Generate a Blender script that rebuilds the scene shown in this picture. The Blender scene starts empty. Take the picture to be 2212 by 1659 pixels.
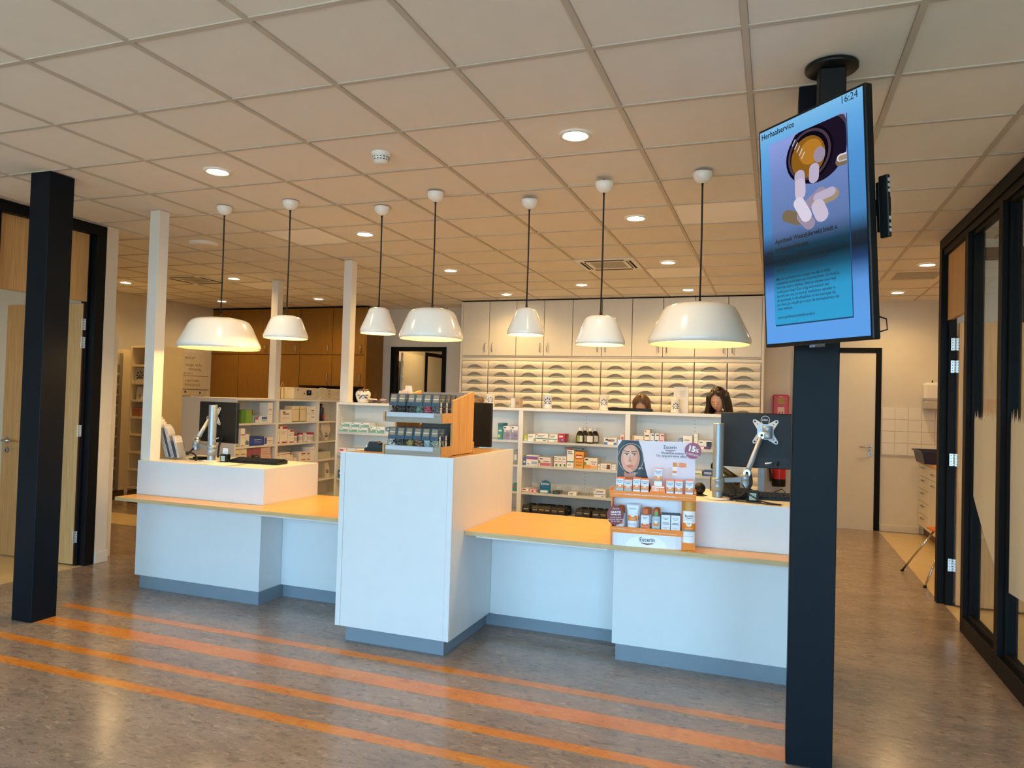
import bpy, bmesh, math, random
from math import pi, sin, cos, radians
from mathutils import Vector, Matrix, Euler
sc = bpy.context.scene
COL = sc.collection
rnd = random.Random(7)
# ------------------------------------------------------------------ camera
cam_d = bpy.data.cameras.new('camera')
cam_d.sensor_width = 36.0
cam_d.lens = 1560.33 / 2212 * 36.0
cam_d.clip_start = 0.05
cam_d.clip_end = 200
cam = bpy.data.objects.new('camera', cam_d)
COL.objects.link(cam)
YAW, PITCH, ROLL = -0.34889, 0.02267, 0.0290956
_f0 = Vector((sin(YAW), cos(YAW), 0)); _r0 = Vector((cos(YAW), -sin(YAW), 0)); _z = Vector((0, 0, 1))
_f = _f0 * cos(PITCH) + _z * sin(PITCH); _u = _z * cos(PITCH) - _f0 * sin(PITCH)
_r3 = _r0 * cos(ROLL) + _u * sin(ROLL); _u3 = _u * cos(ROLL) - _r0 * sin(ROLL)
cam.matrix_world = Matrix(((_r3.x, _u3.x, -_f.x, 0), (_r3.y, _u3.y, -_f.y, 0), (_r3.z, _u3.z, -_f.z, 1.545), (0, 0, 0, 1)))
sc.camera = cam
# ------------------------------------------------------------------ world, exposure
SKY = 11.0
LAMP = 1.0
sc.view_settings.view_transform = 'Standard'
sc.view_settings.look = 'None'
sc.view_settings.gamma = 1.0
sc.view_settings.use_curve_mapping = False
sc.view_settings.exposure = 0.0
w = bpy.data.worlds.new('sky'); sc.world = w
w.use_nodes = True
bg = w.node_tree.nodes['Background']
bg.inputs['Color'].default_value = (0.39, 0.72, 1.0, 1)
bg.inputs['Strength'].default_value = SKY
try:
    sc.cycles.use_denoising = True
    sc.cycles.max_bounces = 10
    sc.cycles.diffuse_bounces = 8
    sc.cycles.glossy_bounces = 4
    sc.cycles.transmission_bounces = 6
    sc.cycles.transparent_max_bounces = 12
    sc.cycles.sample_clamp_indirect = 10.0
    sc.cycles.caustics_reflective = False
    sc.cycles.caustics_refractive = False
except Exception:
    pass
# sky portals standing in the street windows behind the camera: they only guide the sampling of the sky
def portal(x, y, z, wx, wz, rot):
    l = bpy.data.lights.new('window_portal', 'AREA'); l.shape = 'RECTANGLE'; l.size = wx; l.size_y = wz
    l.cycles.is_portal = True
    o = bpy.data.objects.new('window_portal', l); COL.objects.link(o)
    o.location = (x, y, z); o.rotation_euler = rot
portal(-2.1, -2.72, 1.5, 7.2, 2.8, (pi / 2, 0, 0))
portal(-7.45, -2.72, 1.5, 3.3, 2.7, (pi / 2, 0, 0))
portal(2.7, -2.72, 1.5, 2.5, 2.7, (pi / 2, 0, 0))
WARM = (1.0, 0.61, 0.20)
# ------------------------------------------------------------------ materials
def lin(c):
    if isinstance(c, str):
        c = tuple(int(c[i:i + 2], 16) / 255 for i in (0, 2, 4))
    return tuple((v / 12.92 if v <= 0.04045 else ((v + 0.055) / 1.055) ** 2.4) for v in c) + (1,)
MATS = {}
def P(name, col, rough=0.5, metal=0.0, vary=0.05, scale=8.0, bump=0.0, bscale=60.0, coat=0.0, spec=0.5):
    if name in MATS: return MATS[name]
    m = bpy.data.materials.new(name); m.use_nodes = True; nt = m.node_tree
    b = nt.nodes['Principled BSDF']; c = lin(col)
    b.inputs['Roughness'].default_value = rough; b.inputs['Metallic'].default_value = metal
    b.inputs['Specular IOR Level'].default_value = spec; b.inputs['Coat Weight'].default_value = coat
    tc = nt.nodes.new('ShaderNodeTexCoord')
    if vary > 0:
        n = nt.nodes.new('ShaderNodeTexNoise'); n.inputs['Scale'].default_value = scale; n.inputs['Detail'].default_value = 3
        nt.links.new(tc.outputs['Object'], n.inputs['Vector'])
        r = nt.nodes.new('ShaderNodeValToRGB')
        r.color_ramp.elements[0].position = 0.3; r.color_ramp.elements[1].position = 0.7
        r.color_ramp.elements[0].color = tuple(v * (1 - vary) for v in c[:3]) + (1,)
        r.color_ramp.elements[1].color = tuple(min(1, v * (1 + vary)) for v in c[:3]) + (1,)
        nt.links.new(n.outputs['Fac'], r.inputs['Fac']); nt.links.new(r.outputs['Color'], b.inputs['Base Color'])
    else:
        b.inputs['Base Color'].default_value = c
    if bump > 0:
        n2 = nt.nodes.new('ShaderNodeTexNoise'); n2.inputs['Scale'].default_value = bscale; n2.inputs['Detail'].default_value = 4
        nt.links.new(tc.outputs['Object'], n2.inputs['Vector'])
        bp = nt.nodes.new('ShaderNodeBump'); bp.inputs['Strength'].default_value = bump; bp.inputs['Distance'].default_value = 0.004
        nt.links.new(n2.outputs['Fac'], bp.inputs['Height']); nt.links.new(bp.outputs['Normal'], b.inputs['Normal'])
    MATS[name] = m
    return m
def WOOD(name, c1, c2, axis='z', freq=45.0, rough=0.45, contrast=1.0, knots=False):
    if name in MATS: return MATS[name]
    m = bpy.data.materials.new(name); m.use_nodes = True; nt = m.node_tree
    b = nt.nodes['Principled BSDF']; b.inputs['Roughness'].default_value = rough
    tc = nt.nodes.new('ShaderNodeTexCoord'); mp = nt.nodes.new('ShaderNodeMapping')
    s = [freq, freq, freq]; s['xyz'.index(axis)] = freq * 0.035
    mp.inputs['Scale'].default_value = s
    nt.links.new(tc.outputs['Object'], mp.inputs['Vector'])
    n = nt.nodes.new('ShaderNodeTexNoise'); n.inputs['Scale'].default_value = 1.0; n.inputs['Detail'].default_value = 5; n.inputs['Roughness'].default_value = 0.65
    nt.links.new(mp.outputs['Vector'], n.inputs['Vector'])
    r = nt.nodes.new('ShaderNodeValToRGB')
    r.color_ramp.elements[0].position = 0.5 - 0.18 / contrast; r.color_ramp.elements[1].position = 0.5 + 0.18 / contrast
    r.color_ramp.elements[0].color = lin(c1); r.color_ramp.elements[1].color = lin(c2)
    nt.links.new(n.outputs['Fac'], r.inputs['Fac'])
    out = r.outputs['Color']
    if knots:
        v = nt.nodes.new('ShaderNodeTexVoronoi'); v.inputs['Scale'].default_value = 6.5
        nt.links.new(tc.outputs['Object'], v.inputs['Vector'])
        r2 = nt.nodes.new('ShaderNodeValToRGB')
        r2.color_ramp.elements[0].position = 0.02; r2.color_ramp.elements[0].color = (0.12, 0.06, 0.03, 1)
        r2.color_ramp.elements[1].position = 0.10; r2.color_ramp.elements[1].color = (1, 1, 1, 1)
        nt.links.new(v.outputs['Distance'], r2.inputs['Fac'])
        mx = nt.nodes.new('ShaderNodeMixRGB'); mx.blend_type = 'MULTIPLY'; mx.inputs['Fac'].default_value = 0.85
        nt.links.new(out, mx.inputs['Color1']); nt.links.new(r2.outputs['Color'], mx.inputs['Color2']); out = mx.outputs['Color']
    nt.links.new(out, b.inputs['Base Color'])
    MATS[name] = m
    return m
def GLASS(name, tint=(0.95, 0.98, 0.98), mixv=0.12, rough=0.03):
    if name in MATS: return MATS[name]
    m = bpy.data.materials.new(name); m.use_nodes = True; nt = m.node_tree
    nt.nodes.clear()
    o = nt.nodes.new('ShaderNodeOutputMaterial'); t = nt.nodes.new('ShaderNodeBsdfTransparent'); g = nt.nodes.new('ShaderNodeBsdfGlossy')
    t.inputs['Color'].default_value = tint + (1,); g.inputs['Roughness'].default_value = rough
    fr = nt.nodes.new('ShaderNodeFresnel'); fr.inputs['IOR'].default_value = 1.45
    ad = nt.nodes.new('ShaderNodeMath'); ad.operation = 'MULTIPLY_ADD'; ad.inputs[1].default_value = 0.25; ad.inputs[2].default_value = mixv * 0.1
    nt.links.new(fr.outputs['Fac'], ad.inputs[0])
    mx = nt.nodes.new('ShaderNodeMixShader')
    nt.links.new(ad.outputs[0], mx.inputs['Fac']); nt.links.new(t.outputs[0], mx.inputs[1]); nt.links.new(g.outputs[0], mx.inputs[2])
    nt.links.new(mx.outputs[0], o.inputs['Surface'])
    MATS[name] = m
    return m
def MILKY(name, col, alpha=0.8, trans=0.5):
    if name in MATS: return MATS[name]
    m = bpy.data.materials.new(name); m.use_nodes = True; nt = m.node_tree; nt.nodes.clear()
    o = nt.nodes.new('ShaderNodeOutputMaterial'); d = nt.nodes.new('ShaderNodeBsdfDiffuse'); tl = nt.nodes.new('ShaderNodeBsdfTranslucent'); t = nt.nodes.new('ShaderNodeBsdfTransparent')
    d.inputs['Color'].default_value = lin(col); tl.inputs['Color'].default_value = lin(col)
    a = nt.nodes.new('ShaderNodeMixShader'); a.inputs['Fac'].default_value = trans
    nt.links.new(d.outputs[0], a.inputs[1]); nt.links.new(tl.outputs[0], a.inputs[2])
    b = nt.nodes.new('ShaderNodeMixShader'); b.inputs['Fac'].default_value = alpha
    nt.links.new(t.outputs[0], b.inputs[1]); nt.links.new(a.outputs[0], b.inputs[2])
    nt.links.new(b.outputs[0], o.inputs['Surface'])
    MATS[name] = m
    return m
def EMIT(name, col, strength):
    if name in MATS: return MATS[name]
    m = bpy.data.materials.new(name); m.use_nodes = True; nt = m.node_tree
    b = nt.nodes['Principled BSDF']; b.inputs['Base Color'].default_value = (0, 0, 0, 1); b.inputs['Specular IOR Level'].default_value = 0.0
    b.inputs['Roughness'].default_value = 0.6
    b.inputs['Emission Color'].default_value = lin(col); b.inputs['Emission Strength'].default_value = strength
    MATS[name] = m
    return m
# ------------------------------------------------------------------ mesh builder
class MB:
    def __init__(s): s.v = []; s.f = []; s.m = []; s.sm = []
    def face(s, idx, mi=0, smooth=False): s.f.append(tuple(idx)); s.m.append(mi); s.sm.append(smooth)
    def poly(s, pts, mi=0):
        b = len(s.v); s.v += [tuple(p) for p in pts]; s.face(range(b, b + len(pts)), mi); return s
    def convex(s, pts, faces, mi, smooth=False):
        b = len(s.v); s.v += [tuple(p) for p in pts]; c = sum((Vector(p) for p in pts), Vector()) / len(pts)
        for fc in faces:
            P0 = [Vector(pts[i]) for i in fc]; n = (P0[1] - P0[0]).cross(P0[2] - P0[1])
            if n.dot(sum(P0, Vector()) / len(P0) - c) < 0: fc = fc[::-1]
            s.face([b + i for i in fc], mi, smooth)
    def box(s, x0, x1, y0, y1, z0, z1, mi=0, b=0.0):
        c = ((x0 + x1) / 2, (y0 + y1) / 2, (z0 + z1) / 2); h = (abs(x1 - x0) / 2, abs(y1 - y0) / 2, abs(z1 - z0) / 2)
        b = min(b, min(h) * 0.9)
        if b <= 0:
            p = [(c[0] + sx * h[0], c[1] + sy * h[1], c[2] + sz * h[2]) for sx in (-1, 1) for sy in (-1, 1) for sz in (-1, 1)]
            s.convex(p, [(0, 1, 3, 2), (4, 5, 7, 6), (0, 1, 5, 4), (2, 3, 7, 6), (0, 2, 6, 4), (1, 3, 7, 5)], mi)
        else:
            p = []; ix = {}
            for sx in (-1, 1):
                for sy in (-1, 1):
                    for sz in (-1, 1):
                        for k in range(3):
                            q = [sx * (h[0] - b), sy * (h[1] - b), sz * (h[2] - b)]; q[k] = (sx, sy, sz)[k] * h[k]
                            ix[sx, sy, sz, k] = len(p); p.append((c[0] + q[0], c[1] + q[1], c[2] + q[2]))
            F = []
            for k in range(3):
                a, d = [i for i in range(3) if i != k]
                for sg in (-1, 1):
                    def key(sa, sd):
                        t = [0, 0, 0]; t[k] = sg; t[a] = sa; t[d] = sd; return ix[t[0], t[1], t[2], k]
                    F.append((key(-1, -1), key(1, -1), key(1, 1), key(-1, 1)))
                for sa in (-1, 1):
                    for sd in (-1, 1):
                        def k2(sk, w):
                            t = [0, 0, 0]; t[k] = sk; t[a] = sa; t[d] = sd; return ix[t[0], t[1], t[2], w]
                        F.append((k2(-1, a), k2(1, a), k2(1, d), k2(-1, d)))
            for sx in (-1, 1):
                for sy in (-1, 1):
                    for sz in (-1, 1): F.append(tuple(ix[sx, sy, sz, k] for k in range(3)))
            s.convex(p, F, mi)
        return s
    def lathe(s, prof, n=24, o=(0, 0, 0), mi=0, smooth=True, capb=False, capt=False, sx=1.0, sy=1.0):
        b = len(s.v); k = len(prof)
        for i in range(n):
            a = 2 * pi * i / n
            for r, z in prof: s.v.append((o[0] + r * cos(a) * sx, o[1] + r * sin(a) * sy, o[2] + z))
        for i in range(n):
            j = (i + 1) % n
            for q in range(k - 1): s.face((b + i * k + q, b + j * k + q, b + j * k + q + 1, b + i * k + q + 1), mi, smooth)
        if capb: s.face([b + i * k for i in range(n)][::-1], mi)
        if capt: s.face([b + i * k + k - 1 for i in range(n)], mi)
        return s
    def cyl(s, p0, p1, r0, r1=None, n=14, mi=0, caps=True, smooth=True):
        return s.tube([p0, p1], [r0, r0 if r1 is None else r1], n, mi, caps, smooth)
    def tube(s, path, r, n=8, mi=0, caps=True, smooth=True):
        path = [Vector(p) for p in path]; rr = r if isinstance(r, (list, tuple)) else [r] * len(path)
        b = len(s.v); up = None
        for i, p in enumerate(path):
            t = (path[min(i + 1, len(path) - 1)] - path[max(i - 1, 0)]).normalized()
            if up is None: up = Vector((0, 0, 1)) if abs(t.z) < 0.9 else Vector((1, 0, 0))
            a = (up - t * up.dot(t)).normalized(); up = a; c = t.cross(a)
            for k in range(n):
                an = 2 * pi * k / n; s.v.append(tuple(p + (a * cos(an) + c * sin(an)) * rr[i]))
        for i in range(len(path) - 1):
            for k in range(n):
                j = (k + 1) % n; s.face((b + i * n + k, b + i * n + j, b + (i + 1) * n + j, b + (i + 1) * n + k), mi, smooth)
        if caps:
            s.face([b + k for k in range(n)][::-1], mi); e = b + (len(path) - 1) * n; s.face([e + k for k in range(n)], mi)
        return s
    def prism(s, poly, axis, a0, a1, mi=0):
        # poly: 2-D outline; axis 'x': (y,z) ; 'y': (x,z) ; 'z': (x,y)
        def pt(q, a): return {'x': (a, q[0], q[1]), 'y': (q[0], a, q[1]), 'z': (q[0], q[1], a)}[axis]
        ar = sum(poly[i][0] * poly[(i + 1) % len(poly)][1] - poly[(i + 1) % len(poly)][0] * poly[i][1] for i in range(len(poly)))
        if (ar > 0) == (axis == 'y'): poly = poly[::-1]
        b = len(s.v); n = len(poly)
        if a1 < a0: a0, a1 = a1, a0
        s.v += [pt(q, a0) for q in poly] + [pt(q, a1) for q in poly]
        s.face([b + i for i in range(n)][::-1], mi); s.face([b + n + i for i in range(n)], mi)
        for i in range(n): j = (i + 1) % n; s.face((b + i, b + j, b + n + j, b + n + i), mi)
        return s
    def ball(s, c, r, n=10, k=6, mi=0, sx=1, sy=1, sz=1):
        pr = [(r * max(0.001, sin(pi * i / k)), -r * sz * cos(pi * i / k)) for i in range(k + 1)]
        return s.lathe(pr, n, c, mi, True, sx=sx, sy=sy)
    def front(s, x0, x1, z0, z1, y, mi):          # flat print facing -y
        return s.poly([(x0, y, z0), (x1, y, z0), (x1, y, z1), (x0, y, z1)], mi)
    def right(s, y0, y1, z0, z1, x, mi):          # flat print facing +x
        return s.poly([(x, y0, z0), (x, y1, z0), (x, y1, z1), (x, y0, z1)], mi)
    def disc(s, cx, cz, r, y, mi, n=20, rz=None):
        rz = rz or r
        return s.poly([(cx + r * cos(2 * pi * i / n), y, cz + rz * sin(2 * pi * i / n)) for i in range(n)], mi)
    def mesh(s, name, mats):
        me = bpy.data.meshes.new(name); me.from_pydata(s.v, [], s.f)
        mats = mats if isinstance(mats, (list, tuple)) else [mats]
        for m in mats: me.materials.append(m)
        me.polygons.foreach_set('material_index', s.m); me.polygons.foreach_set('use_smooth', s.sm); me.update()
        return me
def link(o, parent=None, loc=(0, 0, 0), rot=(0, 0, 0)):
    COL.objects.link(o); o.location = loc; o.rotation_euler = rot
    if parent is not None: o.parent = parent
    return o
def tag(o, label=None, cat=None, group=None, kind=None):
    for k, v in (('label', label), ('category', cat), ('group', group), ('kind', kind)):
        if v: o[k] = v
    return o
def thing(name, label, cat, loc=(0, 0, 0), rz=0.0, group=None, kind=None):
    o = bpy.data.objects.new(name, None); o.empty_display_size = 0.05
    link(o, None, loc, (0, 0, rz)); return tag(o, label, cat, group, kind)
def part(parent, name, mb, mats, loc=(0, 0, 0), rot=(0, 0, 0), label=None, kind=None):
    me = mb.mesh(name, mats) if isinstance(mb, MB) else mb
    o = bpy.data.objects.new(name, me); link(o, parent, loc, rot)
    return tag(o, label, None, None, kind)
def single(name, label, cat, mb, mats, loc=(0, 0, 0), rz=0.0, group=None, kind=None, rot=None):
    me = mb.mesh(name, mats) if isinstance(mb, MB) else mb
    o = bpy.data.objects.new(name, me); link(o, None, loc, rot or (0, 0, rz)); return tag(o, label, cat, group, kind)
def struct(name, mb, mats, label, cat, loc=(0, 0, 0), rz=0.0):
    return single(name, label, cat, mb, mats, loc, rz, kind='structure')
def dup(root, loc, rz=None, label=None):
    r = root.copy(); COL.objects.link(r); r.location = loc
    if rz is not None: r.rotation_euler = (0, 0, rz)
    if label: r['label'] = label
    for ch in list(root.children):
        c = ch.copy(); COL.objects.link(c); c.parent = r
        for g in list(ch.children):
            d = g.copy(); COL.objects.link(d); d.parent = c
    return r
TXT = {}
def text_mesh(txt, size, bold=0.0, align='CENTER', space=1.0, line=1.0):
    k = (txt, size, bold, align, space, line)
    if k not in TXT:
        cu = bpy.data.curves.new('lettering', 'FONT'); cu.body = txt; cu.size = size; cu.offset = bold; cu.align_x = align; cu.align_y = 'CENTER'
        cu.space_character = space; cu.space_line = line; cu.resolution_u = 2
        o = bpy.data.objects.new('lettering', cu); COL.objects.link(o)
        bpy.context.view_layer.update()
        dg = bpy.context.evaluated_depsgraph_get()
        TXT[k] = bpy.data.meshes.new_from_object(o.evaluated_get(dg)); TXT[k].name = 'lettering'
        bpy.data.objects.remove(o)
    return TXT[k]
def text(parent, txt, size, mat, loc, rot=(pi / 2, 0, 0), bold=0.0, align='CENTER', sx=1.0, space=1.0, line=1.0, name='lettering'):
    me = text_mesh(txt, size, bold, align, space, line).copy(); me.materials.clear(); me.materials.append(mat)
    o = bpy.data.objects.new(name, me); link(o, parent, loc, rot); o.scale = (sx, 1, 1)
    return o
# ================================================================== materials of the building
def floor_material(name, base, dark, light, rough):
    m = bpy.data.materials.new(name); m.use_nodes = True; nt = m.node_tree; b = nt.nodes['Principled BSDF']
    tc = nt.nodes.new('ShaderNodeTexCoord')
    def noise(scale, sx, detail, dist=0.0):
        mp = nt.nodes.new('ShaderNodeMapping'); mp.inputs['Scale'].default_value = (scale * sx, scale, scale)
        nt.links.new(tc.outputs['Object'], mp.inputs['Vector'])
        n = nt.nodes.new('ShaderNodeTexNoise'); n.inputs['Scale'].default_value = 1; n.inputs['Detail'].default_value = detail; n.inputs['Roughness'].default_value = 0.7
        n.inputs['Distortion'].default_value = dist
        nt.links.new(mp.outputs['Vector'], n.inputs['Vector']); return n.outputs['Fac']
    def ramp(f, p0, p1):
        r = nt.nodes.new('ShaderNodeMapRange'); r.inputs['From Min'].default_value = p0; r.inputs['From Max'].default_value = p1
        nt.links.new(f, r.inputs['Value']); return r.outputs['Result']
    def mix(f, a, c, k=1.0):
        x = nt.nodes.new('ShaderNodeMixRGB')
        mu = nt.nodes.new('ShaderNodeMath'); mu.operation = 'MULTIPLY'; mu.inputs[1].default_value = k
        nt.links.new(f, mu.inputs[0]); nt.links.new(mu.outputs[0], x.inputs['Fac'])
        if isinstance(a, tuple): x.inputs['Color1'].default_value = a
        else: nt.links.new(a, x.inputs['Color1'])
        x.inputs['Color2'].default_value = c; return x.outputs['Color']
    c = mix(ramp(noise(5, .5, 4), .35, .65), lin(base), lin(dark), .45)
    c = mix(ramp(noise(34, .45, 6, .8), .52, .66), c, lin(dark), .75)
    c = mix(ramp(noise(30, .4, 6, 1.2), .55, .68), c, lin(light), .6)
    c = mix(ramp(noise(95, .5, 3, .5), .60, .72), c, lin(dark), .8)
    nt.links.new(c, b.inputs['Base Color'])
    b.inputs['Roughness'].default_value = rough; b.inputs['Specular IOR Level'].default_value = 0.5
    bp = nt.nodes.new('ShaderNodeBump'); bp.inputs['Strength'].default_value = 0.03; bp.inputs['Distance'].default_value = 0.002
    nt.links.new(noise(60, .5, 4), bp.inputs['Height']); nt.links.new(bp.outputs['Normal'], b.inputs['Normal'])
    MATS[name] = m; return m
m_floor = floor_material('marbled_linoleum_taupe', '9f8b7b', '685a50', 'c6b09a', 0.2)
m_stripe = floor_material('marbled_linoleum_orange', 'd98a34', 'b8661e', 'e8a850', 0.19)
m_beige = floor_material('marbled_linoleum_beige', 'd8c090', 'c4a878', 'e6d4a8', 0.3)
m_wall = P('wall_paint', 'd9d3c6', 0.85, vary=0.02, bump=0.06, bscale=220)
m_tile = P('ceiling_board', 'e9e4dc', 0.95, vary=0.015, bump=0.10, bscale=260)
m_tile2 = P('ceiling_light_panel', 'ffffff', 0.8, vary=0.01)
m_grid = P('ceiling_rail', 'c4bbae', 0.6, vary=0.02)
m_black = P('black_frame_paint', '101113', 0.5, vary=0.05, spec=.12)
m_navy = P('dark_slate_column_paint', '0e141b', 0.45, vary=0.04, bump=0.04, bscale=300, spec=.12)
m_white = P('white_laminate', 'd8dbde', 0.38, vary=0.015, bump=0.03, bscale=400)
m_shelfw = P('white_shelf_board', 'e6e4de', 0.42, vary=0.015)
m_post = P('white_post_paint', 'e4e1da', 0.5, vary=0.015)
m_oakv = WOOD('oak_veneer_vertical', 'b98e56', 'd2ab74', 'z', 90, 0.5)
m_oakh = WOOD('oak_veneer_counter', 'e2a444', 'efb858', 'x', 60, 0.32, contrast=.8)
m_oakedge = WOOD('oak_edge_band', 'b99b6a', 'd0b483', 'x', 120, 0.45)
m_oakcab = WOOD('oak_cupboard_veneer', '7c5212', '966a20', 'z', 110, 0.45)
m_plinth = P('blue_grey_plinth', '7d8894', 0.4, vary=0.03)
m_steel = P('brushed_steel', 'b9bcc0', 0.32, 1.0, vary=0.03)
m_alu = P('satin_aluminium', '949ea6', 0.38, 0.6, vary=0.03)
m_hinge = P('nickel_hinge', 'd5dadc', 0.3, 0.6, vary=0.02)
m_plast = P('black_plastic', '0d0e0f', 0.42, vary=0.05, spec=.3)
m_dark = P('charcoal_plastic', '14181d', 0.5, vary=0.05, bump=0.03, bscale=300, spec=.3)
m_screw = P('dark_hole', '0a0a0a', 0.8, vary=0)
m_ceram = P('white_plastic', 'e8e6e0', 0.3, vary=0.01)
m_glass = GLASS('clear_glass')
m_acryl = GLASS('clear_acrylic', (0.975, 0.985, 0.985), 0.15, 0.06)
m_frost = MILKY('frosted_film', 'dfd9cb', 0.86, 0.45)
m_reflect = P('white_lamp_enamel', 'eeece6', 0.16, vary=0.01, coat=0.3)
m_lampin = P('cream_lamp_inside', 'd8c8a4', 0.5, vary=0.01)
m_cord = P('black_cord', '0c0c0d', 0.6, vary=0)
m_led = EMIT('led_disc', 'fff0d0', 60.0)
# ================================================================== floor
fl = MB().box(-9.3, 4.2, -3.0, 13.8, -0.08, 0.0)
floor = struct('floor', fl, m_floor, 'marbled taupe linoleum floor of the pharmacy hall', 'floor')
H = 0.0012
def inlay(name, poly, mat, label): part(floor, name, MB().prism(poly, 'z', -0.002, H), mat, label=label)
for a, b_, x0 in ((3.755, 3.825, -4.72), (3.432, 3.572, -4.53), (3.142, 3.214, -5.58), (2.868, 2.940, -5.58)):
    inlay('floor_stripe', [(x0, a), (0.078, a), (0.078, b_), (x0, b_)], m_stripe, 'orange marbled linoleum stripe')
inlay('beige_floor_area', [(1.295, 6.86), (4.0, 6.86), (4.0, 10.44), (1.295, 10.31)], m_beige, 'beige linoleum')
inlay('beige_floor_area', [(1.32, 2.0), (4.0, 2.0), (4.0, 6.70), (1.32, 6.70)], m_beige, 'beige linoleum')
inlay('beige_floor_area', [(-9.1, 1.0), (-5.62, 1.0), (-5.62, 4.70), (-9.1, 4.70)], m_beige, 'beige linoleum')
inlay('beige_floor_area', [(-9.1, 6.275), (-6.75, 6.275), (-6.75, 6.83), (-7.75, 6.83), (-9.1, 6.83)], m_beige, 'beige linoleum')
struct('ground_1', MB().box(-40, 40, -45, -3.05, -0.3, -0.15), P('warm_bounce_paving', 'ecb698', 0.9, vary=0.1, scale=2), 'unseen brick paving outside the windows, tinted to bounce warm light in', 'ground')  # unseen ground, its warm colour chosen to bounce light onto the ceiling
# ================================================================== ceiling
CZ = 2.975
GX, GY = -3.1318, 2.21714
ceil_root = thing('ceiling', 'suspended ceiling of square white tiles in a metal grid', 'ceiling', kind='structure')
part(ceil_root, 'ceiling_slab', MB().box(-9.3, 4.2, -3.0, 13.8, CZ + 0.03, CZ + 0.15), m_tile)
hb = 0.012
I0, I1, J0, J1 = -10, 9, 0, 14
def tile_mesh():
    b = MB(); s = 0.6 - 2 * hb
    b.box(0, s, 0, s, 0.006, 0.024, b=0.003); return b.mesh('ceiling_tile', m_tile)
t_me = tile_mesh(); t_me2 = t_me.copy(); t_me2.materials.clear(); t_me2.materials.append(m_tile2)
special = {(2, 8), (-7, 8), (7, 10)}
pale = {(4, 5), (-2, 5), (3, 9), (-6, 9), (-3, 12)}
field = MB()
for i in range(-10, 12):
    for j in range(-8, 18):
        x, y = GX + i * 0.6, GY + j * 0.6
        if (i, j) in special: continue
        if I0 <= i < I1 and J0 <= j < J1:
            o = part(ceil_root, 'ceiling_tile', t_me2 if (i, j) in pale else t_me, None, (x + hb, y + hb, CZ + rnd.uniform(-.0006, .0006)))
            if (i, j) in pale: o['label'] = 'paler ceiling tile'
        elif x < 3.9 and -9.3 < x and y > -3 and y < 12.7:
            field.box(x + hb, x + .6 - hb, y + hb, y + .6 - hb, CZ + .006, CZ + .024)
part(ceil_root, 'ceiling_tile_field', field, m_tile, kind='stuff')
for i in range(-10, 13):
    x = GX + i * 0.6
    if x < 4.1: part(ceil_root, 'grid_rail', MB().box(x - hb, x + hb, -3.0, 12.7, CZ, CZ + .012), m_grid)
for j in range(-8, 18):
    y = GY + j * 0.6
    part(ceil_root, 'grid_rail', MB().box(-9.25, 4.1, y - hb, y + hb, CZ + .0006, CZ + .012), m_grid)
# ================================================================== walls
YB = 10.45
def wall(name, bx, label):
    b = MB()
    for q in bx: b.box(*q)
    return struct(name, b, m_wall, label, 'wall')
wall('wall_left', [(-9.30, -9.145, 4.86, 10.45, 0, CZ + .02)], 'cream wall of the work room at far left')
wall('wall_back', [(-9.30, -5.925, YB, YB + .12, 0, CZ + .02), (-5.925, -4.93, YB, YB + .12, 2.365, CZ + .02), (-4.93, 0.73, YB, YB + .12, 0, CZ + .02),
                   (0.73, 1.30, YB, YB + .12, 2.365, CZ + .02), (1.30, 4.2, YB, YB + .12, 0, CZ + .02)], 'cream back wall of the pharmacy with two black framed doorways')
wall('wall_left', [(-9.30, -5.602, 4.766, 4.885, 0, CZ + .02)], 'cream end of the partition wall beside the left black door frame')
wall('wall_right', [(2.42, 2.52, 6.95, 10.45, 0, CZ + .02), (1.36, 4.2, 6.84, 6.94, 0, CZ + .02), (4.1, 4.2, -3.0, 6.84, 0, CZ + .02)], 'cream wall of the pantry and consulting room at right')
wall('wall_left', [(-5.72, -5.56, -3.0, 3.74, 0, CZ + .02), (-9.30, -9.2, -3.0, 4.77, 0, CZ + .02), (-9.30, -5.72, -3.0, -2.9, 0, .9), (-9.30, -5.72, -3.0, -2.9, 2.1, CZ + .02)], 'cream wall of the waiting area beside the left door')
wall('wall_front', [(1.25, 1.45, -3.0, -2.8, 0, CZ + .02), (3.95, 4.2, -3.0, -2.8, 0, CZ + .02), (1.45, 3.95, -3.0, -2.8, 0, .15), (1.45, 3.95, -3.0, -2.8, 2.85, CZ + .02), (-5.6, 1.25, -3.0, -2.8, 2.8, CZ + .02), (-5.6, 1.25, -3.0, -2.8, 0, .12)], 'street front wall behind the viewer')
wall('wall_back', [(-6.05, -5.95, YB + .12, 13.7, 0, 3), (-4.2, -4.1, YB + .12, 13.7, 0, 3), (.1, 1.5, YB + .2, YB + .26, 0, 3), (-6.05, -4.1, 13.6, 13.7, 0, 3)], 'yellowish corridor wall behind the open doorway, with an unseen light block added')  # box behind the closed passage door is added to keep sky light out
wf = thing('window_2', 'street window wall with dark mullions behind the viewer', 'window', kind='structure')
for x in (-5.56, -3.85, -2.15, -0.45, 1.2):
    part(wf, 'mullion', MB().box(x - .035, x + .035, -2.95, -2.85, .12, 2.8, b=.004), m_black)
for z in (.155, 2.77):
    part(wf, 'transom', MB().box(-5.56, 1.2, -2.94, -2.86, z - .035, z + .035, b=.004), m_black)
for x0, x1 in ((-5.52, -3.89), (-3.81, -2.19), (-2.11, -.49), (-.41, 1.16)):
    part(wf, 'pane', MB().box(x0, x1, -2.905, -2.895, .19, 2.735), m_glass)
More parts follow.
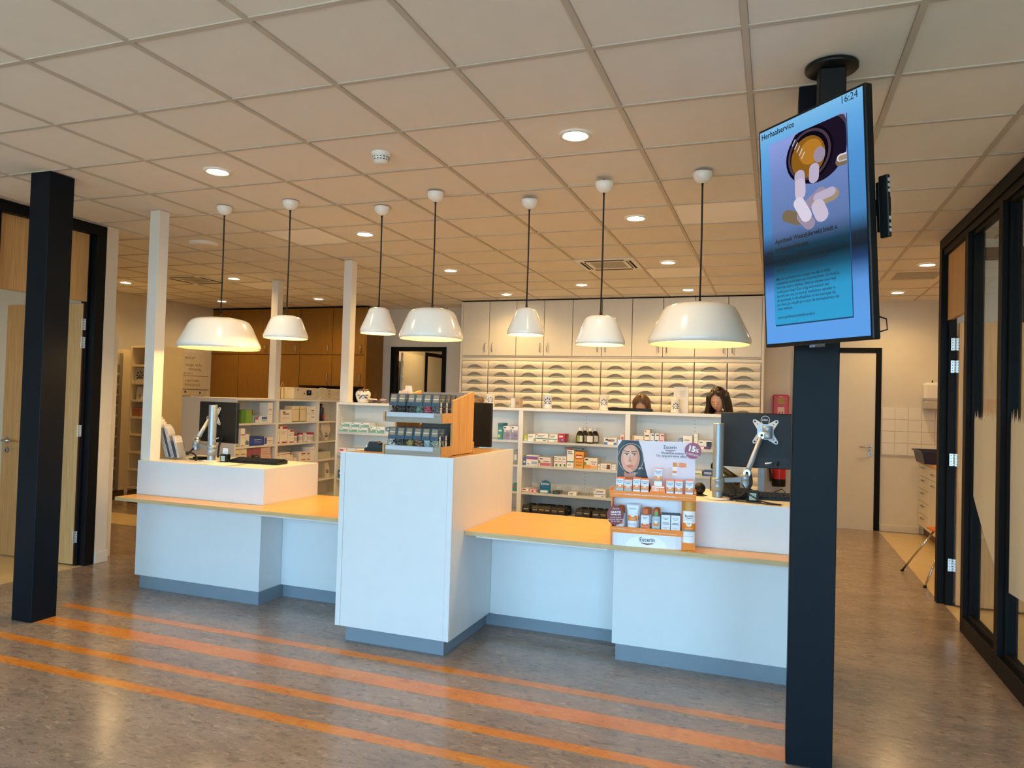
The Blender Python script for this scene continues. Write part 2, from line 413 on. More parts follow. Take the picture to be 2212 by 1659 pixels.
struct('baseboard_left', MB().box(-5.63, -5.588, 4.767, 4.897, 0, .10, b=.004), m_wall, 'low white baseboard round the pier end', 'baseboard')
struct('baseboard_right', MB().box(1.31, 1.76, YB - .014, YB, 0, .085, b=.003), m_wall, 'white baseboard under the pantry tiles', 'baseboard')
# pantry wall tiles
tl = thing('trim_1', 'splashback of square white tiles on the pantry wall', 'tiles', (1.312, YB, .985), kind='structure')
m_glaze = P('white_glazed_tile', 'e6e2d8', 0.22, vary=0.02)
tm = MB().box(.002, .150, -.009, 0, .002, .150, b=.003).mesh('tile', m_glaze)
for c in range(7):
    for r in range(4): part(tl, 'tile', tm, None, (c * .152, 0, r * .152))
part(tl, 'edge_strip', MB().box(0, 1.07, -.012, 0, -.012, .0), m_grid)
# ================================================================== black doors
def hinge(parent, loc, rot=(0, 0, 0)):
    b = MB().box(-.032, -.004, -.002, .002, -.05, .05, b=.001).box(.004, .032, -.002, .002, -.05, .05, b=.001)
    for k in range(5): b.cyl((0, -.003, -.05 + k * .02 + .001), (0, -.003, -.05 + k * .02 + .019), .006, n=8)
    for sx in (-.02, .02):
        for z in (-.034, -.012, .012, .034): b.disc(sx, z, .0035, -.0026, 1, 8)
    part(parent, 'hinge', b, [m_hinge, m_screw], loc, rot)
def lever(parent, loc, rz, flip=1, lab='steel lever handle'):
    b = MB().cyl((0, 0, 0), (0, -.012, 0), .026, n=20).cyl((0, -.012, 0), (0, -.05, 0), .010, n=10)
    b.tube([(0, -.05, 0), (.012 * flip, -.058, 0), (.13 * flip, -.058, 0)], .010, 10)
    b.cyl((0, 0, -.09), (0, -.010, -.09), .026, n=20); b.box(-.004, .004, -.0115, -.008, -.104, -.082, mi=1)
    part(parent, 'handle', b, [m_steel, m_screw], loc, (0, 0, rz), label=lab)
# door_1: left consulting room
d1 = thing('door_1', 'open oak door in a black frame at the left edge', 'door', kind='structure')
b = MB(); b.box(-5.72, -5.60, 3.74, 4.765, 2.89, CZ, b=.003)
part(d1, 'frame_head', b, m_black)
part(d1, 'frame_jamb', MB().box(-5.72, -5.60, 4.668, 4.765, 0, 2.89, b=.003).box(-5.735, -5.66, 4.645, 4.668, 0, 2.89, b=.002), m_black)
part(d1, 'frame_jamb', MB().box(-5.72, -5.60, 3.74, 3.835, 0, 2.89, b=.003), m_black)
part(d1, 'transom_panel', MB().box(-5.70, -5.665, 3.835, 4.645, 2.30, 2.89, b=.002), m_oakv, label='oak transom panel')
leaf = part(d1, 'leaf', MB().box(-6.63, -5.69, 4.63, 4.67, .012, 2.285, b=.002), m_oakv, label='oak door leaf standing open')
part(leaf, 'leaf_edge', MB().box(-5.69, -5.682, 4.632, 4.668, .012, 2.285), P('mahogany_edge', '4a2a1e', .45, vary=.1), label='reddish brown leaf edge')
for z in (2.10, 1.94, 1.17, .25): hinge(leaf, (-5.676, 4.648, z), (0, 0, pi / 2 - .25))
lever(leaf, (-6.56, 4.63, 1.05), 0, 1)
# door_2: black frame in the back wall, leaf swung away
d2 = thing('door_2', 'black door frame with a cream door open to the corridor', 'door', kind='structure')
part(d2, 'frame_jamb', MB().box(-5.923, -5.85, YB - .02, YB + .13, 0, 2.366, b=.003), m_black)
part(d2, 'frame_jamb', MB().box(-4.998, -4.927, YB - .02, YB + .13, 0, 2.366, b=.003), m_black)
part(d2, 'frame_head', MB().box(-5.85, -4.998, YB - .02, YB + .13, 2.298, 2.366, b=.003), m_black)
m_cdoor = P('cream_door_paint', 'dcd6c6', .5, vary=.015)
lf = part(d2, 'leaf', MB().box(-.02, .02, 0, .86, 0.01, 2.285, b=.002), m_cdoor, (-5.80, YB + .14, 0), (0, 0, .07), label='cream door leaf')
for z in (2.10, 1.86): hinge(lf, (.028, -.02, z), (0, 0, pi / 2))
d5 = thing('door_5', 'cream door in a black frame inside the corridor', 'door', kind='structure')
for y0 in (11.72, 12.66): part(d5, 'frame_jamb', MB().box(-5.949, -5.925, y0, y0 + .07, 0, 2.37, b=.003), m_black)
part(d5, 'frame_head', MB().box(-5.949, -5.925, 11.79, 12.66, 2.306, 2.37, b=.003), m_black)
part(d5, 'leaf', MB().box(-5.945, -5.936, 11.79, 12.66, .01, 2.305, b=.002), m_cdoor)
# door_3: right back door
d3 = thing('door_3', 'closed cream door in a black frame at the end of the right passage', 'door', kind='structure')
part(d3, 'frame_jamb', MB().box(1.236, 1.30, YB - .03, YB + .1, 0, 2.365, b=.003), m_black)
part(d3, 'frame_jamb', MB().box(.235, .30, YB - .03, YB + .1, 0, 2.365, b=.003), m_black)
part(d3, 'frame_head', MB().box(.30, 1.236, YB - .03, YB + .1, 2.303, 2.365, b=.003), m_black)
lf3 = part(d3, 'leaf', MB().box(.302, 1.234, YB - .012, YB + .03, .012, 2.301, b=.002), m_cdoor, label='cream door leaf')
part(d3, 'threshold', MB().box(.302, 1.234, YB - .016, YB + .03, 0, .0105), m_ceram, label='pale threshold strip')
lever(lf3, (1.18, YB - .012, 1.073), 0, -1)
# door_4 and window_1: right glazed partition
d4 = thing('door_4', 'open oak door in the black frame of the right partition', 'door', kind='structure')
part(d4, 'frame_jamb', MB().box(1.27, 1.375, 6.745, 6.838, 0, 2.89, b=.003).box(1.32, 1.375, 6.70, 6.745, 0, 2.89, b=.002), m_black)
part(d4, 'transom_panel', MB().box(1.315, 1.35, 5.98, 6.735, 2.30, 2.84, b=.002), m_oakv, label='oak transom panel')
lf4 = part(d4, 'leaf', MB().box(1.385, 2.34, 6.65, 6.69, .02, 2.27, b=.002), m_oakv, label='oak door leaf standing open')
for z in (2.10, 1.92, 1.17, .33): hinge(lf4, (1.362, 6.668, z), (0, 0, -.15))
w1 = thing('window_1', 'black framed glazed partition with frosted film at the right edge', 'window', kind='structure')
part(w1, 'frame_head', MB().box(1.27, 1.375, 2.2, 6.838, 2.89, CZ, b=.003), m_black)
part(w1, 'frame_head', MB().box(1.285, 1.36, 2.2, 6.745, 2.835, 2.889, b=.002), m_black)
for y0, y1 in ((5.885, 5.972), (5.055, 5.140), (4.225, 4.31)):
    part(w1, 'post', MB().box(1.27, 1.375, y0, y1, 0, 2.836, b=.003), m_black)
for y0, y1 in ((5.14, 5.885), (4.31, 5.055)):
    part(w1, 'sill_rail', MB().box(1.27, 1.375, y0, y1, 0, .115, b=.003), m_black)
    part(w1, 'glazing_bead', MB().box(1.30, 1.345, y1 - .03, y1, .115, 2.835, b=.002).box(1.30, 1.345, y0, y0 + .03, .115, 2.835, b=.002)
         .box(1.30, 1.345, y0 + .03, y1 - .03, .115, .145, b=.002).box(1.30, 1.345, y0 + .03, y1 - .03, 2.805, 2.835, b=.002), m_black)
    part(w1, 'pane', MB().box(1.318, 1.326, y0 + .03, y1 - .03, .145, 2.805), m_glass)
    # frosted film cut like tall grass at the top and a slope at the foot
    n = 40; top = []; bot = []; ya, yb = y0 + .032, y1 - .032
    for k in range(n + 1):
        y = ya + (yb - ya) * k / n
        top.append((y, 1.52 + (rnd.uniform(.0, .07) if k % 2 else rnd.uniform(-.03, .0))))
        bot.append((y, .50 + .62 * max(0, (y - 5.02)) ** 1.5 if y > 5.02 else .50 + .05 * (5.02 - y)))
    fb = MB()
    for k in range(n): fb.poly([(1.316, bot[k][0], bot[k][1]), (1.316, bot[k + 1][0], bot[k + 1][1]), (1.316, top[k + 1][0], top[k + 1][1]), (1.316, top[k][0], top[k][1])])
    part(w1, 'frosted_film', fb, m_frost, label='frosted film with grass shaped top edge')
# dark upper frame on the far wall of that room
struct('trim_2', MB().box(1.40, 4.0, 6.80, 6.838, 2.80, 2.90, b=.003).box(1.86, 3.2, 6.81, 6.838, 2.28, 2.80, b=.003), m_navy, 'dark grey panel above the door inside the right consulting room', 'panel')
# ================================================================== columns and posts
def col(name, bx, mat, label):
    return single(name, label, 'column', MB().box(*bx, b=.003), mat)
col('column', (-4.712, -4.532, 3.405, 3.585, 0, CZ), m_navy, 'dark slate square column at the left of the hall, before the oak door')
col('column', (.076, .262, 3.41, 3.59, 0, CZ), m_navy, 'dark slate square column at the right, rising behind the portrait screen')
single('post', 'square white post standing on the left raised desk block', 'column', MB().box(-4.712, -4.612, 4.392, 4.49, .99, CZ, b=.002), m_post)
single('post', 'square white post on the far side shelf unit, in front of the oak cupboards', 'column', MB().box(-6.0, -5.9, 7.51, 7.61, 1.477, CZ, b=.002), m_post)
single('post', 'square white post on the front shelf row beside the blue and white vase', 'column', MB().box(-4.300, -4.204, 6.53, 6.63, 1.476, CZ, b=.002), m_post)
# ================================================================== service counter
CZT = .73
def pedestal(name, label, x0, x1, plx0, plx1):
    t = thing(name, label, 'counter', ((x0 + x1) / 2, 4.36, 0)); cx = (x0 + x1) / 2
    part(t, 'front_panel', MB().box(x0 - cx, x1 - cx, 0, .019, .096, CZT - .027, b=.001), m_white)
    part(t, 'side_panel', MB().box(x0 - cx, x0 - cx + .019, .0195, .62, .096, CZT - .027, b=.001), m_white)
    part(t, 'side_panel', MB().box(x1 - cx - .019, x1 - cx, .0195, .62, .096, CZT - .027, b=.001), m_white)
    part(t, 'plinth', MB().box(plx0 - cx, plx1 - cx, .004, .60, 0, .096), m_plinth, label='blue-grey plinth')
    return t
pedestal('counter_cabinet', 'white counter base at the left with blue-grey plinth', -4.69, -3.503, -4.64, -3.505)
pedestal('counter_cabinet', 'white counter base at the right, beside the dark column', -.897, .215, -.874, .19)
def niche(label, x0, x1, rail0, px0, px1, py):
    t = thing('counter_niche', label, 'counter', ((x0 + x1) / 2, 4.61, 0)); cx = (x0 + x1) / 2
    part(t, 'panel', MB().box(x0 - cx, x1 - cx, 0, .02, .096, CZT - .06, b=.001), m_white)
    part(t, 'plinth', MB().box(px0 - cx, px1 - cx, py - 4.61, py - 4.59, 0, .0952), m_plinth, label='blue-grey plinth')
    part(t, 'support_rail', MB().box(rail0 - cx, x1 - cx - .003, -.42, -.06, CZT - .048, CZT - .0275, b=.002), m_white, label='white rail under the worktop')
niche('recessed white leg panel between the left base and the tall middle block', -3.5015, -2.5765, -3.44, -3.503, -2.6265, 4.64)
niche('recessed white leg panel between the tall middle block and the right base', -1.789, -.8985, -1.735, -1.8385, -.8755, 4.67)
def worktop(label, x0, x1):
    t = thing('worktop', label, 'worktop', ((x0 + x1) / 2, 4.134, CZT - .027)); h = (x1 - x0) / 2
    part(t, 'board', MB().box(-h, h, .004, .886, 0, .027), m_oakh)
    part(t, 'edge_band', MB().box(-h, h, 0, .004, 0, .0265), m_oakedge, label='paler oak edge band')
worktop('honey oak worktop on the left counter, under the raised desk block', -4.672, -2.577)
worktop('honey oak worktop on the right counter, under the sun care display', -1.788, .215)
def block(label, x0, x1):
    t = thing('raised_desk_block', label, 'counter', ((x0 + x1) / 2, 4.336, CZT)); h = (x1 - x0) / 2
    part(t, 'front_panel', MB().box(-h, h, 0, .018, .0005, .262, b=.001), m_white)
    part(t, 'side_panel', MB().box(-h, -h + .018, .0185, .665, .0005, .262, b=.001), m_white)
    part(t, 'side_panel', MB().box(h - .018, h, .0185, .665, .0005, .262, b=.001), m_white)
    part(t, 'top_panel', MB().box(-h + .0185, h - .0185, .0185, .68, .240, .260, b=.001), m_shelfw)
block('white raised desk block on the left worktop, below the monitor arm', -4.676, -3.473)
block('white raised desk block on the right worktop behind the sun care display', -.868, .215)
# tall middle block
t = thing('counter_island', 'tall white middle block of the counter carrying the sweets stand', 'counter', (-2.1825, 3.94, 0))
hx = .3925
part(t, 'front_panel', MB().box(-hx + .036, hx - .036, .002, .02, .1, 1.19, b=.0015), m_white)
for sx in (-1, 1):
    part(t, 'corner_strip', MB().box(sx * (hx - .0175) - .0175, sx * (hx - .0175) + .0175, 0, .02, .1, 1.19, b=.0015), m_white)
    part(t, 'side_panel', MB().box(sx * (hx - .009) - .009, sx * (hx - .009) + .009, .021, 1.05, .1, 1.19, b=.001), m_white)
part(t, 'top_panel', MB().box(-hx + .019, hx - .019, .021, 1.04, 1.16, 1.185), WOOD('island_top_oak', '9a7650', 'b08a60', 'x', 50, .4))
part(t, 'plinth', MB().box(-hx + .05, hx - .05, .05, 1.0, 0, .0995), m_plinth, label='blue-grey plinth')
part(t, 'back_panel', MB().box(-hx + .019, hx - .019, 1.02, 1.038, .1, 1.16), m_white)
# ================================================================== ceiling fittings
def downlight(x, y, label, watt=60):
    t = thing('downlight', label, 'ceiling light', (x, y, CZ), 0, 'round recessed downlights')
    part(t, 'trim_ring', MB().lathe([(.088, .004), (.086, -.004), (.070, -.006), (.062, .0), (.060, .004)], 28), m_ceram)
    part(t, 'led_disc', MB().lathe([(.0005, .0), (.060, .0)], 24), m_led)
    l = bpy.data.lights.new('downlight_beam', 'SPOT'); l.energy = watt * LAMP; l.color = WARM; l.spot_size = radians(158); l.spot_blend = .8; l.shadow_soft_size = .06
    o = bpy.data.objects.new('downlight_beam', l); link(o, t, (0, 0, -.02))
DL = [(-1, 2, 'nearest downlight at the left, above the left worktop'), (3, 2, 'nearest downlight in the middle, right of the smoke detector'),
      (3, 5, 'downlight behind the right hand pendants, before the air cassette'), (-1, 5, 'bright downlight seen beside the third pendant cord from left'),
      (-9, 8, 'leftmost downlight, over the pigeonhole cupboard'), (-6, 8, 'downlight beside the left air cassette and the leftmost pendant cord'),
      (-9, 11, 'far downlight in the corner before the left end of the oak cupboards'), (-6, 11, 'far downlight in front of the middle of the oak cupboards'),
      (-1, 8, 'downlight just right of the medium pendant cord'), (-1, 11, 'far downlight before the left end of the white wall cupboards'),
      (3, 8, 'downlight right of the air cassette, left of the largest right pendant cord'), (3, 11, 'far downlight before the white cupboards, beside the rightmost pendant cord'),
      (1, 10, 'downlight behind the air cassette, left of the sixth pendant cord'), (7, 9, 'downlight in the right passage before the grey ceiling grille'),
      (7, 12, 'farthest downlight of the right passage, beyond the grey grille')]
DL += [(-7, 1, 'unseen downlight added to warm the left consulting room behind the oak door'), (8, 5, 'downlight in the right consulting room behind the glazed partition')]  # left room lamp is added, unseen, to warm its wall and door leaf
DL.append((-4, 14, 'downlight in the corridor ceiling behind the open back doorway'))
for i, j, lb in DL: downlight(GX + (i + .5) * .6, GY + (j + .5) * .6, lb, 60 if (i, j) == (-4, 14) else 62 if i < -4 and j == 8 else 48 if i == 7 else {2: 40, 5: 55, 1: 40, 11: 45}.get(j, 100))
def pend(x, y, R, zr, zt, drop, label, watt):
    t = thing('pendant_lamp', label, 'pendant lamp', (x, y, CZ), 0, 'white enamel pendant lamps over the counter')
    zc = -drop
    part(t, 'canopy', MB().lathe([(.058, zc), (.060, zc - .006), (.057, zc - .026), (.046, zc - .048), (.026, zc - .062), (.006, zc - .066), (.0005, zc - .066)], 26, capb=False), m_reflect)
    zt_, zr_ = zt - CZ, zr - CZ
    part(t, 'cord', MB().tube([(0, 0, 0), (0, 0, zc - .05), (.002, .001, (zc + zt_) / 2), (0, 0, zt_)], .0055, 8), m_cord)
    part(t, 'cord_grip', MB().cyl((0, 0, zc - .062), (0, 0, zc - .085), .008, .006, 10), m_cord); part(t, 'cord_grip', MB().cyl((0, 0, zt_ + .03), (0, 0, zt_ - .004), .006, .009, 10), m_cord)
    h = zt - zr; rt = R - .36 * h if R > .25 else R - .30 * h
    pr = [(.004, zt_), (rt * .55, zt_ - h * .03), (rt * .82, zt_ - h * .09), (rt * .93, zt_ - h * .16), (rt, zt_ - h * .27), (R * .985, zr_ + h * .03), (R, zr_ - h * .05), (R * .992, zr_ - h * .11), (R * .965, zr_ - h * .15)]
    inn = [(R * .945, zr_ - h * .14), (R * .94, zr_ + h * .0), (rt * .92, zt_ - h * .30), (rt * .7, zt_ - h * .16), (.004, zt_ - h * .08)]
    part(t, 'shade', MB().lathe(pr, 44), m_reflect)
    part(t, 'shade_lining', MB().lathe([(R * .965, zr_ - h * .15)] + inn, 44), m_lampin, label='pale inside of the shade')
    rb = min(.05, R * .3)
    part(t, 'bulb', MB().ball((0, 0, zr_ + h * .25), rb * .7, 14, 8), EMIT('bulb', 'ffd890', 6))
    l = bpy.data.lights.new('pendant_glow', 'POINT'); l.energy = watt * LAMP * .72; l.color = WARM; l.shadow_soft_size = rb * .7
    link(bpy.data.objects.new('pendant_glow', l), t, (0, 0, zr_ + h * .25 - rb))
for a in [(-4.025, 4.45, .305, 1.907, 2.117, 0, 'leftmost pendant, very wide low white shade over the left desk block', 26),
          (-3.407, 4.44, .162, 1.975, 2.126, 0, 'second pendant from left, small white tapered shade', 16),
          (-2.812, 4.75, .135, 2.043, 2.218, 0, 'third pendant from left, smallest shade in front of the white post', 14),
          (-2.232, 4.48, .222, 1.978, 2.165, .008, 'fourth pendant from left, medium white shade over the sweets stand', 20),
          (-1.647, 4.78, .131, 2.03, 2.20, .018, 'fifth pendant from left, smallest shade hanging on a lowered ceiling rose', 14),
          (-1.050, 4.50, .158, 1.938, 2.103, .022, 'sixth pendant from left, small shade with a gap above its ceiling rose', 16),
          (-.437, 4.49, .305, 1.948, 2.170, .01, 'rightmost pendant, very wide low white shade beside the portrait screen', 26)]: pend(*a)
t = thing('smoke_detector', 'white round smoke detector between the two nearest downlights', 'smoke detector', (-2.21, 3.70, CZ))
part(t, 'base', MB().lathe([(.058, .006), (.058, -.014), (.054, -.018), (.0005, -.018)], 24), m_ceram)
part(t, 'dome', MB().lathe([(.050, -.018), (.050, -.030), (.038, -.056), (.024, -.060), (.0005, -.060)], 24), m_ceram)
v = MB()
for k in range(16):
    a = 2 * pi * k / 16; a2 = a + .22
    v.poly([(.0512 * cos(a), .0512 * sin(a), -.022), (.0512 * cos(a2), .0512 * sin(a2), -.022), (.0462 * cos(a2), .0462 * sin(a2), -.040), (.0462 * cos(a), .0462 * sin(a), -.040)])
part(t, 'vent_slots', v, m_screw, label='dark vent slots')
t = thing('ceiling_sensor', 'flat white round ceiling disc left of the leftmost pendant cord', 'sensor', (-5.21, 5.50, CZ))
part(t, 'cover', MB().lathe([(.135, .004), (.13, -.016), (.10, -.026), (.0005, -.028)], 28), m_ceram)
part(t, 'status_light', MB().lathe([(.0005, -.021), (.006, -.021)], 8, (.115, .02, 0)), m_screw)
m_grey = P('air_grille_grey', 'a8a49c', .6, vary=.02)
def cassette(i, j, label):
    t = thing('air_cassette', label, 'air conditioner', (GX + (i + .5) * .6, GY + (j + .5) * .6, CZ))
    part(t, 'frame', MB().box(-.30, .30, -.30, -.17, -.006, .01, b=.003).box(-.30, .30, .17, .30, -.006, .01, b=.003).box(-.30, -.17, -.17, .17, -.006, .01, b=.003).box(.17, .30, -.17, .17, -.006, .01, b=.003), m_ceram)
    part(t, 'intake_grille', MB().box(-.17, .17, -.17, .17, -.002, .01), m_grey, label='grey intake grille')
    for a in range(4):
        s = MB().box(-.20, .20, -.262, -.236, -.0075, -.0055).box(-.20, .20, -.222, -.21, -.0075, -.0055)
        part(t, 'air_slot', s, m_screw, (0, 0, 0), (0, 0, a * pi / 2), label='dark air outlet slot')
cassette(2, 8, 'white square air cassette in the ceiling right of the fifth pendant cord')
cassette(-7, 8, 'white square air cassette in the ceiling right of the left white post')
t = thing('ceiling_grille', 'grey ventilation grille in the ceiling of the right passage', 'vent', (GX + 7.5 * .6, GY + 10.5 * .6, CZ))
part(t, 'plate', MB().box(-.29, .29, -.29, .29, .0, .01), m_tile)
part(t, 'grille', MB().box(-.21, .21, -.21, .21, -.006, .001, b=.002), m_grey)
# ================================================================== portrait screen on its ceiling pole
YT, TT = -.828, radians(4.04)
t = thing('ceiling_pole_mount', 'black ceiling pole with a round plate holding the portrait screen', 'screen mount', (.197, 3.243, CZ))
part(t, 'ceiling_plate', MB().lathe([(.0005, 0), (.104, 0), (.104, -.014), (.100, -.018), (.0005, -.018)], 40), m_plast)
part(t, 'pole', MB().box(-.052, .052, -.04, .04, -.95, -.018, b=.006), m_plast, (0, 0, 0), (0, 0, .10))
n_ = Vector((sin(YT), -cos(YT), 0)); d_ = Vector((cos(YT), sin(YT), 0))
rs = (TT, 0, YT)
br = MB().box(-.33, .315, .052, .068, -.10, -.04, b=.003).box(-.05, .05, .05, .09, -.2, .05, b=.003)
for sx in (-.18, .296):
    br.box(sx - .018, sx + .022, .046, .062, -.19, .04, b=.003).box(sx - .03, sx - .015, .046, .085, -.165, .02, b=.002)
hl = MB()
for z in (-.165, -.145, -.12, -.02, .0, .02):
    hl.poly([(.3185, .054 + .007 * cos(a * pi / 4), z + .007 * sin(a * pi / 4)) for a in range(8)])
SC = Vector((.125, 3.14, 2.283))
part(t, 'bracket', br, m_plast, (SC.x - .197, SC.y - 3.243, SC.z - CZ + .09), rs, label='black wall bracket behind the screen')
part(t, 'bracket_holes', hl, m_grey, (SC.x - .197, SC.y - 3.243, SC.z - CZ + .09), rs)
W2, H2 = .563 / 2, .95 / 2
tv = thing('portrait_screen', 'upright information screen hanging from the ceiling before the right column', 'screen', tuple(SC))
tv.rotation_euler = rs
b = MB().box(-W2, W2, 0, .038, -H2, H2, b=.004).box(-W2 + .06, W2 - .06, .038, .052, -H2 + .05, H2 - .1, b=.006)
part(tv, 'case', b, m_plast)
def scr_mat():
    m = bpy.data.materials.new('screen_picture'); m.use_nodes = True; nt = m.node_tree; b = nt.nodes['Principled BSDF']
    b.inputs['Base Color'].default_value = (0, 0, 0, 1); b.inputs['Roughness'].default_value = .5; b.inputs['Specular IOR Level'].default_value = .1
    tc = nt.nodes.new('ShaderNodeTexCoord'); sp = nt.nodes.new('ShaderNodeSeparateXYZ'); nt.links.new(tc.outputs['Object'], sp.inputs[0])
    mr = nt.nodes.new('ShaderNodeMapRange'); mr.inputs['From Min'].default_value = -H2; mr.inputs['From Max'].default_value = H2
    nt.links.new(sp.outputs['Z'], mr.inputs['Value'])
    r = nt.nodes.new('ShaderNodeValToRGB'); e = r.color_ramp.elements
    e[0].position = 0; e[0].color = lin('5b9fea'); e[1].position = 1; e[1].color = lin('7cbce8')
    for p, c in ((.10, '5f9fe8'), (.24, '5a96de'), (.33, '20406c'), (.38, '12202f'), (.43, '1c2c3c'), (.52, '4684c0'), (.75, '4f93d2'), (.9, '62a8e0')):  # dark middle stops paint a camera shutter band across the glow
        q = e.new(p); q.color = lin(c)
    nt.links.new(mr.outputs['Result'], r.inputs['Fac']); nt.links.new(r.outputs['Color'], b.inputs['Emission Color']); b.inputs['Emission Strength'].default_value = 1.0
    return m
BZ = .011
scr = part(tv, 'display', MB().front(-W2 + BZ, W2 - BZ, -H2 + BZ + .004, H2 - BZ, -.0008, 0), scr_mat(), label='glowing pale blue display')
m_ink = P('screen_ink', '06090d', .6, vary=0)
def E_(c): return EMIT('glow_' + c, c, 1.0)
x0, x1 = -.216, .193
# picture card
pc = MB().front(x0 + .003, x1 + .004, -.387, .391, -.0012, 0)
part(scr, 'card_shadow', pc, E_('27486c'))
def card_mat():
    m = scr_mat(); r = [n for n in m.node_tree.nodes if n.type == 'VALTORGB'][0]
    cs = ['2c9cc8', '2f9ed2', '2e97c8', '16506c', '0b2432', '123a50', '5d76a8', '6e86c0', '8a9ada', '8a96d8']  # same shutter band painted into the card colours
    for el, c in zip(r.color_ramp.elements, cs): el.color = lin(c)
    return m
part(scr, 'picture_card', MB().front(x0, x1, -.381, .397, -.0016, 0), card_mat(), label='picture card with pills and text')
pic = MB()
ms = [E_(c) for c in ('1c1424', '0d0a16', '4a3a48', '8a5c1c', 'b27a28', 'b9aec6', '9a8ca0', '6d5a68', 'd8d0e0', 'a08c70', '7a6a52', 'c8bcd0', '5f6fae')]
pic.disc(.045, .185, .155, -.0020, 0, 32, .16); pic.disc(.095, .215, .115, -.0022, 2, 28, .13); pic.disc(.075, .19, .125, -.0024, 0, 28, .145)
for k, q in enumerate((.125, .113, .101)): pic.disc(.005, .175, q, -.0026 - .0004 * k, (1, 2, 1)[k], 32, q * 1.08)
pic.disc(.0, .165, .090, -.0040, 3, 28, .10); pic.disc(.015, .185, .060, -.0042, 4, 24, .06); pic.disc(.06, .155, .030, -.0044, 6, 16, .038)
def pill(cx, cz, L, w_, an, mi, y):
    p = []
    for s_ in (1, -1):
        for k in range(7):
            a = -pi / 2 + pi * k / 6
            u, v_ = (L / 2 * s_ + s_ * w_ * cos(a), s_ * w_ * sin(a)); p.append((cx + u * cos(an) - v_ * sin(an), y, cz + u * sin(an) + v_ * cos(an)))
    pic.poly(p, mi)
pill(.03, .075, .045, .026, 1.5, 5, -.0048); pill(-.045, .045, .085, .028, 1.6, 5, -.0050); pill(-.045, .02, .05, .028, 1.55, 11, -.0052)
pill(.02, -.055, .10, .026, .55, 6, -.0054); pill(.085, -.06, .075, .030, .12, 9, -.0056); pill(.080, -.045, .07, .022, .12, 5, -.0058)
pill(-.09, -.11, .07, .030, -.5, 10, -.0056); pill(-.035, -.085, .085, .029, -1.1, 8, -.0060); pill(.055, -.115, .05, .034, -1.2, 11, -.0062); pill(-.02, -.14, .06, .03, -.9, 6, -.0058)
pill(.175, .085, .03, .022, -.05, 10, -.0048); pill(.178, .10, .03, .018, -.05, 8, -.005); pill(.178, .098, .026, .012, -.05, 9, -.0052)
pill(-.15, .22, .0, .002, 0, 12, -.003)
for k in range(5): pill(-.07 + .012 * k, .26 - .02 * k, .03, .0022, 1.0, 8, -.0064)
pic.v = [(min(x, .1925), y, min(.396, z * .82 + .147)) for x, y, z in pic.v]
part(scr, 'pill_picture', pic, ms, label='picture of a brown bottle spilling white pills')
def stext(s, z, size, x=x0 + .022, bold=0.0): text(scr, s, size, m_ink, (x, -.0070, z), bold=bold, align='LEFT', sx=.93)
stext('Herhaalservice', .437, .034, -.255, .0006)
text(scr, '16:24', .040, m_ink, (.255, -.007, .442), align='RIGHT', sx=.93)
stext('Apotheek Westzijderveld biedt u', -.028, .0265, bold=.0007); stext('herhaalservice aan', -.062, .0265, bold=.0007)
for k, s in enumerate(('Gebruik je met vaste regelmaat medicijnen? En wil', 'je altijd voldoende medicijnen op voorraad', 'hebben? Misschien is de herhaalservice wel iets', 'voor jou.', '',
                       'Met de herhaalservice zorgen we dat je altijd', 'voldoende medicijnen op voorraad hebt. Zo hoef jij', 'hier niet aan te denken. Staat je nieuwe voorraad', 'medicijnen klaar? Dan krijg automatisch een', 'bericht van ons. Je kunt je medicijnen ophalen in', 'de apotheek, in de afhaalkluis of we bezorgen bij', 'jou thuis. Je schrijft je in voor de herhaalservice via', 'onze website.', '', 'www.apotheekwestzijderveld.nl')):
    if s: stext(s, (-.092 - .0188 * k) if k < 5 else (-.188 - .0181 * (k - 5)), .0172, bold=.0001)
part(tv, 'sensor_tab', MB().box(-.035, .035, .004, .02, -H2 - .014, -H2 - .0005, b=.002), m_acryl)
part(tv, 'cable', MB().tube([(W2 - .04, .05, -.38), (W2 + .005, .062, -.40), (W2 + .008, .062, -.44), (W2 - .04, .05, -.45)], .003, 6), m_cord)
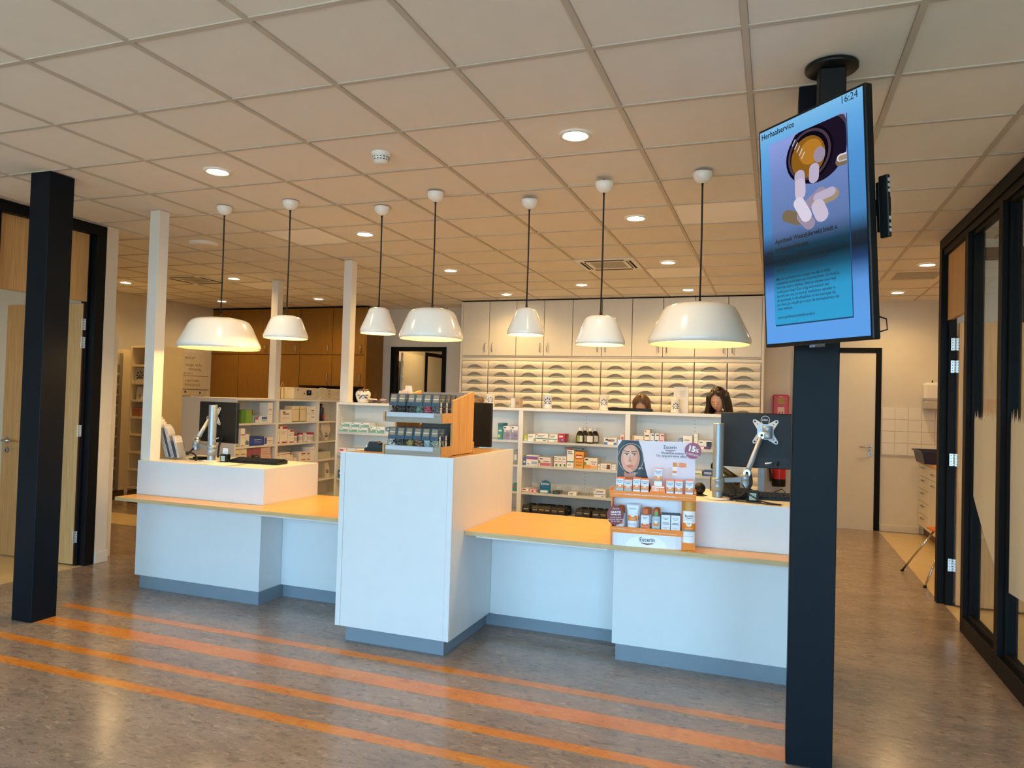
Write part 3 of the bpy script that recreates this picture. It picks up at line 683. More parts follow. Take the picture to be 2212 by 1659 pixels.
# ================================================================== white wall cupboards and drawer cabinets at the back
CW = .4134
WX0, WY = -4.297, 9.65
def barhandle(parent, x, z, y, L=.13, mat=None, vertical=True):
    if vertical: p = [(x, y, z - L / 2), (x, y - .028, z - L / 2 + .012), (x, y - .028, z + L / 2 - .012), (x, y, z + L / 2)]
    else: p = [(x - L / 2, y, z), (x - L / 2 + .012, y - .028, z), (x + L / 2 - .012, y - .028, z), (x + L / 2, y, z)]
    part(parent, 'handle', MB().tube(p, .006, 6), mat or m_steel)
def drawer_mesh():
    nx, nz = 44, 16; wd, hd = CW - .012, .1075; b = MB()
    for j in range(nz + 1):
        tt = j / nz
        for i in range(nx + 1):
            u = i / nx; x = -wd / 2 + wd * u; z = hd * tt
            y = -.022 * (1 - abs(2 * tt - 1) ** 2.2) * min(1, min(u, 1 - u) / .04 + .35)
            ex = (u - .5) / .30; q = ex * ex
            if q < 1:
                low = .50 * (1 - q); hi = .14 * (1 - q)
                if tt < low: y += .034 * min(1, (low - tt) / .07)
                if tt > 1 - hi: y += .014 * min(1, (tt - 1 + hi) / .1)
            b.v.append((x, y, z))
    for j in range(nz):
        for i in range(nx):
            a = j * (nx + 1) + i; u, tt = (i + .5) / nx, (j + .5) / nz; q = ((u - .5) / .30) ** 2; b.face((a, a + 1, a + nx + 2, a + nx + 1), 1 if q < 1 and tt < .52 * (1 - q) else 0, True)
    b.box(-wd / 2, wd / 2, .024, .05, .001, hd - .001)
    for s in (-1, 1):
        b.box(s * .105 - .022, s * .105 + .022, -.0235, -.016, hd * .62, hd * .72, b=.002)
    return b.mesh('drawer', [m_drawer, P('translucent_scoop', 'aca898', .3, vary=.02)])
m_drawer = P('cream_drawer_plastic', 'e7dfcd', .34, vary=.015)
m_cup = P('cream_cupboard_front', 'e4ddcd', .45, vary=.015)
dm = drawer_mesh()
NTH = ('leftmost', 'second', 'third', 'fourth', 'rightmost')
for u in range(5):
    xl = WX0 + u * 2 * CW; w2 = 2 * CW
    t = thing('wall_cupboard', 'cream two door wall cupboard over the drawers, %s of the row of five' % (NTH[u] if u in (0, 4) else NTH[u] + ' from left'), 'cupboard', (xl, WY, 2.13), 0, 'cream wall cupboards')
    part(t, 'body', MB().box(.001, w2 - .001, .021, .78, .03, .835), m_cup)
    part(t, 'gap_shade_sheet', MB().box(.002, w2 - .002, .0205, .0209, .05, .834), m_screw, label='dark sheet painting the shade between the doors')  # dark sheet stands in for the shade in the door gaps
    for k in (0, 1):
        dr = part(t, 'door', MB().box(k * CW + .004, (k + 1) * CW - .004, 0, .02, .052, .832, b=.002), m_cup)
        barhandle(dr, CW - .055 if k == 0 else CW + .055, .17, 0, .12)
    t = thing('drawer_cabinet', 'cream cabinet of shallow scooped drawers, %s of the row of five' % (NTH[u] if u in (0, 4) else NTH[u] + ' from left'), 'drawer cabinet', (xl, WY, 0), 0, 'cream drawer cabinets')
    part(t, 'body', MB().box(.001, w2 - .001, .06, .78, .06, 2.12).box(.001, w2 - .001, .02, .06, 2.112, 2.155).box(.001, w2 - .001, .03, .06, .03, .115), m_cup)
    part(t, 'gap_shade_sheet', MB().box(.002, w2 - .002, .045, .0595, .116, 2.105), m_screw, label='dark sheet painting the shade between the drawers')  # black backing paints in the shade between the drawers
    for k in (0, 1):
        for r in range(18): part(t, 'drawer', dm, None, ((k + .5) * CW, 0, .118 + r * .1105))
    if u == 4: part(t, 'end_panel', MB().box(w2, w2 + .03, -.005, .78, .0, 2.965, b=.002), m_cup)
    if u == 0: part(t, 'end_panel', MB().box(-.03, 0, -.005, .78, .0, 2.965, b=.002), m_cup)
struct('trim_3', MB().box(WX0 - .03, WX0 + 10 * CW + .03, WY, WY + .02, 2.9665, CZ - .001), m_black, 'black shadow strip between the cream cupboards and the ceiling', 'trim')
# ================================================================== oak cupboards
OX = [-9.14, -8.558, -7.93, -7.325, -6.703, -6.10]
OY = 9.92
def oak(label, c0, c1, low):
    x0, x1 = OX[c0], OX[c1]
    t = thing('oak_cupboard', label, 'cupboard', (x0, OY, 0)); zl = 1.69 if low else .1
    part(t, 'body', MB().box(.002, x1 - x0 - .002, .021, .52, zl + (.0 if low else -.02), 2.955), m_oakcab)
    part(t, 'gap_shade_sheet', MB().box(.003, x1 - x0 - .003, .0204, .0209, zl + .002, 2.953), m_screw, label='dark sheet painting the shade between the doors')  # dark backing paints the shaded joints of the oak doors
    for c in range(c0, c1):
        a, b_ = OX[c] - x0, OX[c + 1] - x0
        d = part(t, 'door', MB().box(a + .0045, b_ - .0045, 0, .02, 2.198, 2.95, b=.002), m_oakcab)
        hxx = b_ - .07 if (c % 2 == 1 or c == 4) else b_ - .07
        barhandle(d, hxx, 2.29, 0, .13)
        d = part(t, 'door', MB().box(a + .0045, b_ - .0045, 0, .02, zl + .004, 2.189, b=.002), m_oakcab)
        barhandle(d, hxx, 1.80 if low else 1.25, 0, .17)
    return t
oak('tall oak cupboard, leftmost pair of doors by the far left wall', 0, 2, False)
oak('tall narrow oak cupboard behind the square post on the side shelf', 2, 3, False)
t = oak('oak wall cupboards above the grey niche with the label printers', 3, 5, True)
part(t, 'end_panel', MB().box(OX[5] - OX[3], OX[5] - OX[3] + .03, -.002, .52, 0, 2.955, b=.002), m_oakcab)
part(t, 'niche_back', MB().box(.0, OX[5] - OX[3], .50, .52, .0, 1.688), m_dark, label='dark niche back')
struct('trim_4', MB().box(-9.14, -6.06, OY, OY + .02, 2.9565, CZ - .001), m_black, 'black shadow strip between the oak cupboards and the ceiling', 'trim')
single('niche_cabinet', 'low oak base cabinet in the niche below the oak wall cupboards', 'cabinet', MB().box(-7.31, -6.11, 9.95, 10.40, 0.0, .90, b=.003).box(-7.31, -6.11, 9.945, 10.40, .902, .935, b=.003), m_oakcab)
# ================================================================== shelf units
m_pin = m_screw
SZ = [1.17, .943, .692, .49, .10]
def shelf_unit(label, x0, x1, y0=6.40, dep=.34, top=1.475):
    w_ = x1 - x0; t = thing('shelf_unit', label, 'shelf', (x0, y0, 0), 0, 'white shelf units behind the counter')
    part(t, 'side_panel', MB().box(0, .022, 0, dep, 0, top - .024, b=.001), m_shelfw)
    part(t, 'side_panel', MB().box(w_ - .022, w_, 0, dep, 0, top - .024, b=.001), m_shelfw)
    part(t, 'top_panel', MB().box(0, w_, 0, dep, top - .0235, top, b=.001), m_shelfw)
    part(t, 'back_panel', MB().box(.022, w_ - .022, dep - .012, dep, .05, top - .024), m_shelfw)
    for z in SZ: part(t, 'shelf', MB().box(.0225, w_ - .0225, .004, dep - .0125, z - .02, z, b=.001), m_shelfw)
    pn = MB()
    for z in [q * .032 + .13 for q in range(41)]:
        for yy in (.05, dep - .06):
            pn.poly([(.0226, yy + .0035 * cos(a * pi / 3), z + .0035 * sin(a * pi / 3)) for a in range(6)]); pn.poly([(w_ - .0226, yy + .0035 * cos(a * pi / 3), z + .0035 * sin(-a * pi / 3)) for a in range(6)])
    for z in [q * .032 + .13 for q in range(41)]: pn.disc(w_ * .545, z, .0035, dep - .0125, 0, 6)
    part(t, 'peg_holes', pn, m_pin, kind='stuff')
    for z in SZ[:3]: part(t, 'price_rail', MB().box(.024, w_ - .024, -.004, .003, z - .018, z + .012), m_acryl)
FX = [-4.25, -3.221, -2.229, -1.222, -.212]
shelf_unit('white shelf unit with teal cartons, left end of the front shelf row', FX[0], FX[1])
shelf_unit('white shelf unit hidden partly by the sweets stand, second of the front row', FX[1], FX[2])
shelf_unit('white shelf unit with brown bottles, third of the front row', FX[2], FX[3])
shelf_unit('white shelf unit behind the sun care display, right end of the front row', FX[3], FX[4])
LZ = [1.18, .905, .65, .377, .10]
def side_unit(label, y0, y1, endp=False):
    w_ = y1 - y0; t = thing('shelf_unit', label, 'shelf', (-5.88, y0, 0), 0, 'white shelf units along the left side'); top = 1.477; dp = .80
    part(t, 'side_panel', MB().box(-dp, 0, 0, .025, 0, top - .026, b=.001), m_shelfw)
    part(t, 'side_panel', MB().box(-dp, 0, w_ - .025, w_, 0, top - .026, b=.001), m_shelfw)
    part(t, 'top_panel', MB().box(-dp, 0, 0, w_, top - .0255, top, b=.001), m_shelfw)
    part(t, 'back_panel', MB().box(-.40, -.385, .025, w_ - .025, .05, top - .026), m_shelfw)
    for z in LZ: part(t, 'shelf', MB().box(-.3845, -.004, .0255, w_ - .0255, z - .022, z, b=.001), m_shelfw)
side_unit('white side shelf unit nearest the counter, holding the green carton', 6.80, 7.56)
side_unit('white side shelf unit in the middle, holding the red capped cartons', 7.561, 8.425)
side_unit('white side shelf unit farthest back, holding plastic bags and bottles', 8.426, 9.29)
# ================================================================== cartons and bottles on the shelves
INK = P('print_dark', '2a2c34', .6, vary=0)
def PR(c): return P('print_' + c, c, .5, vary=0)
CW_ = 'f0eee8'
# spec: body colour, list of prints (colour, u0, u1, v0, v1) in fractions of the face
SPEC = {
 'lime': ('c9cf3a', [('e6e8b0', .1, .9, .05, .3)]), 'palegreen': (CW_, [('7c9a4a', .82, 1, 0, .4), ('8e8e92', .08, .7, .62, .72), ('b0b0b4', .08, .55, .42, .48)]),
 'tealband': (CW_, [('2e8a8c', 0, 1, .30, .42), ('c83a4a', 0, .12, .84, 1), ('55606c', .12, .75, .72, .80), ('7c848c', .12, .6, .56, .62), ('55606c', .6, .85, .08, .16)]),
 'red': ('c2283a', [('f0e8e8', .1, .7, .62, .82), ('3a4a9a', .3, .75, .08, .45), ('7a9ad0', .45, .75, .2, .4)]), 'maalox': (CW_, [('3a7ab8', 0, .28, 0, .34), ('3a7ab8', .78, 1, 0, .34), ('c83a3a', .3, .78, .46, .56)]),
 'redsm': ('e8d0c8', [('c0503a', .2, .8, .3, .8)]), 'blue': ('5a6a9a', [('e8e8f0', .1, .9, .3, .55)]), 'microlax': (CW_, [('5a78b8', 0, 1, .6, .92), ('5a78b8', .05, .3, .06, .16), ('9ab0d8', .45, .95, .1, .4)]),
 'pinkgreen': ('e9dfe0', [('c06a8a', .12, 1, .02, .38), ('6a9a3a', 0, .14, .3, .62), ('3a3a3a', .1, .35, .78, .9), ('8a6a72', .4, .9, .52, .6)]), 'small': (CW_, [('b83a3a', .05, .95, .46, .52), ('4a6a3a', .35, .9, .05, .28), ('888888', .12, .8, .7, .76), ('888888', .12, .7, .84, .9)]),
 'tallteal': (CW_, [('2e8a8c', 0, 1, .30, .37), ('8a8e96', .12, .85, .78, .83), ('55606c', .12, .7, .88, .93), ('a0a4a8', .12, .6, .12, .17)]), 'orange': ('e0a23c', [('b82a1e', .12, .88, .55, .82), ('f0e0c0', .18, .82, .62, .74), ('c04a2a', .1, .9, .34, .38), ('6a4a1a', .15, .8, .16, .20)]),
 'orgreen': ('ece4d6', [('e0963a', 0, .5, .02, .36), ('e8b068', .5, 1, .02, .3), ('6a9a3a', 0, .16, .34, .62), ('3a3a3a', .06, .3, .8, .92), ('b06a7a', .6, .85, .42, .5), ('8a8a8a', .5, .95, .62, .7)]), 'smallb': (CW_, [('d0a070', .2, .8, .2, .7)]),
 'brown': (CW_, [('6a3a24', .6, .95, .1, .9), ('c8683a', .1, .6, .22, .34), ('888888', .1, .5, .6, .7)]), 'white': (CW_, [('9aa0a8', .12, .7, .6, .7), ('c0c4c8', .12, .9, .3, .36)]), 'redflat': (CW_, [('c84a4a', .05, .6, .5, .9), ('c84a4a', 0, 1, 0, .12)]),
 'pink': ('e6b8c0', [('b83a6a', .3, .55, .15, .85), ('f0e8ea', .6, .95, .3, .5)]), 'dkgreen': ('2a4a44', [('8a9a94', .2, .8, .4, .6)]), 'purple': (CW_, [('5a4a9a', 0, 1, .30, .38), ('c83a5a', 0, .1, .86, 1), ('6a6a78', .14, .85, .74, .82), ('8a8a94', .14, .8, .58, .64), ('55555f', .65, .9, .06, .14)]),
 'vogel': ('efe4cf', [('d8803a', .02, .16, .5, .95), ('3a3a3a', .28, .62, .42, .62), ('c8a878', .62, .98, .42, .6)]), 'vtall': ('efe4cf', [('d8822a', 0, 1, .0, .30), ('6a6a5a', 0, 1, .32, .37), ('3a3a3a', .15, .9, .6, .68), ('d8803a', .08, .35, .84, .97)]), 'eyeteal': ('e6eaee', [('5a9ab0', .1, .7, .15, .48), ('1e3a4a', .28, .52, .22, .40), ('2a4a5a', .35, .95, .82, .92)]),
 'eyenavy': ('dfe4ec', [('1e2e44', .08, .78, .08, .50), ('2a3a5a', .35, .95, .82, .92)]), 'eyepink': ('ecc8c8', [('d8606a', .08, .75, .08, .50), ('3a1e2a', .25, .55, .2, .4), ('7a3a4a', .35, .95, .82, .92)]), 'bluesm': ('7a94b8', [('e8f0f8', .2, .8, .3, .7)]), 'tall': (CW_, [('9a9aa0', .2, .8, .75, .79), ('b0b0b4', .2, .7, .5, .53)]),
 'purplew': (CW_, [('5a3a6a', .42, .98, .02, .32), ('2a3a50', .6, 1, .32, .9), ('55606c', .08, .3, .76, .86), ('a8a8ac', .1, .45, .3, .4)]), 'whgreen': (CW_, [('4a8a4a', .05, .7, .2, .45), ('c0c83a', .7, .98, .1, .5)]), 'bluewh': ('2e5a9a', [('f0f0f0', .1, .9, .35, .75), ('c83a3a', .12, .25, .45, .65)]), 'yellow': ('d8d07a', [('4a8a4a', .1, .5, .2, .7)]),
 'teal': ('eaf0ee', [('6aaeb0', .02, .98, .02, .40), ('8cc4c2', .3, .98, .40, .62), ('8ab04a', 0, .12, .35, .6), ('c85a4a', .5, .9, .34, .46), ('3a4a5a', .1, .34, .8, .9)]), 'teal2': ('eaf0ee', [('78b6b6', .02, .98, .02, .45), ('94c8c6', .3, .98, .45, .66), ('c85a4a', .5, .9, .36, .48), ('3a4a5a', .1, .34, .8, .9)]),
 'bluew': ('e4eaf2', [('4a74a8', .05, .95, .7, .98), ('7a94b8', .1, .6, .3, .42)]), 'bluew2': ('3a6a98', [('e4eaf2', .1, .9, .2, .55)]), 'pinkw': ('f0e4e6', [('d0506a', .1, .6, .5, .8), ('d08a94', 0, 1, 0, .2)]), 'tealw': ('e4eeee', [('5aa4a4', 0, 1, 0, .5)]), 'blue2': ('2e6aa0', [('e8f0f4', .2, .8, .5, .7)]),
 'tealtall': ('3a8a8e', [('2a6a70', 0, 1, .75, .95), ('c8d84a', .1, .5, .12, .3), ('e8f0f0', .15, .8, .5, .58)]), 'purp': ('ece8f0', [('8a84a8', .02, 1, .0, .55), ('a8a2c0', .3, 1, .55, .72), ('7aa04a', 0, .16, .42, .75), ('3a3a44', .1, .4, .84, .93), ('5a5470', .5, .9, .3, .36)]), 'grey': ('8a9096', [('d8dce0', .1, .9, .3, .7)]), 'tealred': ('3a8a8c', [('c84a3a', .1, .9, .5, .7)]),
 'green': ('5a8a34', [('7aa84a', .4, 1, 0, 1), ('d8703a', .68, .92, .78, .92), ('2a4a1e', .93, 1, .6, 1)]), 'bluered': ('e4e8f0', [('3a5aa8', 0, .2, 0, 1), ('c03a4a', .25, .8, .5, .8), ('3a5aa8', .2, 1, .84, 1)]), 'bluewhite': ('e8ecf2', [('3a64b0', .3, 1, .5, .9), ('8aa8d8', .3, .9, .2, .4)]), 'whitetall': (CW_, [('4a5a78', .1, .8, .62, .64), ('4a5a78', .1, .8, .68, .70), ('9aa0a8', .15, .7, .4, .42)]),
 'whitered': (CW_, [('b83038', .0, 1, .62, .67), ('b83038', .1, .8, .02, .06), ('9aa0a8', .1, .8, .5, .52)]), 'bluetall': ('2a4a94', [('6a94c8', .1, .9, .65, .85)]), 'whgreen2': ('e4e8e0', [('5a8a6a', .1, .9, .1, .4), ('b04a4a', .3, .6, .35, .5)]), 'bluedisp': ('2a48a0', [('d8e0f0', .3, .8, .62, .7), ('8aa0d8', .3, .85, .42, .47), ('8aa0d8', .3, .8, .3, .34)]),
 'whblue': ('ece6da', [('2a48a0', 0, .25, .1, 1), ('9a8a6a', .3, .95, .55, .6), ('9a8a6a', .3, .8, .35, .39)]), 'cream': ('e6dcc0', [('d8c83a', .72, 1, .0, .55), ('8a7a5a', .08, .8, .7, .76), ('8a7a5a', .08, .7, .55, .6), ('a89a7a', .08, .6, .3, .34)]), 'mauve': ('9a5a6a', [('7a3a4a', .1, .5, .1, .6)]), 'pinkish': ('d8b8ac', [('8a5a5a', .1, .6, .5, .54), ('b08a80', .1, .9, .25, .3)]),
 'whlogo': ('efe8da', [('6a5a5a', .2, .75, .62, .70), ('4a2a2a', .2, .4, .76, .86), ('b0a898', .15, .8, .35, .37), ('b0a898', .15, .8, .28, .30)]), 'binder': ('e8d8b0', [('2a2e3a', .0, 1, 0, .03), ('2a2e3a', .95, 1, 0, .9), ('8a7a5a', .15, .8, .78, .81)]), 'stack': (CW_, [('9a7a6a', .05, .95, .49, .51), ('8a6a5a', .2, .8, .7, .75), ('8a6a5a', .2, .8, .25, .3), ('a89a8a', .2, .7, .6, .62)]), 'stackb': (CW_, [('a8a098', .1, .9, .5, .52)]),
 'rw': ('f0ece4', [('b02a30', .3, 1, .86, .99), ('b02a30', .25, .95, .02, .10), ('8a8078', .1, .85, .66, .69), ('8a8078', .1, .7, .56, .58)]), 'ws': ('efe9e0', [('b04a44', 0, 1, .86, .92), ('b0a8a0', .2, .8, .4, .44)]), 'wb': ('efe9e0', [('b83a3a', .35, 1, .78, .90), ('b83a3a', .35, 1, .1, .2), ('55555f', .3, .95, .66, .7)]), 'big': ('efe9e4', [('b0a8a0', .2, .9, .8, .83)]),
}
def carton(name, label, spec, w_, d, h, loc, rz=0, words=None, group=None):
    bc, prs = SPEC[spec]; cols = []; b = MB().box(-w_ / 2, w_ / 2, 0, d, 0, h, b=.0012); mats = [P('carton_' + bc, bc, .45, vary=.02)]
    b.front(-w_ / 2 + .002, w_ / 2 - .002, h * .5, h * .502, -.0001, 0)
    for c, u0, u1, v0, v1 in prs:
        mats.append(PR(c)); b.front(-w_ / 2 + .002 + (w_ - .004) * u0, -w_ / 2 + .002 + (w_ - .004) * u1, .002 + (h - .004) * v0, .002 + (h - .004) * v1, -.0004 - .0002 * len(mats), len(mats) - 1)
    o = single(name, label, 'box', b, mats, loc, rz, group)
    for s, size, u, v, c in (words or ()): text(o, s, size, PR(c), (w_ * u, -.0045, h * v), bold=size * .02)
    return o
def F(spec, x0, x1, z, h, label, d=.13, y=6.425, words=None): carton('medicine_carton', label, spec, x1 - x0 - .002, d, h - .001, ((x0 + x1) / 2, y, z + .0008), 0, words)
def L(spec, y0, y1, z, h, label, d=.13, x=-5.905, words=None): carton('medicine_carton', label, spec, y1 - y0 - .002, d, h - .001, (x, (y0 + y1) / 2, z + .0008), pi / 2, words)
z = 1.17; T3 = ' on the brown bottle shelf'
F('lime', -2.203, -2.172, z, .054, 'small lime yellow carton at the left end' + T3)
F('palegreen', -2.168, -2.090, z, .064, 'pale carton with a green corner' + T3)
F('tealband', -2.085, -1.967, z, .073, 'white carton with teal band, left one of two' + T3)
F('tealband', -1.963, -1.873, z, .072, 'white carton with teal band touching the red carton' + T3)
F('red', -1.870, -1.803, z, .078, 'red carton with blue print' + T3)
F('maalox', -1.440, -1.322, z, .064, 'white carton with blue corners and red bar' + T3, words=[('Maalox', .030, 0, .72, '1e1e28')])
F('redsm', -1.299, -1.262, z, .098, 'small reddish carton at the right end' + T3, y=6.47)
z = .943; T3 = ' on the shelf below the brown bottles'
F('blue', -2.205, -2.178, z, .070, 'narrow blue carton at the left end' + T3)
F('microlax', -2.175, -2.058, z, .095, 'white and blue carton with pink lettering' + T3, words=[('microlax', .030, 0, .72, 'd0407a')])
F('pinkgreen', -2.054, -1.934, z, .082, 'pink carton with a green sweep' + T3)
F('small', -1.902, -1.864, z, .1, 'small white carton with red line, left of three' + T3)
F('small', -1.862, -1.826, z, .1, 'small white carton with red line, middle of three' + T3)
F('small', -1.824, -1.787, z, .1, 'small white carton with red line, right of three' + T3)
F('tallteal', -1.782, -1.713, z, .163, 'tall white carton with teal band' + T3)
F('orange', -1.710, -1.622, z, .152, 'tall orange carton with red emblem' + T3)
F('orgreen', -1.618, -1.494, z, .1, 'wide carton with orange foot and green sweep' + T3)
F('smallb', -1.489, -1.468, z, .048, 'tiny white carton beside the wide orange carton' + T3)
F('brown', -1.465, -1.369, z, .056, 'white carton with brown patch' + T3)
F('white', -1.365, -1.325, z, .052, 'plain white carton at the right end' + T3)
single('flat_pack', 'flat grey teal pack lying across the tall cartons on the middle shelf', 'pack', MB().box(-.085, .085, 0, .10, 0, .012, b=.002).front(-.07, .0, .002, .01, -.0004, 1), [P('pack_tealgrey', '7f9a9c', .4), PR('b83a3a')], (-1.735, 6.455, .943 + .1655))
z = .692; T3 = ' on the low shelf below the brown bottles'
F('redflat', -2.203, -2.144, z, .034, 'flat red and white carton' + T3)
F('pink', -2.131, -2.067, z, .030, 'small pink carton' + T3)
F('dkgreen', -1.907, -1.845, z, .027, 'small dark green carton' + T3)
F('white', -1.762, -1.681, z, .030, 'small white carton between the clear dividers' + T3, words=[('I M', .018, -.1, .5, '2a2a34')])
F('purple', -1.519, -1.412, z, .073, 'white carton with purple band' + T3)
# blue rounded tablet display
b = MB(); w_ = .112
ol = [(-.056, 0), (.056, 0), (.050, .022), (.052, .055)] + [(.052 * cos(a), .068 + .048 * sin(a)) for a in [pi * k / 12 for k in range(13)]] + [(-.052, .055), (-.050, .022)]
b.prism(ol, 'y', 0, .02, 0); b.box(-.05, .05, -.025, -.0005, 0, .034, 1, .002); b.front(-.036, .034, .006, .028, -.0256, 2)
o = single('tablet_display', 'blue rounded shelf display with a white word on the low shelf', 'display', b, [P('display_blue', '1f6f9c', .4, vary=.1), P('display_blue2', '2a86b0', .4), PR('e8eef4')], (-1.991, 6.45, z + .0008))
text(o, 'Zovirax', .026, PR('f0f4f8'), (0, -.0012, .085), bold=.0006)
# dividers
def dividers(label, xs, z, h=.07, d=.16, y=6.43):
    t = thing('shelf_divider', label, 'shelf divider', (xs[0], y, z + .0006))
    for x in xs: part(t, 'plate', MB().prism([(0, 0), (d, 0), (d, h), (.05, h), (0, .03)], 'x', x - xs[0], x - xs[0] + .002), m_acryl)
dividers('clear acrylic dividers beside the red carton', [-1.798, -1.765, -1.732], 1.17)
dividers('clear acrylic dividers around the brown bottles', [-1.712, -1.625, -1.53, -1.50], 1.17, d=.09)
dividers('clear acrylic dividers beside the blue tablet display', [-1.92, -1.84, -1.80, -1.775], .692)
dividers('clear acrylic dividers left of the purple banded carton', [-1.67, -1.64, -1.60, -1.57], .692)
dividers('clear acrylic divider right of the purple banded carton', [-1.40, -1.37], .692)
# brown bottles
m_amber = P('amber_glass', '1c1208', .12, vary=.05, coat=.4)
def bottle(x, y, label, lab=True, col_='d8d4b8', grn=True):
    t = thing('medicine_bottle', label, 'bottle', (x, y, 1.171))
    part(t, 'glass', MB().lathe([(.0005, 0), (.032, 0), (.035, .004), (.035, .075), (.031, .088), (.014, .112), (.013, .118), (.0005, .118)], 20), m_amber)
    part(t, 'cap', MB().lathe([(.016, .113), (.016, .138), (.014, .141), (.0005, .141)], 18), m_ceram, label='white screw cap')
    b = MB(); n = 9
    for k in range(n):
        a0, a1 = -2.3 + 1.75 * k / n, -2.3 + 1.75 * (k + 1) / n; r = .0354
        b.poly([(r * cos(a0), r * sin(a0), .014), (r * cos(a1), r * sin(a1), .014), (r * cos(a1), r * sin(a1), .07), (r * cos(a0), r * sin(a0), .07)], 1 if (grn and k < 5) else 0)
    part(t, 'paper_label', b, [PR('e8e6dc'), PR('9aa85a')], label='pale paper label')
bottle(-1.672, 6.465, 'brown bottle with green and white label, front left of four'); bottle(-1.650, 6.56, 'brown bottle behind the front left bottle')
bottle(-1.578, 6.465, 'brown bottle with white label, front right of four', grn=False); bottle(-1.553, 6.56, 'brown bottle behind the front right bottle', grn=False)
# pouches with kraft window
m_pouch = P('black_pouch', '1a1b1f', .35, vary=.1); m_kraft = P('kraft_paper', 'b98a58', .7, vary=.08, scale=40)
pb = MB(); pw = .036
pb.convex([(-pw, 0, 0), (pw, 0, 0), (pw, .05, 0), (-pw, .05, 0), (-pw * .96, .006, .055), (pw * .96, .006, .055), (pw * .96, .046, .055), (-pw * .96, .046, .055), (-pw * .8, .024, .083), (pw * .8, .024, .083), (pw * .8, .028, .083), (-pw * .8, .028, .083)],
          [(0, 1, 2, 3), (0, 1, 5, 4), (1, 2, 6, 5), (2, 3, 7, 6), (3, 0, 4, 7), (4, 5, 9, 8), (5, 6, 10, 9), (6, 7, 11, 10), (7, 4, 8, 11), (8, 9, 10, 11)], 0)
pb.poly([(-.024, .0032, .034), (.024, .0032, .034), (.022, .0150, .068), (-.022, .0150, .068)], 1); pb.poly([(-.024, .0042, .044), (.024, .0042, .044), (.024, .0046, .049), (-.024, .0046, .049)], 2)
pmesh = pb.mesh('sweets_pouch', [m_pouch, m_kraft, PR('d8c8a8')])
NTH10 = ('first', 'second', 'third', 'fourth', 'fifth', 'sixth', 'seventh', 'eighth', 'ninth', 'tenth')
for q, x in enumerate((-2.158, -2.080, -2.012, -1.957, -1.885, -1.817, -1.652, -1.587, -1.502, -1.425)):
    for k in range(3):
        lb = 'black pouch with kraft window, %s from left in the front row of the lowest shelf' % NTH10[q] if k == 0 else 'black kraft window pouch standing behind the front row of the lowest shelf'
        single('sweets_pouch', lb, 'pouch', pmesh, None, (x + rnd.uniform(-.006, .006) + .006 * k, 6.425 + .065 * k, .4908), rnd.uniform(-.12, .12), 'black kraft window pouches')
# unit D
z = 1.17; T3 = ' above the sun care display'
F('vogel', -1.192, -1.087, z, .092, 'wide cream carton with orange leaf' + T3, y=6.46)
F('vtall', -1.084, -1.033, z, .150, 'tall cream carton with orange foot' + T3, y=6.46)
F('eyeteal', -1.031, -.995, z, .12, 'small eye care carton with teal ring' + T3, y=6.46)
F('eyenavy', -.991, -.952, z, .12, 'small eye care carton with navy disc' + T3, y=6.46)
F('eyepink', -.949, -.906, z, .12, 'small pink eye care carton' + T3, y=6.46)
F('bluesm', -.787, -.748, z, .083, 'small blue carton' + T3, y=6.47)
F('white', -.745, -.665, z, .112, 'square white carton beside the small blue carton' + T3, y=6.46)
F('tall', -.650, -.618, z, .130, 'tall narrow white carton' + T3, y=6.46)
F('purplew', -.611, -.496, z, .077, 'white carton with purple and navy corner' + T3)
F('white', -.492, -.455, z, .076, 'plain white carton at the right end' + T3)
T3 = ' on the shelf right of the sun care display'
F('whgreen', -.640, -.572, .943, .042, 'flat white carton with green bar' + T3); F('bluewh', -.566, -.485, .943, .045, 'flat blue carton with white panel' + T3, words=[('PK Merz', .014, .05, .55, '1e2a5a')]); F('yellow', -.398, -.348, .943, .04, 'small yellow carton behind the monitor arm' + T3)
# unit A
z = 1.17; T3 = ' near the white post'
for k, (a, b_) in enumerate(((-4.222, -4.115), (-4.111, -4.001), (-3.998, -3.888))):
    pos = ('left', 'middle', 'right')[k]
    F('teal', a, b_, z, .052, 'teal and white carton, lower layer %s' % pos + T3)
    F('teal2', a + .022, b_ + .022, z + .0525, .050, 'teal and white carton, upper layer %s' % pos + T3)
F('teal', -3.861, -3.785, z, .068, 'taller teal carton beside the stacked pairs' + T3); F('teal', -3.781, -3.686, z, .067, 'taller teal carton beside the blue and white pair' + T3)
F('bluew', -3.680, -3.588, z, .036, 'blue and white carton, lower of the pair' + T3); F('bluew2', -3.678, -3.586, z + .0365, .032, 'dark blue carton, upper of the pair' + T3)
F('pinkw', -4.222, -4.127, .943, .062, 'white and pink carton low' + T3); F('tealw', -4.124, -4.017, .943, .062, 'white and teal carton next to the pink one' + T3); F('tealw', -4.011, -3.918, .943, .064, 'white and teal carton by the payment terminal' + T3)
F('blue2', -4.222, -4.170, .692, .084, 'plain blue carton low' + T3)
dividers('clear acrylic dividers above the teal cartons', [-4.09, -4.06, -4.03, -4.0, -3.97], 1.17 + .103, .04, .10, 6.45)
# unit B
T3 = ' beside the black counter screen'
F('tealtall', -2.468, -2.416, 1.17, .156, 'tall teal carton' + T3); F('purp', -2.412, -2.339, 1.17, .131, 'purple and white carton, left one' + T3); F('purp', -2.335, -2.264, 1.17, .133, 'purple and white carton, right one' + T3)
F('grey', -2.300, -2.262, .943, .135, 'grey carton low' + T3); F('tealred', -2.303, -2.262, .692, .073, 'teal and red carton lowest' + T3)
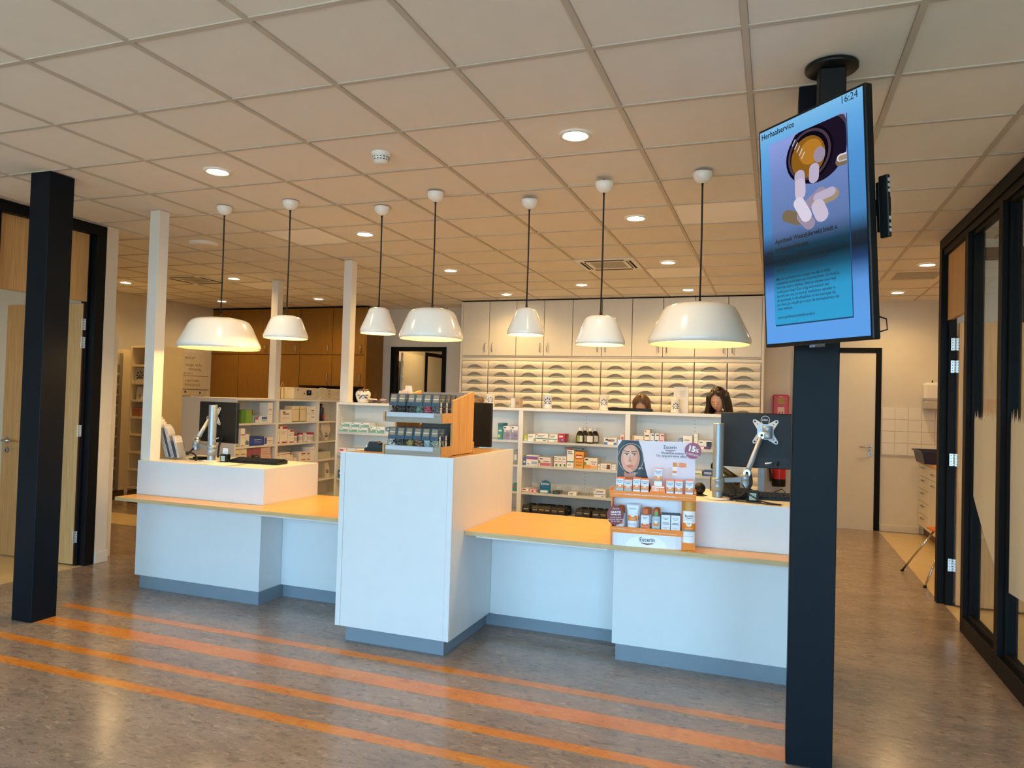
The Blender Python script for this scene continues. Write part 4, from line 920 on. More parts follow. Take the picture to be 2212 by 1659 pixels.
# side units
T3 = ' in the nearest side shelf unit'
L('green', 6.93, 7.131, 1.18, .160, 'large green carton with orange sticker' + T3); L('bluered', 7.152, 7.245, 1.18, .082, 'small blue and red carton' + T3); L('bluewhite', 7.248, 7.388, 1.18, .084, 'blue and white carton' + T3); L('whitetall', 7.40, 7.495, 1.18, .248, 'tall white carton with grey lines' + T3)
L('whitered', 6.93, 7.004, .905, .215, 'tall white carton with red bars' + T3); L('bluetall', 7.012, 7.11, .905, .20, 'tall blue carton at the back' + T3, x=-6.06); L('whgreen2', 7.006, 7.083, .905, .145, 'white and green carton' + T3); L('bluedisp', 7.09, 7.35, .905, .107, 'wide dark blue tray carton' + T3); L('whblue', 7.356, 7.522, .905, .092, 'cream carton with blue corner' + T3)
L('cream', 6.83, 6.935, .65, .226, 'cream carton with yellow corner, left one' + T3); L('cream', 6.938, 7.045, .65, .226, 'cream carton with yellow corner, right one' + T3); L('mauve', 7.048, 7.132, .65, .226, 'dark mauve carton' + T3); L('mauve', 7.135, 7.295, .65, .226, 'wide mauve carton' + T3)
L('pinkish', 7.30, 7.50, .65, .112, 'pinkish carton, lower of the pair' + T3); L('pinkish', 7.30, 7.48, .763, .112, 'pinkish carton, upper of the pair' + T3)
T3 = ' in the middle side shelf unit'
L('whlogo', 7.646, 7.880, 1.18, .160, 'wide cream carton with dark logo' + T3); L('binder', 7.888, 8.039, 1.18, .208, 'cream archive box, left one' + T3); L('binder', 8.047, 8.190, 1.18, .208, 'cream archive box, right one' + T3); L('stackb', 8.197, 8.268, 1.18, .20, 'white carton beside the archive boxes' + T3); L('stack', 8.275, 8.395, 1.18, .205, 'white double carton with brown print' + T3)
L('stackb', 7.60, 7.80, 1.18, .205, 'white carton behind the one with the logo' + T3, x=-6.06)
L('rw', 7.592, 7.645, .905, .225, 'red topped white carton at the left end' + T3); L('rw', 7.653, 7.803, .905, .222, 'tallest red topped white carton' + T3); L('rw', 7.813, 7.940, .905, .175, 'shorter red topped white carton' + T3); L('rw', 8.177, 8.226, .905, .125, 'small red topped carton between the jars' + T3)
def rjar(y, w_, h, label, z=.905):
    t = thing('medicine_jar', label, 'jar', (-5.95, y, z + .0008)); r = w_ / 2
    part(t, 'body', MB().lathe([(.0005, 0), (r * .95, 0), (r, .004), (r, h * .78), (r * .9, h * .82)], 18), m_ceram)
    part(t, 'lid', MB().lathe([(r, h * .80), (r * 1.02, h * .98), (r, h), (.0005, h)], 18), P('red_cap', 'a82a30', .4), label='red lid')
    part(t, 'paper_label', MB().lathe([(r * 1.006, h * .2), (r * 1.006, h * .62)], 18), PR('c8beb4'))
rjar(7.997, .085, .112, 'white bottle with red cap, left of three in the middle side unit'); rjar(8.13, .07, .125, 'white bottle with red cap in the middle side unit, beside the small carton'); rjar(8.312, .135, .122, 'wide white jar with red lid in the middle side unit')
for k, (a, b_, h) in enumerate(((7.592, 7.651, .128), (7.653, 7.714, .135), (7.716, 7.784, .132), (7.787, 7.873, .14), (7.877, 7.935, .098), (7.943, 8.01, .062))):
    L('ws', a, b_, .65, h, 'small white carton with red top line, %s low' % ('first', 'second', 'third', 'fourth', 'fifth', 'sixth')[k] + T3)
L('wb', 8.061, 8.20, .65, .125, 'white carton with red stripe, left one low' + T3); L('wb', 8.208, 8.294, .65, .122, 'white carton with red stripe, right one low' + T3); L('big', 8.302, 8.398, .65, .183, 'big plain white carton low' + T3)
def sbottle(y, h, r, mat, label, tagc=None):
    t = thing('dispensing_bottle', label, 'bottle', (-5.97, y, 1.181))
    part(t, 'body', MB().lathe([(.0005, 0), (r, 0), (r, h * .74), (r * .5, h * .82), (r * .42, h * .88)], 16), mat)
    part(t, 'cap', MB().lathe([(r * .5, h * .87), (r * .5, h), (.0005, h)], 14), m_plast)
    if tagc: part(t, 'sticker', MB().right(-r * .2, r * .75, h * .14, h * .40, r * 1.01, 0), PR(tagc))
sbottle(8.507, .255, .03, m_plast, 'slim black bottle in the farthest side shelf unit'); sbottle(8.597, .24, .048, P('navy_bottle', '1c2c58', .3), 'navy bottle with red sticker in the farthest side shelf unit', 'd83a30')
t = thing('mortar', 'clear glass mortar with pestle in the farthest side shelf unit', 'mortar', (-5.98, 8.73, 1.181))
part(t, 'bowl', MB().lathe([(.0005, .0), (.035, 0), (.04, .01), (.055, .05), (.058, .055), (.05, .05), (.035, .015), (.0005, .012)], 18), P('pale_glass', 'c8c4b8', .15, vary=0)); part(t, 'pestle', MB().cyl((0, 0, .02), (.03, .075, .085), .009, .007), P('pale_glass', 'c8c4b8'))
m_bag = P('translucent_bag', 'd8d2c6', .35, vary=.04)
m_motif = PR('23252e')
def motif(b, c, r, f, mi):
    """dark rosette of leaf shapes around a small jar outline"""
    for k in range(7):
        a = pi * (k - 3) / 4.2 + pi / 2; p = []
        for q in range(8):
            t_ = 2 * pi * q / 8; u, v_ = .32 * r * cos(t_), .13 * r * sin(t_); cx_, cz_ = .72 * r * cos(a), .72 * r * sin(a)
            p.append((c[0] + cx_ + u * cos(a + .5) - v_ * sin(a + .5), c[1] + cz_ + u * sin(a + .5) + v_ * cos(a + .5)))
        b.poly([f(*q_) for q_ in p], mi)
    for dx, dz, w_, h in ((0, -.1, .32, .07), (0, -.32, .42, .07), (0, .1, .22, .06), (0, -.52, .24, .06), (-.3, -.2, .05, .2), (.3, -.2, .05, .2)):
        b.poly([f(c[0] + r * (dx + sx * w_), c[1] + r * (dz + sz * h)) for sx, sz in ((-1, -1), (1, -1), (1, 1), (-1, 1))], mi)
def flatbag(name, label, w_, h, d, loc, rz, mat, mscale=.4, my=.4, pointed=False, cat='bag'):
    b = MB(); t_ = d
    pts = [(-w_ / 2, 0, 0), (w_ / 2, 0, 0), (w_ / 2, t_, 0), (-w_ / 2, t_, 0), (-w_ / 2, t_ * .1, h * .6), (w_ / 2, t_ * .1, h * .6), (w_ / 2, t_ * .9, h * .6), (-w_ / 2, t_ * .9, h * .6), (-w_ * .46, t_ * .45, h), (w_ * .46, t_ * .45, h), (w_ * .46, t_ * .55, h), (-w_ * .46, t_ * .55, h)]
    if pointed: pts = [(-w_ * .12 if p[0] < 0 else w_ * .12, p[1], p[2]) if p[2] == 0 else p for p in pts]
    b.convex(pts, [(0, 1, 2, 3), (0, 1, 5, 4), (1, 2, 6, 5), (2, 3, 7, 6), (3, 0, 4, 7), (4, 5, 9, 8), (5, 6, 10, 9), (6, 7, 11, 10), (7, 4, 8, 11), (8, 9, 10, 11)], 0)
    motif(b, (0, h * my), w_ * mscale, lambda x, z_: (x, (t_ * .1 * z_ / (h * .6) if z_ < h * .6 else t_ * (.1 + .35 * (z_ - h * .6) / (h * .4))) - .003, z_), 1)
    return single(name, label, cat, b, [mat, m_motif], loc, rz)
flatbag('plastic_bag', 'pointed translucent bag with a dark emblem in the farthest side shelf unit', .22, .235, .05, (-5.93, 8.70, .9065), pi / 2, m_bag, .2, .30, True)
flatbag('plastic_bag', 'white bag with a dark emblem low in the farthest side shelf unit', .11, .21, .05, (-5.93, 8.76, .3785), pi / 2, m_bag, .3, .4)
single('storage_bin', 'clear plastic bin in the farthest side shelf unit', 'bin', MB().box(-.20, 0, -.15, .15, 0, .004).box(-.20, 0, -.15, -.147, .004, .12).box(-.20, 0, .147, .15, .004, .12).box(-.003, 0, -.147, .147, .004, .10).box(-.2, -.197, -.147, .147, .004, .12), P('clear_bin', 'c8c8bc', .3, vary=0), (-5.92, 8.65, .651))
# ================================================================== things on top of the front shelf row
m_delft = P('delft_glaze', 'e8e2d2', .18, vary=.02, coat=.3); m_dblue = PR('3a4a7a'); m_brass = P('brass', '8a6a34', .3, .9, vary=.05)
TZ = 1.4755
def motif_wrap(b, r, zc, size, a0, mi):
    motif(b, (0, 0), size, lambda u, v_: ((r + .0006) * cos(a0 + u / r), (r + .0006) * sin(a0 + u / r), zc + v_), mi)
t = thing('ginger_jar', 'round blue and white vase with brass lid beside the white post', 'vase', (-4.035, 6.56, TZ))
vp = [(.0005, 0), (.048, 0), (.052, .006), (.070, .045), (.080, .085), (.076, .108), (.060, .122), (.052, .126)]
part(t, 'body', MB().lathe(vp, 28), m_delft)
b = MB(); motif(b, (0, 0), .062, lambda u, v_: ((.0815 - .25 * abs(v_)) * cos(-1.02 + u / .08), (.0815 - .25 * abs(v_)) * sin(-1.02 + u / .08), .078 + v_ * .9), 0)
part(t, 'painted_emblem', b, m_dblue, label='blue painted emblem')
part(t, 'lid', MB().lathe([(.054, .126), (.056, .134), (.050, .140), (.030, .143), (.010, .144), (.012, .152), (.0005, .156)], 24), m_brass, label='brass lid')
part(t, 'rim_band', MB().lathe([(.055, .124), (.056, .130)], 24), m_plast)
t = thing('paper_pile', 'untidy pile of receipts beside the blue and white vase', 'papers', (-3.87, 6.56, TZ))
for k in range(8):
    a = rnd.uniform(-.5, .5); b = MB(); n = 6; c_ = rnd.uniform(-.02, .02); cv = rnd.uniform(.0, .03)
    for q in range(n):
        x0, x1 = -.075 + .15 * q / n, -.075 + .15 * (q + 1) / n
        b.poly([(x0, -.04, cv * (x0 / .075) ** 2), (x1, -.04, cv * (x1 / .075) ** 2), (x1, .04, cv * (x1 / .075) ** 2), (x0, .04, cv * (x0 / .075) ** 2)])
    part(t, 'sheet', b, P('receipt_paper', 'dcd0d8', .8, vary=.05), (c_, c_ * .4, .002 + .0045 * k), (0, 0, a))
o = flatbag('paper_bag', 'small pharmacy bag with dark emblem left of the sweets stand', .105, .135, .05, (-3.565, 6.53, TZ), -.1, P('bag_pinkish', 'd8c4b4', .6), .36, .42)
single('paper_card', 'white folded leaflets standing behind the small pharmacy bag', 'leaflet', MB().prism([(-.05, 0), (.06, 0), (.035, .19), (-.035, .19)], 'y', 0, .012).prism([(-.08, 0), (-.02, 0), (-.03, .15), (-.075, .145)], 'y', .014, .022), P('white_paper', 'e6e0da', .8), (-3.535, 6.61, TZ))
def pot(x, y, r, h, label, lid=False, ms=.8, a0=-1.3, flare=.0, mat=None):
    t = thing('apothecary_jar', label, 'jar', (x, y, TZ))
    pr = [(.0005, 0), (r * .96, 0), (r, .006), (r, h * .10), (r * (.93 - flare), h * .16), (r * (.93 - flare), h * .82), (r, h * .88), (r, h * .97), (r * .9, h)]
    if not lid: pr += [(r * .86, h * .98), (.0005, h * .96)]
    part(t, 'body', MB().lathe(pr, 26), mat or m_delft)
    b = MB(); motif_wrap(b, r * (.93 - flare) + .0005, h * .52, r * ms, a0, 0); part(t, 'painted_emblem', b, m_dblue)
    if lid: part(t, 'lid', MB().lathe([(r * .95, h), (r * .9, h + .012), (r * .4, h + .026), (r * .18, h + .03), (r * .22, h + .042), (.0005, h + .046)], 22), m_delft)
    return t
pot(-2.604, 6.56, .043, .128, 'white jar with dark leaf print right of the sweets stand')
o = single('soft_toy', 'small brown soft toy next to the white jar behind the sweets stand', 'toy', MB().ball((0, 0, .042), .042, 14, 9, sx=1.1, sz=1.0).ball((.038, -.02, .062), .026, 12, 8, sz=.9).ball((.055, -.03, .082), .009, 8, 5).ball((.028, -.005, .088), .010, 8, 5).ball((.062, -.032, .056), .012, 8, 5), P('brown_plush', '8a6a42', .9, vary=.2, scale=60, bump=.4), (-2.728, 6.56, TZ))
t = thing('card_holder', 'small white carton and kraft carton above the black counter screen', 'box', (-2.335, 6.52, TZ))
part(t, 'carton', MB().box(-.045, .0, 0, .08, 0, .09, b=.002), P('pale_carton', 'dcd6cc', .6)); part(t, 'kraft_carton', MB().box(.002, .055, -.01, .07, 0, .088, b=.002).front(.01, .045, .03, .06, -.0104, 1), [P('kraft_carton', 'b49a7c', .7), PR('8a745c')]); part(t, 'low_carton', MB().box(-.062, -.047, 0, .06, 0, .04, b=.002), P('pale_green_carton', 'a8b8a0', .6))
pot(-2.015, 6.54, .041, .132, 'white pot with blue windmill scene on the shelf top', ms=1.0, mat=P('pot_cool_white', 'dadcde', .3))
pot(-1.475, 6.54, .043, .145, 'white jar with dark wreath left of the bowed head', ms=.85, flare=.06)
pot(-.826, 6.52, .042, .112, 'white lidded urn in front of the white paper bag', lid=True, flare=.03)
b = MB(); b.convex([(-.066, 0, 0), (.066, 0, 0), (.066, .07, 0), (-.066, .07, 0), (-.064, .028, .232), (.064, .028, .232), (.064, .038, .232), (-.064, .038, .232)], [(0, 1, 2, 3), (0, 1, 5, 4), (1, 2, 6, 5), (2, 3, 7, 6), (3, 0, 4, 7), (4, 5, 6, 7)], 0)
for k in range(5): b.poly([(-.01, .016 + .0014 * k, .15 + .011 * k), (.045, .016 + .0014 * k, .15 + .011 * k), (.045, .0164 + .0014 * k, .154 + .011 * k), (-.01, .0164 + .0014 * k, .154 + .011 * k)], 1)
single('paper_bag', 'tall white paper bag behind the lidded urn', 'bag', b, [P('white_bag', 'e0d8cc', .7), PR('b8b0a4')], (-.79, 6.60, TZ))
# ================================================================== things on the side shelf units
t = thing('label_printer', 'cream label printing machine on the side shelf units', 'printer', (-5.96, 8.34, 1.478), pi / 2)
part(t, 'housing', MB().box(-.36, .36, 0, .35, 0, .155, b=.006), P('cream_machine', 'd6ccb4', .45)); part(t, 'display', MB().front(-.09, .02, .055, .125, -.002, 0), P('machine_screen', '10141c', .2)); part(t, 'display_icon', MB().disc(-.035, .095, .012, -.003, 0, 10), EMIT('icon_blue', '3a62c8', .8))
part(t, 'side_cover', MB().box(.20, .358, -.012, -.0005, .0, .165, b=.003), P('cream_machine', 'd6ccb4', .45)); part(t, 'buttons', MB().disc(-.28, .125, .011, -.002, 0, 10).disc(-.14, .075, .012, -.002, 0, 10), m_screw)
t = thing('document_printer', 'cream printer with paper trays beside the label printer', 'printer', (-5.97, 8.95, 1.478), pi / 2)
part(t, 'housing', MB().box(-.23, .25, 0, .34, 0, .155, b=.006), P('cream_machine', 'd6ccb4', .45))
for k in range(3): part(t, 'tray', MB().box(-.22, .24, -.006, .0, .015 + .045 * k, .052 + .045 * k, b=.002).box(-.19, -.13, -.008, -.006, .03 + .045 * k, .04 + .045 * k, mi=1), [P('cream_machine', 'd6ccb4', .45), m_screw])
single('flat_box', 'flat stack of paper in front of the printers on the side shelf', 'papers', MB().box(-.17, .17, 0, .06, 0, .02, b=.002).box(-.12, .15, .005, .06, .0205, .034, b=.002), P('paper_ream', 'd8cdb8', .7), (-5.885, 8.62, 1.478), pi / 2)
single('cable_hoop', 'thin wooden hoop leaning by the square post on the side shelf', 'hoop', MB().tube([(-.035, 0, 0), (-.033, 0, .12), (-.02, 0, .185), (0, 0, .205), (.02, 0, .185), (.033, 0, .12), (.035, 0, 0)], .006, 8), P('pale_wood_hoop', 'b98f58', .5), (-5.93, 7.70, 1.4835), pi / 2)
# ================================================================== far left corner
t = thing('tall_bag_shelf', 'tall cream shelf unit holding pharmacy bags behind the left post', 'shelf', (-8.288, 7.5, 0)); w_ = .566
m_cream = P('cream_board', 'd8c8a0', .5, vary=.02)
part(t, 'side_panel', MB().box(0, .025, 0, .36, .17, 2.14, b=.001), m_cream); part(t, 'side_panel', MB().box(w_ - .025, w_, -.005, .36, .06, 2.125, b=.001), m_cream)
part(t, 'top_panel', MB().box(.0255, w_ - .0255, 0, .36, 2.115, 2.14), m_cream); part(t, 'back_panel', MB().box(.0255, w_ - .0255, .345, .36, .17, 2.115), m_cream)
for z in (1.885, 1.645, 1.407, 1.178, .943, .706, .470, .228): part(t, 'shelf', MB().box(.0255, w_ - .0255, .003, .3445, z - .03, z, b=.001), m_cream)
part(t, 'plinth', MB().box(.0, w_, .03, .35, 0, .165), P('brown_plinth', '5a4428', .5))
for k, (x, zz) in enumerate(((.115, 1.645), (.30, 1.645))): flatbag('pharmacy_bag', 'white pharmacy bag with bold dark emblem on the second shelf, %s' % ('front left', 'right of the pair')[k], .17, .20, .05, (-8.288 + x, 7.52 + .03 * (1 - k), zz + .001), 0, m_bag, .42, .45)
flatbag('pharmacy_bag', 'folded white pharmacy bag with emblem on the third shelf behind the left post', .15, .17, .05, (-8.288 + .26, 7.52, 1.408), 0, m_bag, .3, .4); flatbag('pharmacy_bag', 'plain looking pharmacy bag at the left of the third shelf', .12, .175, .05, (-8.288 + .12, 7.57, 1.408), .25, m_bag, .2, .3)
for k in range(3): single('salmon_box', 'salmon pink carton, %s of three on the fourth shelf of the bag shelf' % ('left', 'middle', 'right')[k], 'box', MB().box(0, .10, 0, .12, 0, .115, b=.002).front(.01, .09, .085, .09, -.0004, 1), [P('salmon_carton', 'b87a5a', .6), PR('8a5a44')], (-8.25 + .115 * k, 7.53, 1.1785))
t = thing('pigeonhole_cupboard', 'tall cupboard of black pigeonhole bins at the far left', 'cupboard', (-8.6, 6.95, 0)); 
part(t, 'side_panel', MB().box(-.40, .0, .70, .83, .13, 2.10, b=.001), m_cream); part(t, 'side_panel', MB().box(-.40, 0, -.03, -.0005, .13, 2.06, b=.001), m_cream)
part(t, 'pilaster', MB().box(.0005, .006, .645, .70, .14, 2.045), P('steel_strip', '9a9484', .4, .3)); part(t, 'plinth', MB().box(-.4, -.03, -.03, .83, 0, .125), P('brown_plinth', '5a4428', .5)); part(t, 'back_panel', MB().box(-.41, -.395, -.03, .70, .13, 2.06), m_cream)
part(t, 'top_panel', MB().box(-.40, 0, .0, .645, 2.04, 2.06), m_cream)
for k in range(13):
    z = .146 + .1462 * k
    part(t, 'bin', MB().box(-.39, -.008, .0, .645, z + .002, z + .006).box(-.39, -.380, .0, .645, z + .006, z + .118).box(-.38, -.012, .318, .326, z + .006, z + .118), P('black_bin', '121214', .5), label='black bin')
    part(t, 'label_strip', MB().box(-.006, .0, .0, .645, z - .012, z + .016).right(.42, .60, z - .006, z + .010, .0006, 1), [P('grey_strip', 'b0aa98', .5), PR('2a2a2a')])
for k, (zz, col_, yy) in enumerate(((9, 'd8d0bc', .52), (8, 'b8b0a0', .48), (6, '9a9a90', .54), (4, 'c8d0b8', .50), (4, 'e0dcd0', .44), (1, 'b0aca4', .52))):
    single('bin_pack', 'small pack in a black pigeonhole, %s from the top' % ('first', 'second', 'third', 'fourth, green one', 'fourth, white one', 'lowest')[k], 'pack', MB().box(-.05, 0, -.03, .03, 0, .07 - .006 * k, b=.004), P('pack_' + col_, col_, .5), (-8.63, 6.95 + yy, .1525 + .1462 * zz), .2)
single('tall_cabinet', 'tall white cabinet end just behind the white wall pier', 'cabinet', MB().box(-6.3, -5.75, 4.90, 5.06, .0, 2.056, b=.002).box(-6.3, -5.749, 4.96, 4.963, .05, 2.0, mi=0), m_shelfw)
t = thing('whiteboard', 'whiteboard with handwritten notes on the far left wall', 'whiteboard', (-9.144, 9.26, 1.12), pi / 2)
part(t, 'board', MB().box(-.05, .60, -.015, 0, .46, 1.07, b=.002), P('board_white', 'd6cdbc', .3)); m_pen = PR('4a3a30')
for s, x, z, sz in (('wie is er?', .08, .98, .075), ('morgen om 9u', .10, .86, .075), ('teamoverleg', .17, .79, .07), ('1 op voor 2', .03, .72, .06), ('1 pers 1 week!', .10, .60, .065), ('Herhaal (groep 4)', .10, .53, .06)): text(t, s, sz, m_pen, (x - .02, -.0158, z), align='LEFT', sx=.78)
part(t, 'pen_line', MB().box(-.05, .60, -.0162, -.0155, .675, .681), m_pen)
for k, (x0, x1, z0, z1) in enumerate(((-.05, .26, .10, .44), (.28, .58, .12, .43))):
    t = thing('notice', 'paper notice with a round magnet under the whiteboard, %s one' % ('left', 'right')[k], 'notice', (-9.144, 9.26, 1.12), pi / 2)
    part(t, 'sheet', MB().box(x0, x1, -.002, 0, z0, z1).front(x0 + .03, x1 - .04, z1 - .12, z1 - .09, -.0024, 1).front(x0 + .03, x1 - .1, z1 - .18, z1 - .17, -.0024, 1), [P('notice_paper', 'd2c8b4', .8), PR('8a8478')])
    part(t, 'magnet', MB().disc((x0 + x1) / 2, z1 - .03, .02, -.006, 0, 14), PR('2a4a44'))
# ================================================================== back right wall
t = thing('fire_extinguisher', 'red fire extinguisher under its red cabinet on the back wall', 'fire extinguisher', (.075, YB - .10, .50))
m_red = P('signal_red', 'c01c22', .35, vary=.03); 
part(t, 'cylinder', MB().lathe([(.086, .10), (.086, .50), (.075, .54), (.03, .57), (.022, .60), (.0005, .60)], 24), m_red)
part(t, 'foot_ring', MB().lathe([(.0005, 0), (.083, 0), (.087, .01), (.087, .10)], 24), m_plast, label='black foot'); part(t, 'valve', MB().box(-.02, .02, -.03, .03, .60, .66, b=.006).box(-.012, .012, -.13, -.02, .64, .66, b=.004), m_plast)
part(t, 'hose', MB().tube([(-.02, 0, .63), (-.09, -.01, .60), (-.125, -.02, .48), (-.13, -.03, .30), (-.105, -.05, .16)], .012, 10).cyl((-.105, -.05, .17), (-.09, -.07, .07), .016, .022), m_cord)
b = MB()
for s_ in range(6): b.front(-.05 + .004 * (s_ % 2), .05, .30 + .018 * s_, .307 + .018 * s_, -.0875, 0)
for s_ in (-.03, .015): b.front(s_, s_ + .025, .42, .45, -.0875, 0)
part(t, 'instructions', b, PR('e8c8c0'), label='white instructions')
t = thing('extinguisher_cabinet', 'red wall box with a white sign above the fire extinguisher', 'sign', (.082, YB - .001, 1.29))
part(t, 'box', MB().box(-.10, .10, -.12, 0, 0, .435, b=.012), m_red); part(t, 'sign', MB().front(-.04, .045, .02, .27, -.1206, 0), P('sign_pale', 'e8c8b8', .5)); part(t, 'yellow_sign', MB().front(-.045, .05, .31, .39, -.1206, 0), P('sign_yellow', 'b8902e', .5))
b = MB(); 
for x, z in ((-.025, .17), (.01, .17), (-.025, .11), (.01, .11)): b.front(x, x + .02, z, z + .04, -.121, 0)
part(t, 'pictograms', b, m_red); text(t, 'CO2', .022, PR('f0e0d8'), (0, -.1212, .408), bold=.0006)
single('hanging_cable', 'loop of thin black cable on the back wall low beside the extinguisher', 'cable', MB().tube([(-.10, 0, .0), (-.08, -.01, .06), (.0, -.02, .10), (.06, -.02, .13), (.10, -.01, .09), (.06, -.01, .02), (.0, -.01, .0), (-.06, -.01, .02)], .005, 6), m_cord, (.06, YB - .02, .33))
t = thing('towel_dispenser', 'white paper towel dispenser on the pantry wall', 'dispenser', (1.865, YB, 1.575))
part(t, 'cover', MB().box(-.105, .105, -.20, 0, .12, .345, b=.03), m_ceram); part(t, 'lower_cover', MB().box(-.10, .10, -.19, 0, .0, .1195, b=.02), P('smoke_plastic', 'b8b4aa', .3)); part(t, 'key', MB().cyl((0, -.1, .345), (0, -.1, .375), .008), m_screw); part(t, 'paper_end', MB().box(-.03, .05, -.11, -.10, -.03, -.0005), P('towel_paper', 'd8cfc0', .9))
# pantry cabinets
t = thing('pantry_cabinet', 'cream pantry base cabinets with steel handles and oak top', 'cabinet', (1.75, 10.44, 0), -pi / 2)
part(t, 'body', MB().box(.0, 2.25, .022, .62, .12, .905), m_cup); part(t, 'plinth', MB().box(.0, 2.25, .06, .60, 0, .119), P('brown_plinth', '5a4428', .5))
part(t, 'countertop', MB().box(-.0, 2.25, -.012, .63, .906, .94, b=.002), m_oakh, label='oak countertop')
for k in range(5):
    for c in (0, 2):
        z0 = .125 + .156 * k; d = part(t, 'drawer', MB().box(.004 + .6 * c, .596 + .6 * c, 0, .02, z0, z0 + .150, b=.002), m_cup); barhandle(d, .30 + .6 * c, z0 + .11, 0, .14, vertical=False)
for c in (1,):
    d = part(t, 'drawer', MB().box(.004 + .6 * c, .596 + .6 * c, 0, .02, .749, .900, b=.002), m_cup); barhandle(d, .30 + .6 * c, .82, 0, .14, vertical=False)
    d = part(t, 'door', MB().box(.004 + .6 * c, .596 + .6 * c, 0, .02, .125, .744, b=.002), m_cup); barhandle(d, .30 + .6 * c, .69, 0, .14, vertical=False)
t = thing('storage_crate', 'dark blue plastic crate on the pantry countertop', 'crate', (1.83, 9.85, .9405)); m_crate = P('navy_crate', '1a2448', .4)
w_, d_2, h = .20, .30, .15
for sx, sy in ((1, 0), (-1, 0), (0, 1), (0, -1)):
    b = MB()
    if sx: b.convex([(sx * w_ * .85, -d_2 * .9, 0), (sx * w_ * .85, d_2 * .9, 0), (sx * w_, d_2, h), (sx * w_, -d_2, h), (sx * (w_ * .85 - .006), -d_2 * .9, 0), (sx * (w_ * .85 - .006), d_2 * .9, 0), (sx * (w_ - .006), d_2, h), (sx * (w_ - .006), -d_2, h)], [(0, 1, 2, 3), (4, 5, 6, 7), (0, 1, 5, 4), (2, 3, 7, 6), (1, 2, 6, 5), (0, 3, 7, 4)], 0)
    else: b.convex([(-w_ * .84, sy * d_2 * .9, 0), (w_ * .84, sy * d_2 * .9, 0), (w_ * .99, sy * d_2, h), (-w_ * .99, sy * d_2, h), (-w_ * .84, sy * (d_2 * .9 - .006), 0), (w_ * .84, sy * (d_2 * .9 - .006), 0), (w_ * .99, sy * (d_2 - .006), h), (-w_ * .99, sy * (d_2 - .006), h)], [(0, 1, 2, 3), (4, 5, 6, 7), (0, 1, 5, 4), (2, 3, 7, 6), (1, 2, 6, 5), (0, 3, 7, 4)], 0)
    part(t, 'wall', b, m_crate)
part(t, 'floor', MB().box(-w_ * .84, w_ * .84, -d_2 * .89, d_2 * .89, 0, .006), m_crate); part(t, 'rim', MB().box(-w_ - .015, -w_ + .0, -d_2, d_2, h - .015, h + .004, b=.003).box(w_, w_ + .015, -d_2, d_2, h - .015, h + .004, b=.003).box(-w_ - .015, w_ + .015, -d_2 - .015, -d_2, h - .015, h + .004, b=.003).box(-w_ - .015, w_ + .015, d_2, d_2 + .015, h - .015, h + .004, b=.003), m_crate)
t = thing('visitor_chair', 'chair with orange seat and chrome legs in the pantry behind the black frame', 'chair', (1.60, 7.66, 0), -1.45); m_or = P('orange_seat', 'd86a24', .4); m_chr = P('chrome', 'c8c8c8', .15, 1.0, vary=0)
part(t, 'seat', MB().box(-.2, .2, -.2, .2, .445, .465, b=.008), m_or); part(t, 'backrest', MB().box(-.2, .2, .185, .205, .56, .84, b=.008), m_or)
for sx in (-1, 1):
    for sy in (-1, 1): part(t, 'leg', MB().cyl((sx * .14, sy * .14, .444), (sx * .33, sy * .36, .012), .010, n=10).cyl((sx * .333, sy * .363, .0), (sx * .333, sy * .363, .014), .016, n=10, mi=1), [m_chr, m_plast])
    part(t, 'back_post', MB().tube([(sx * .16, .16, .44), (sx * .17, .195, .55), (sx * .17, .21, .80)], .009, 8), m_chr)
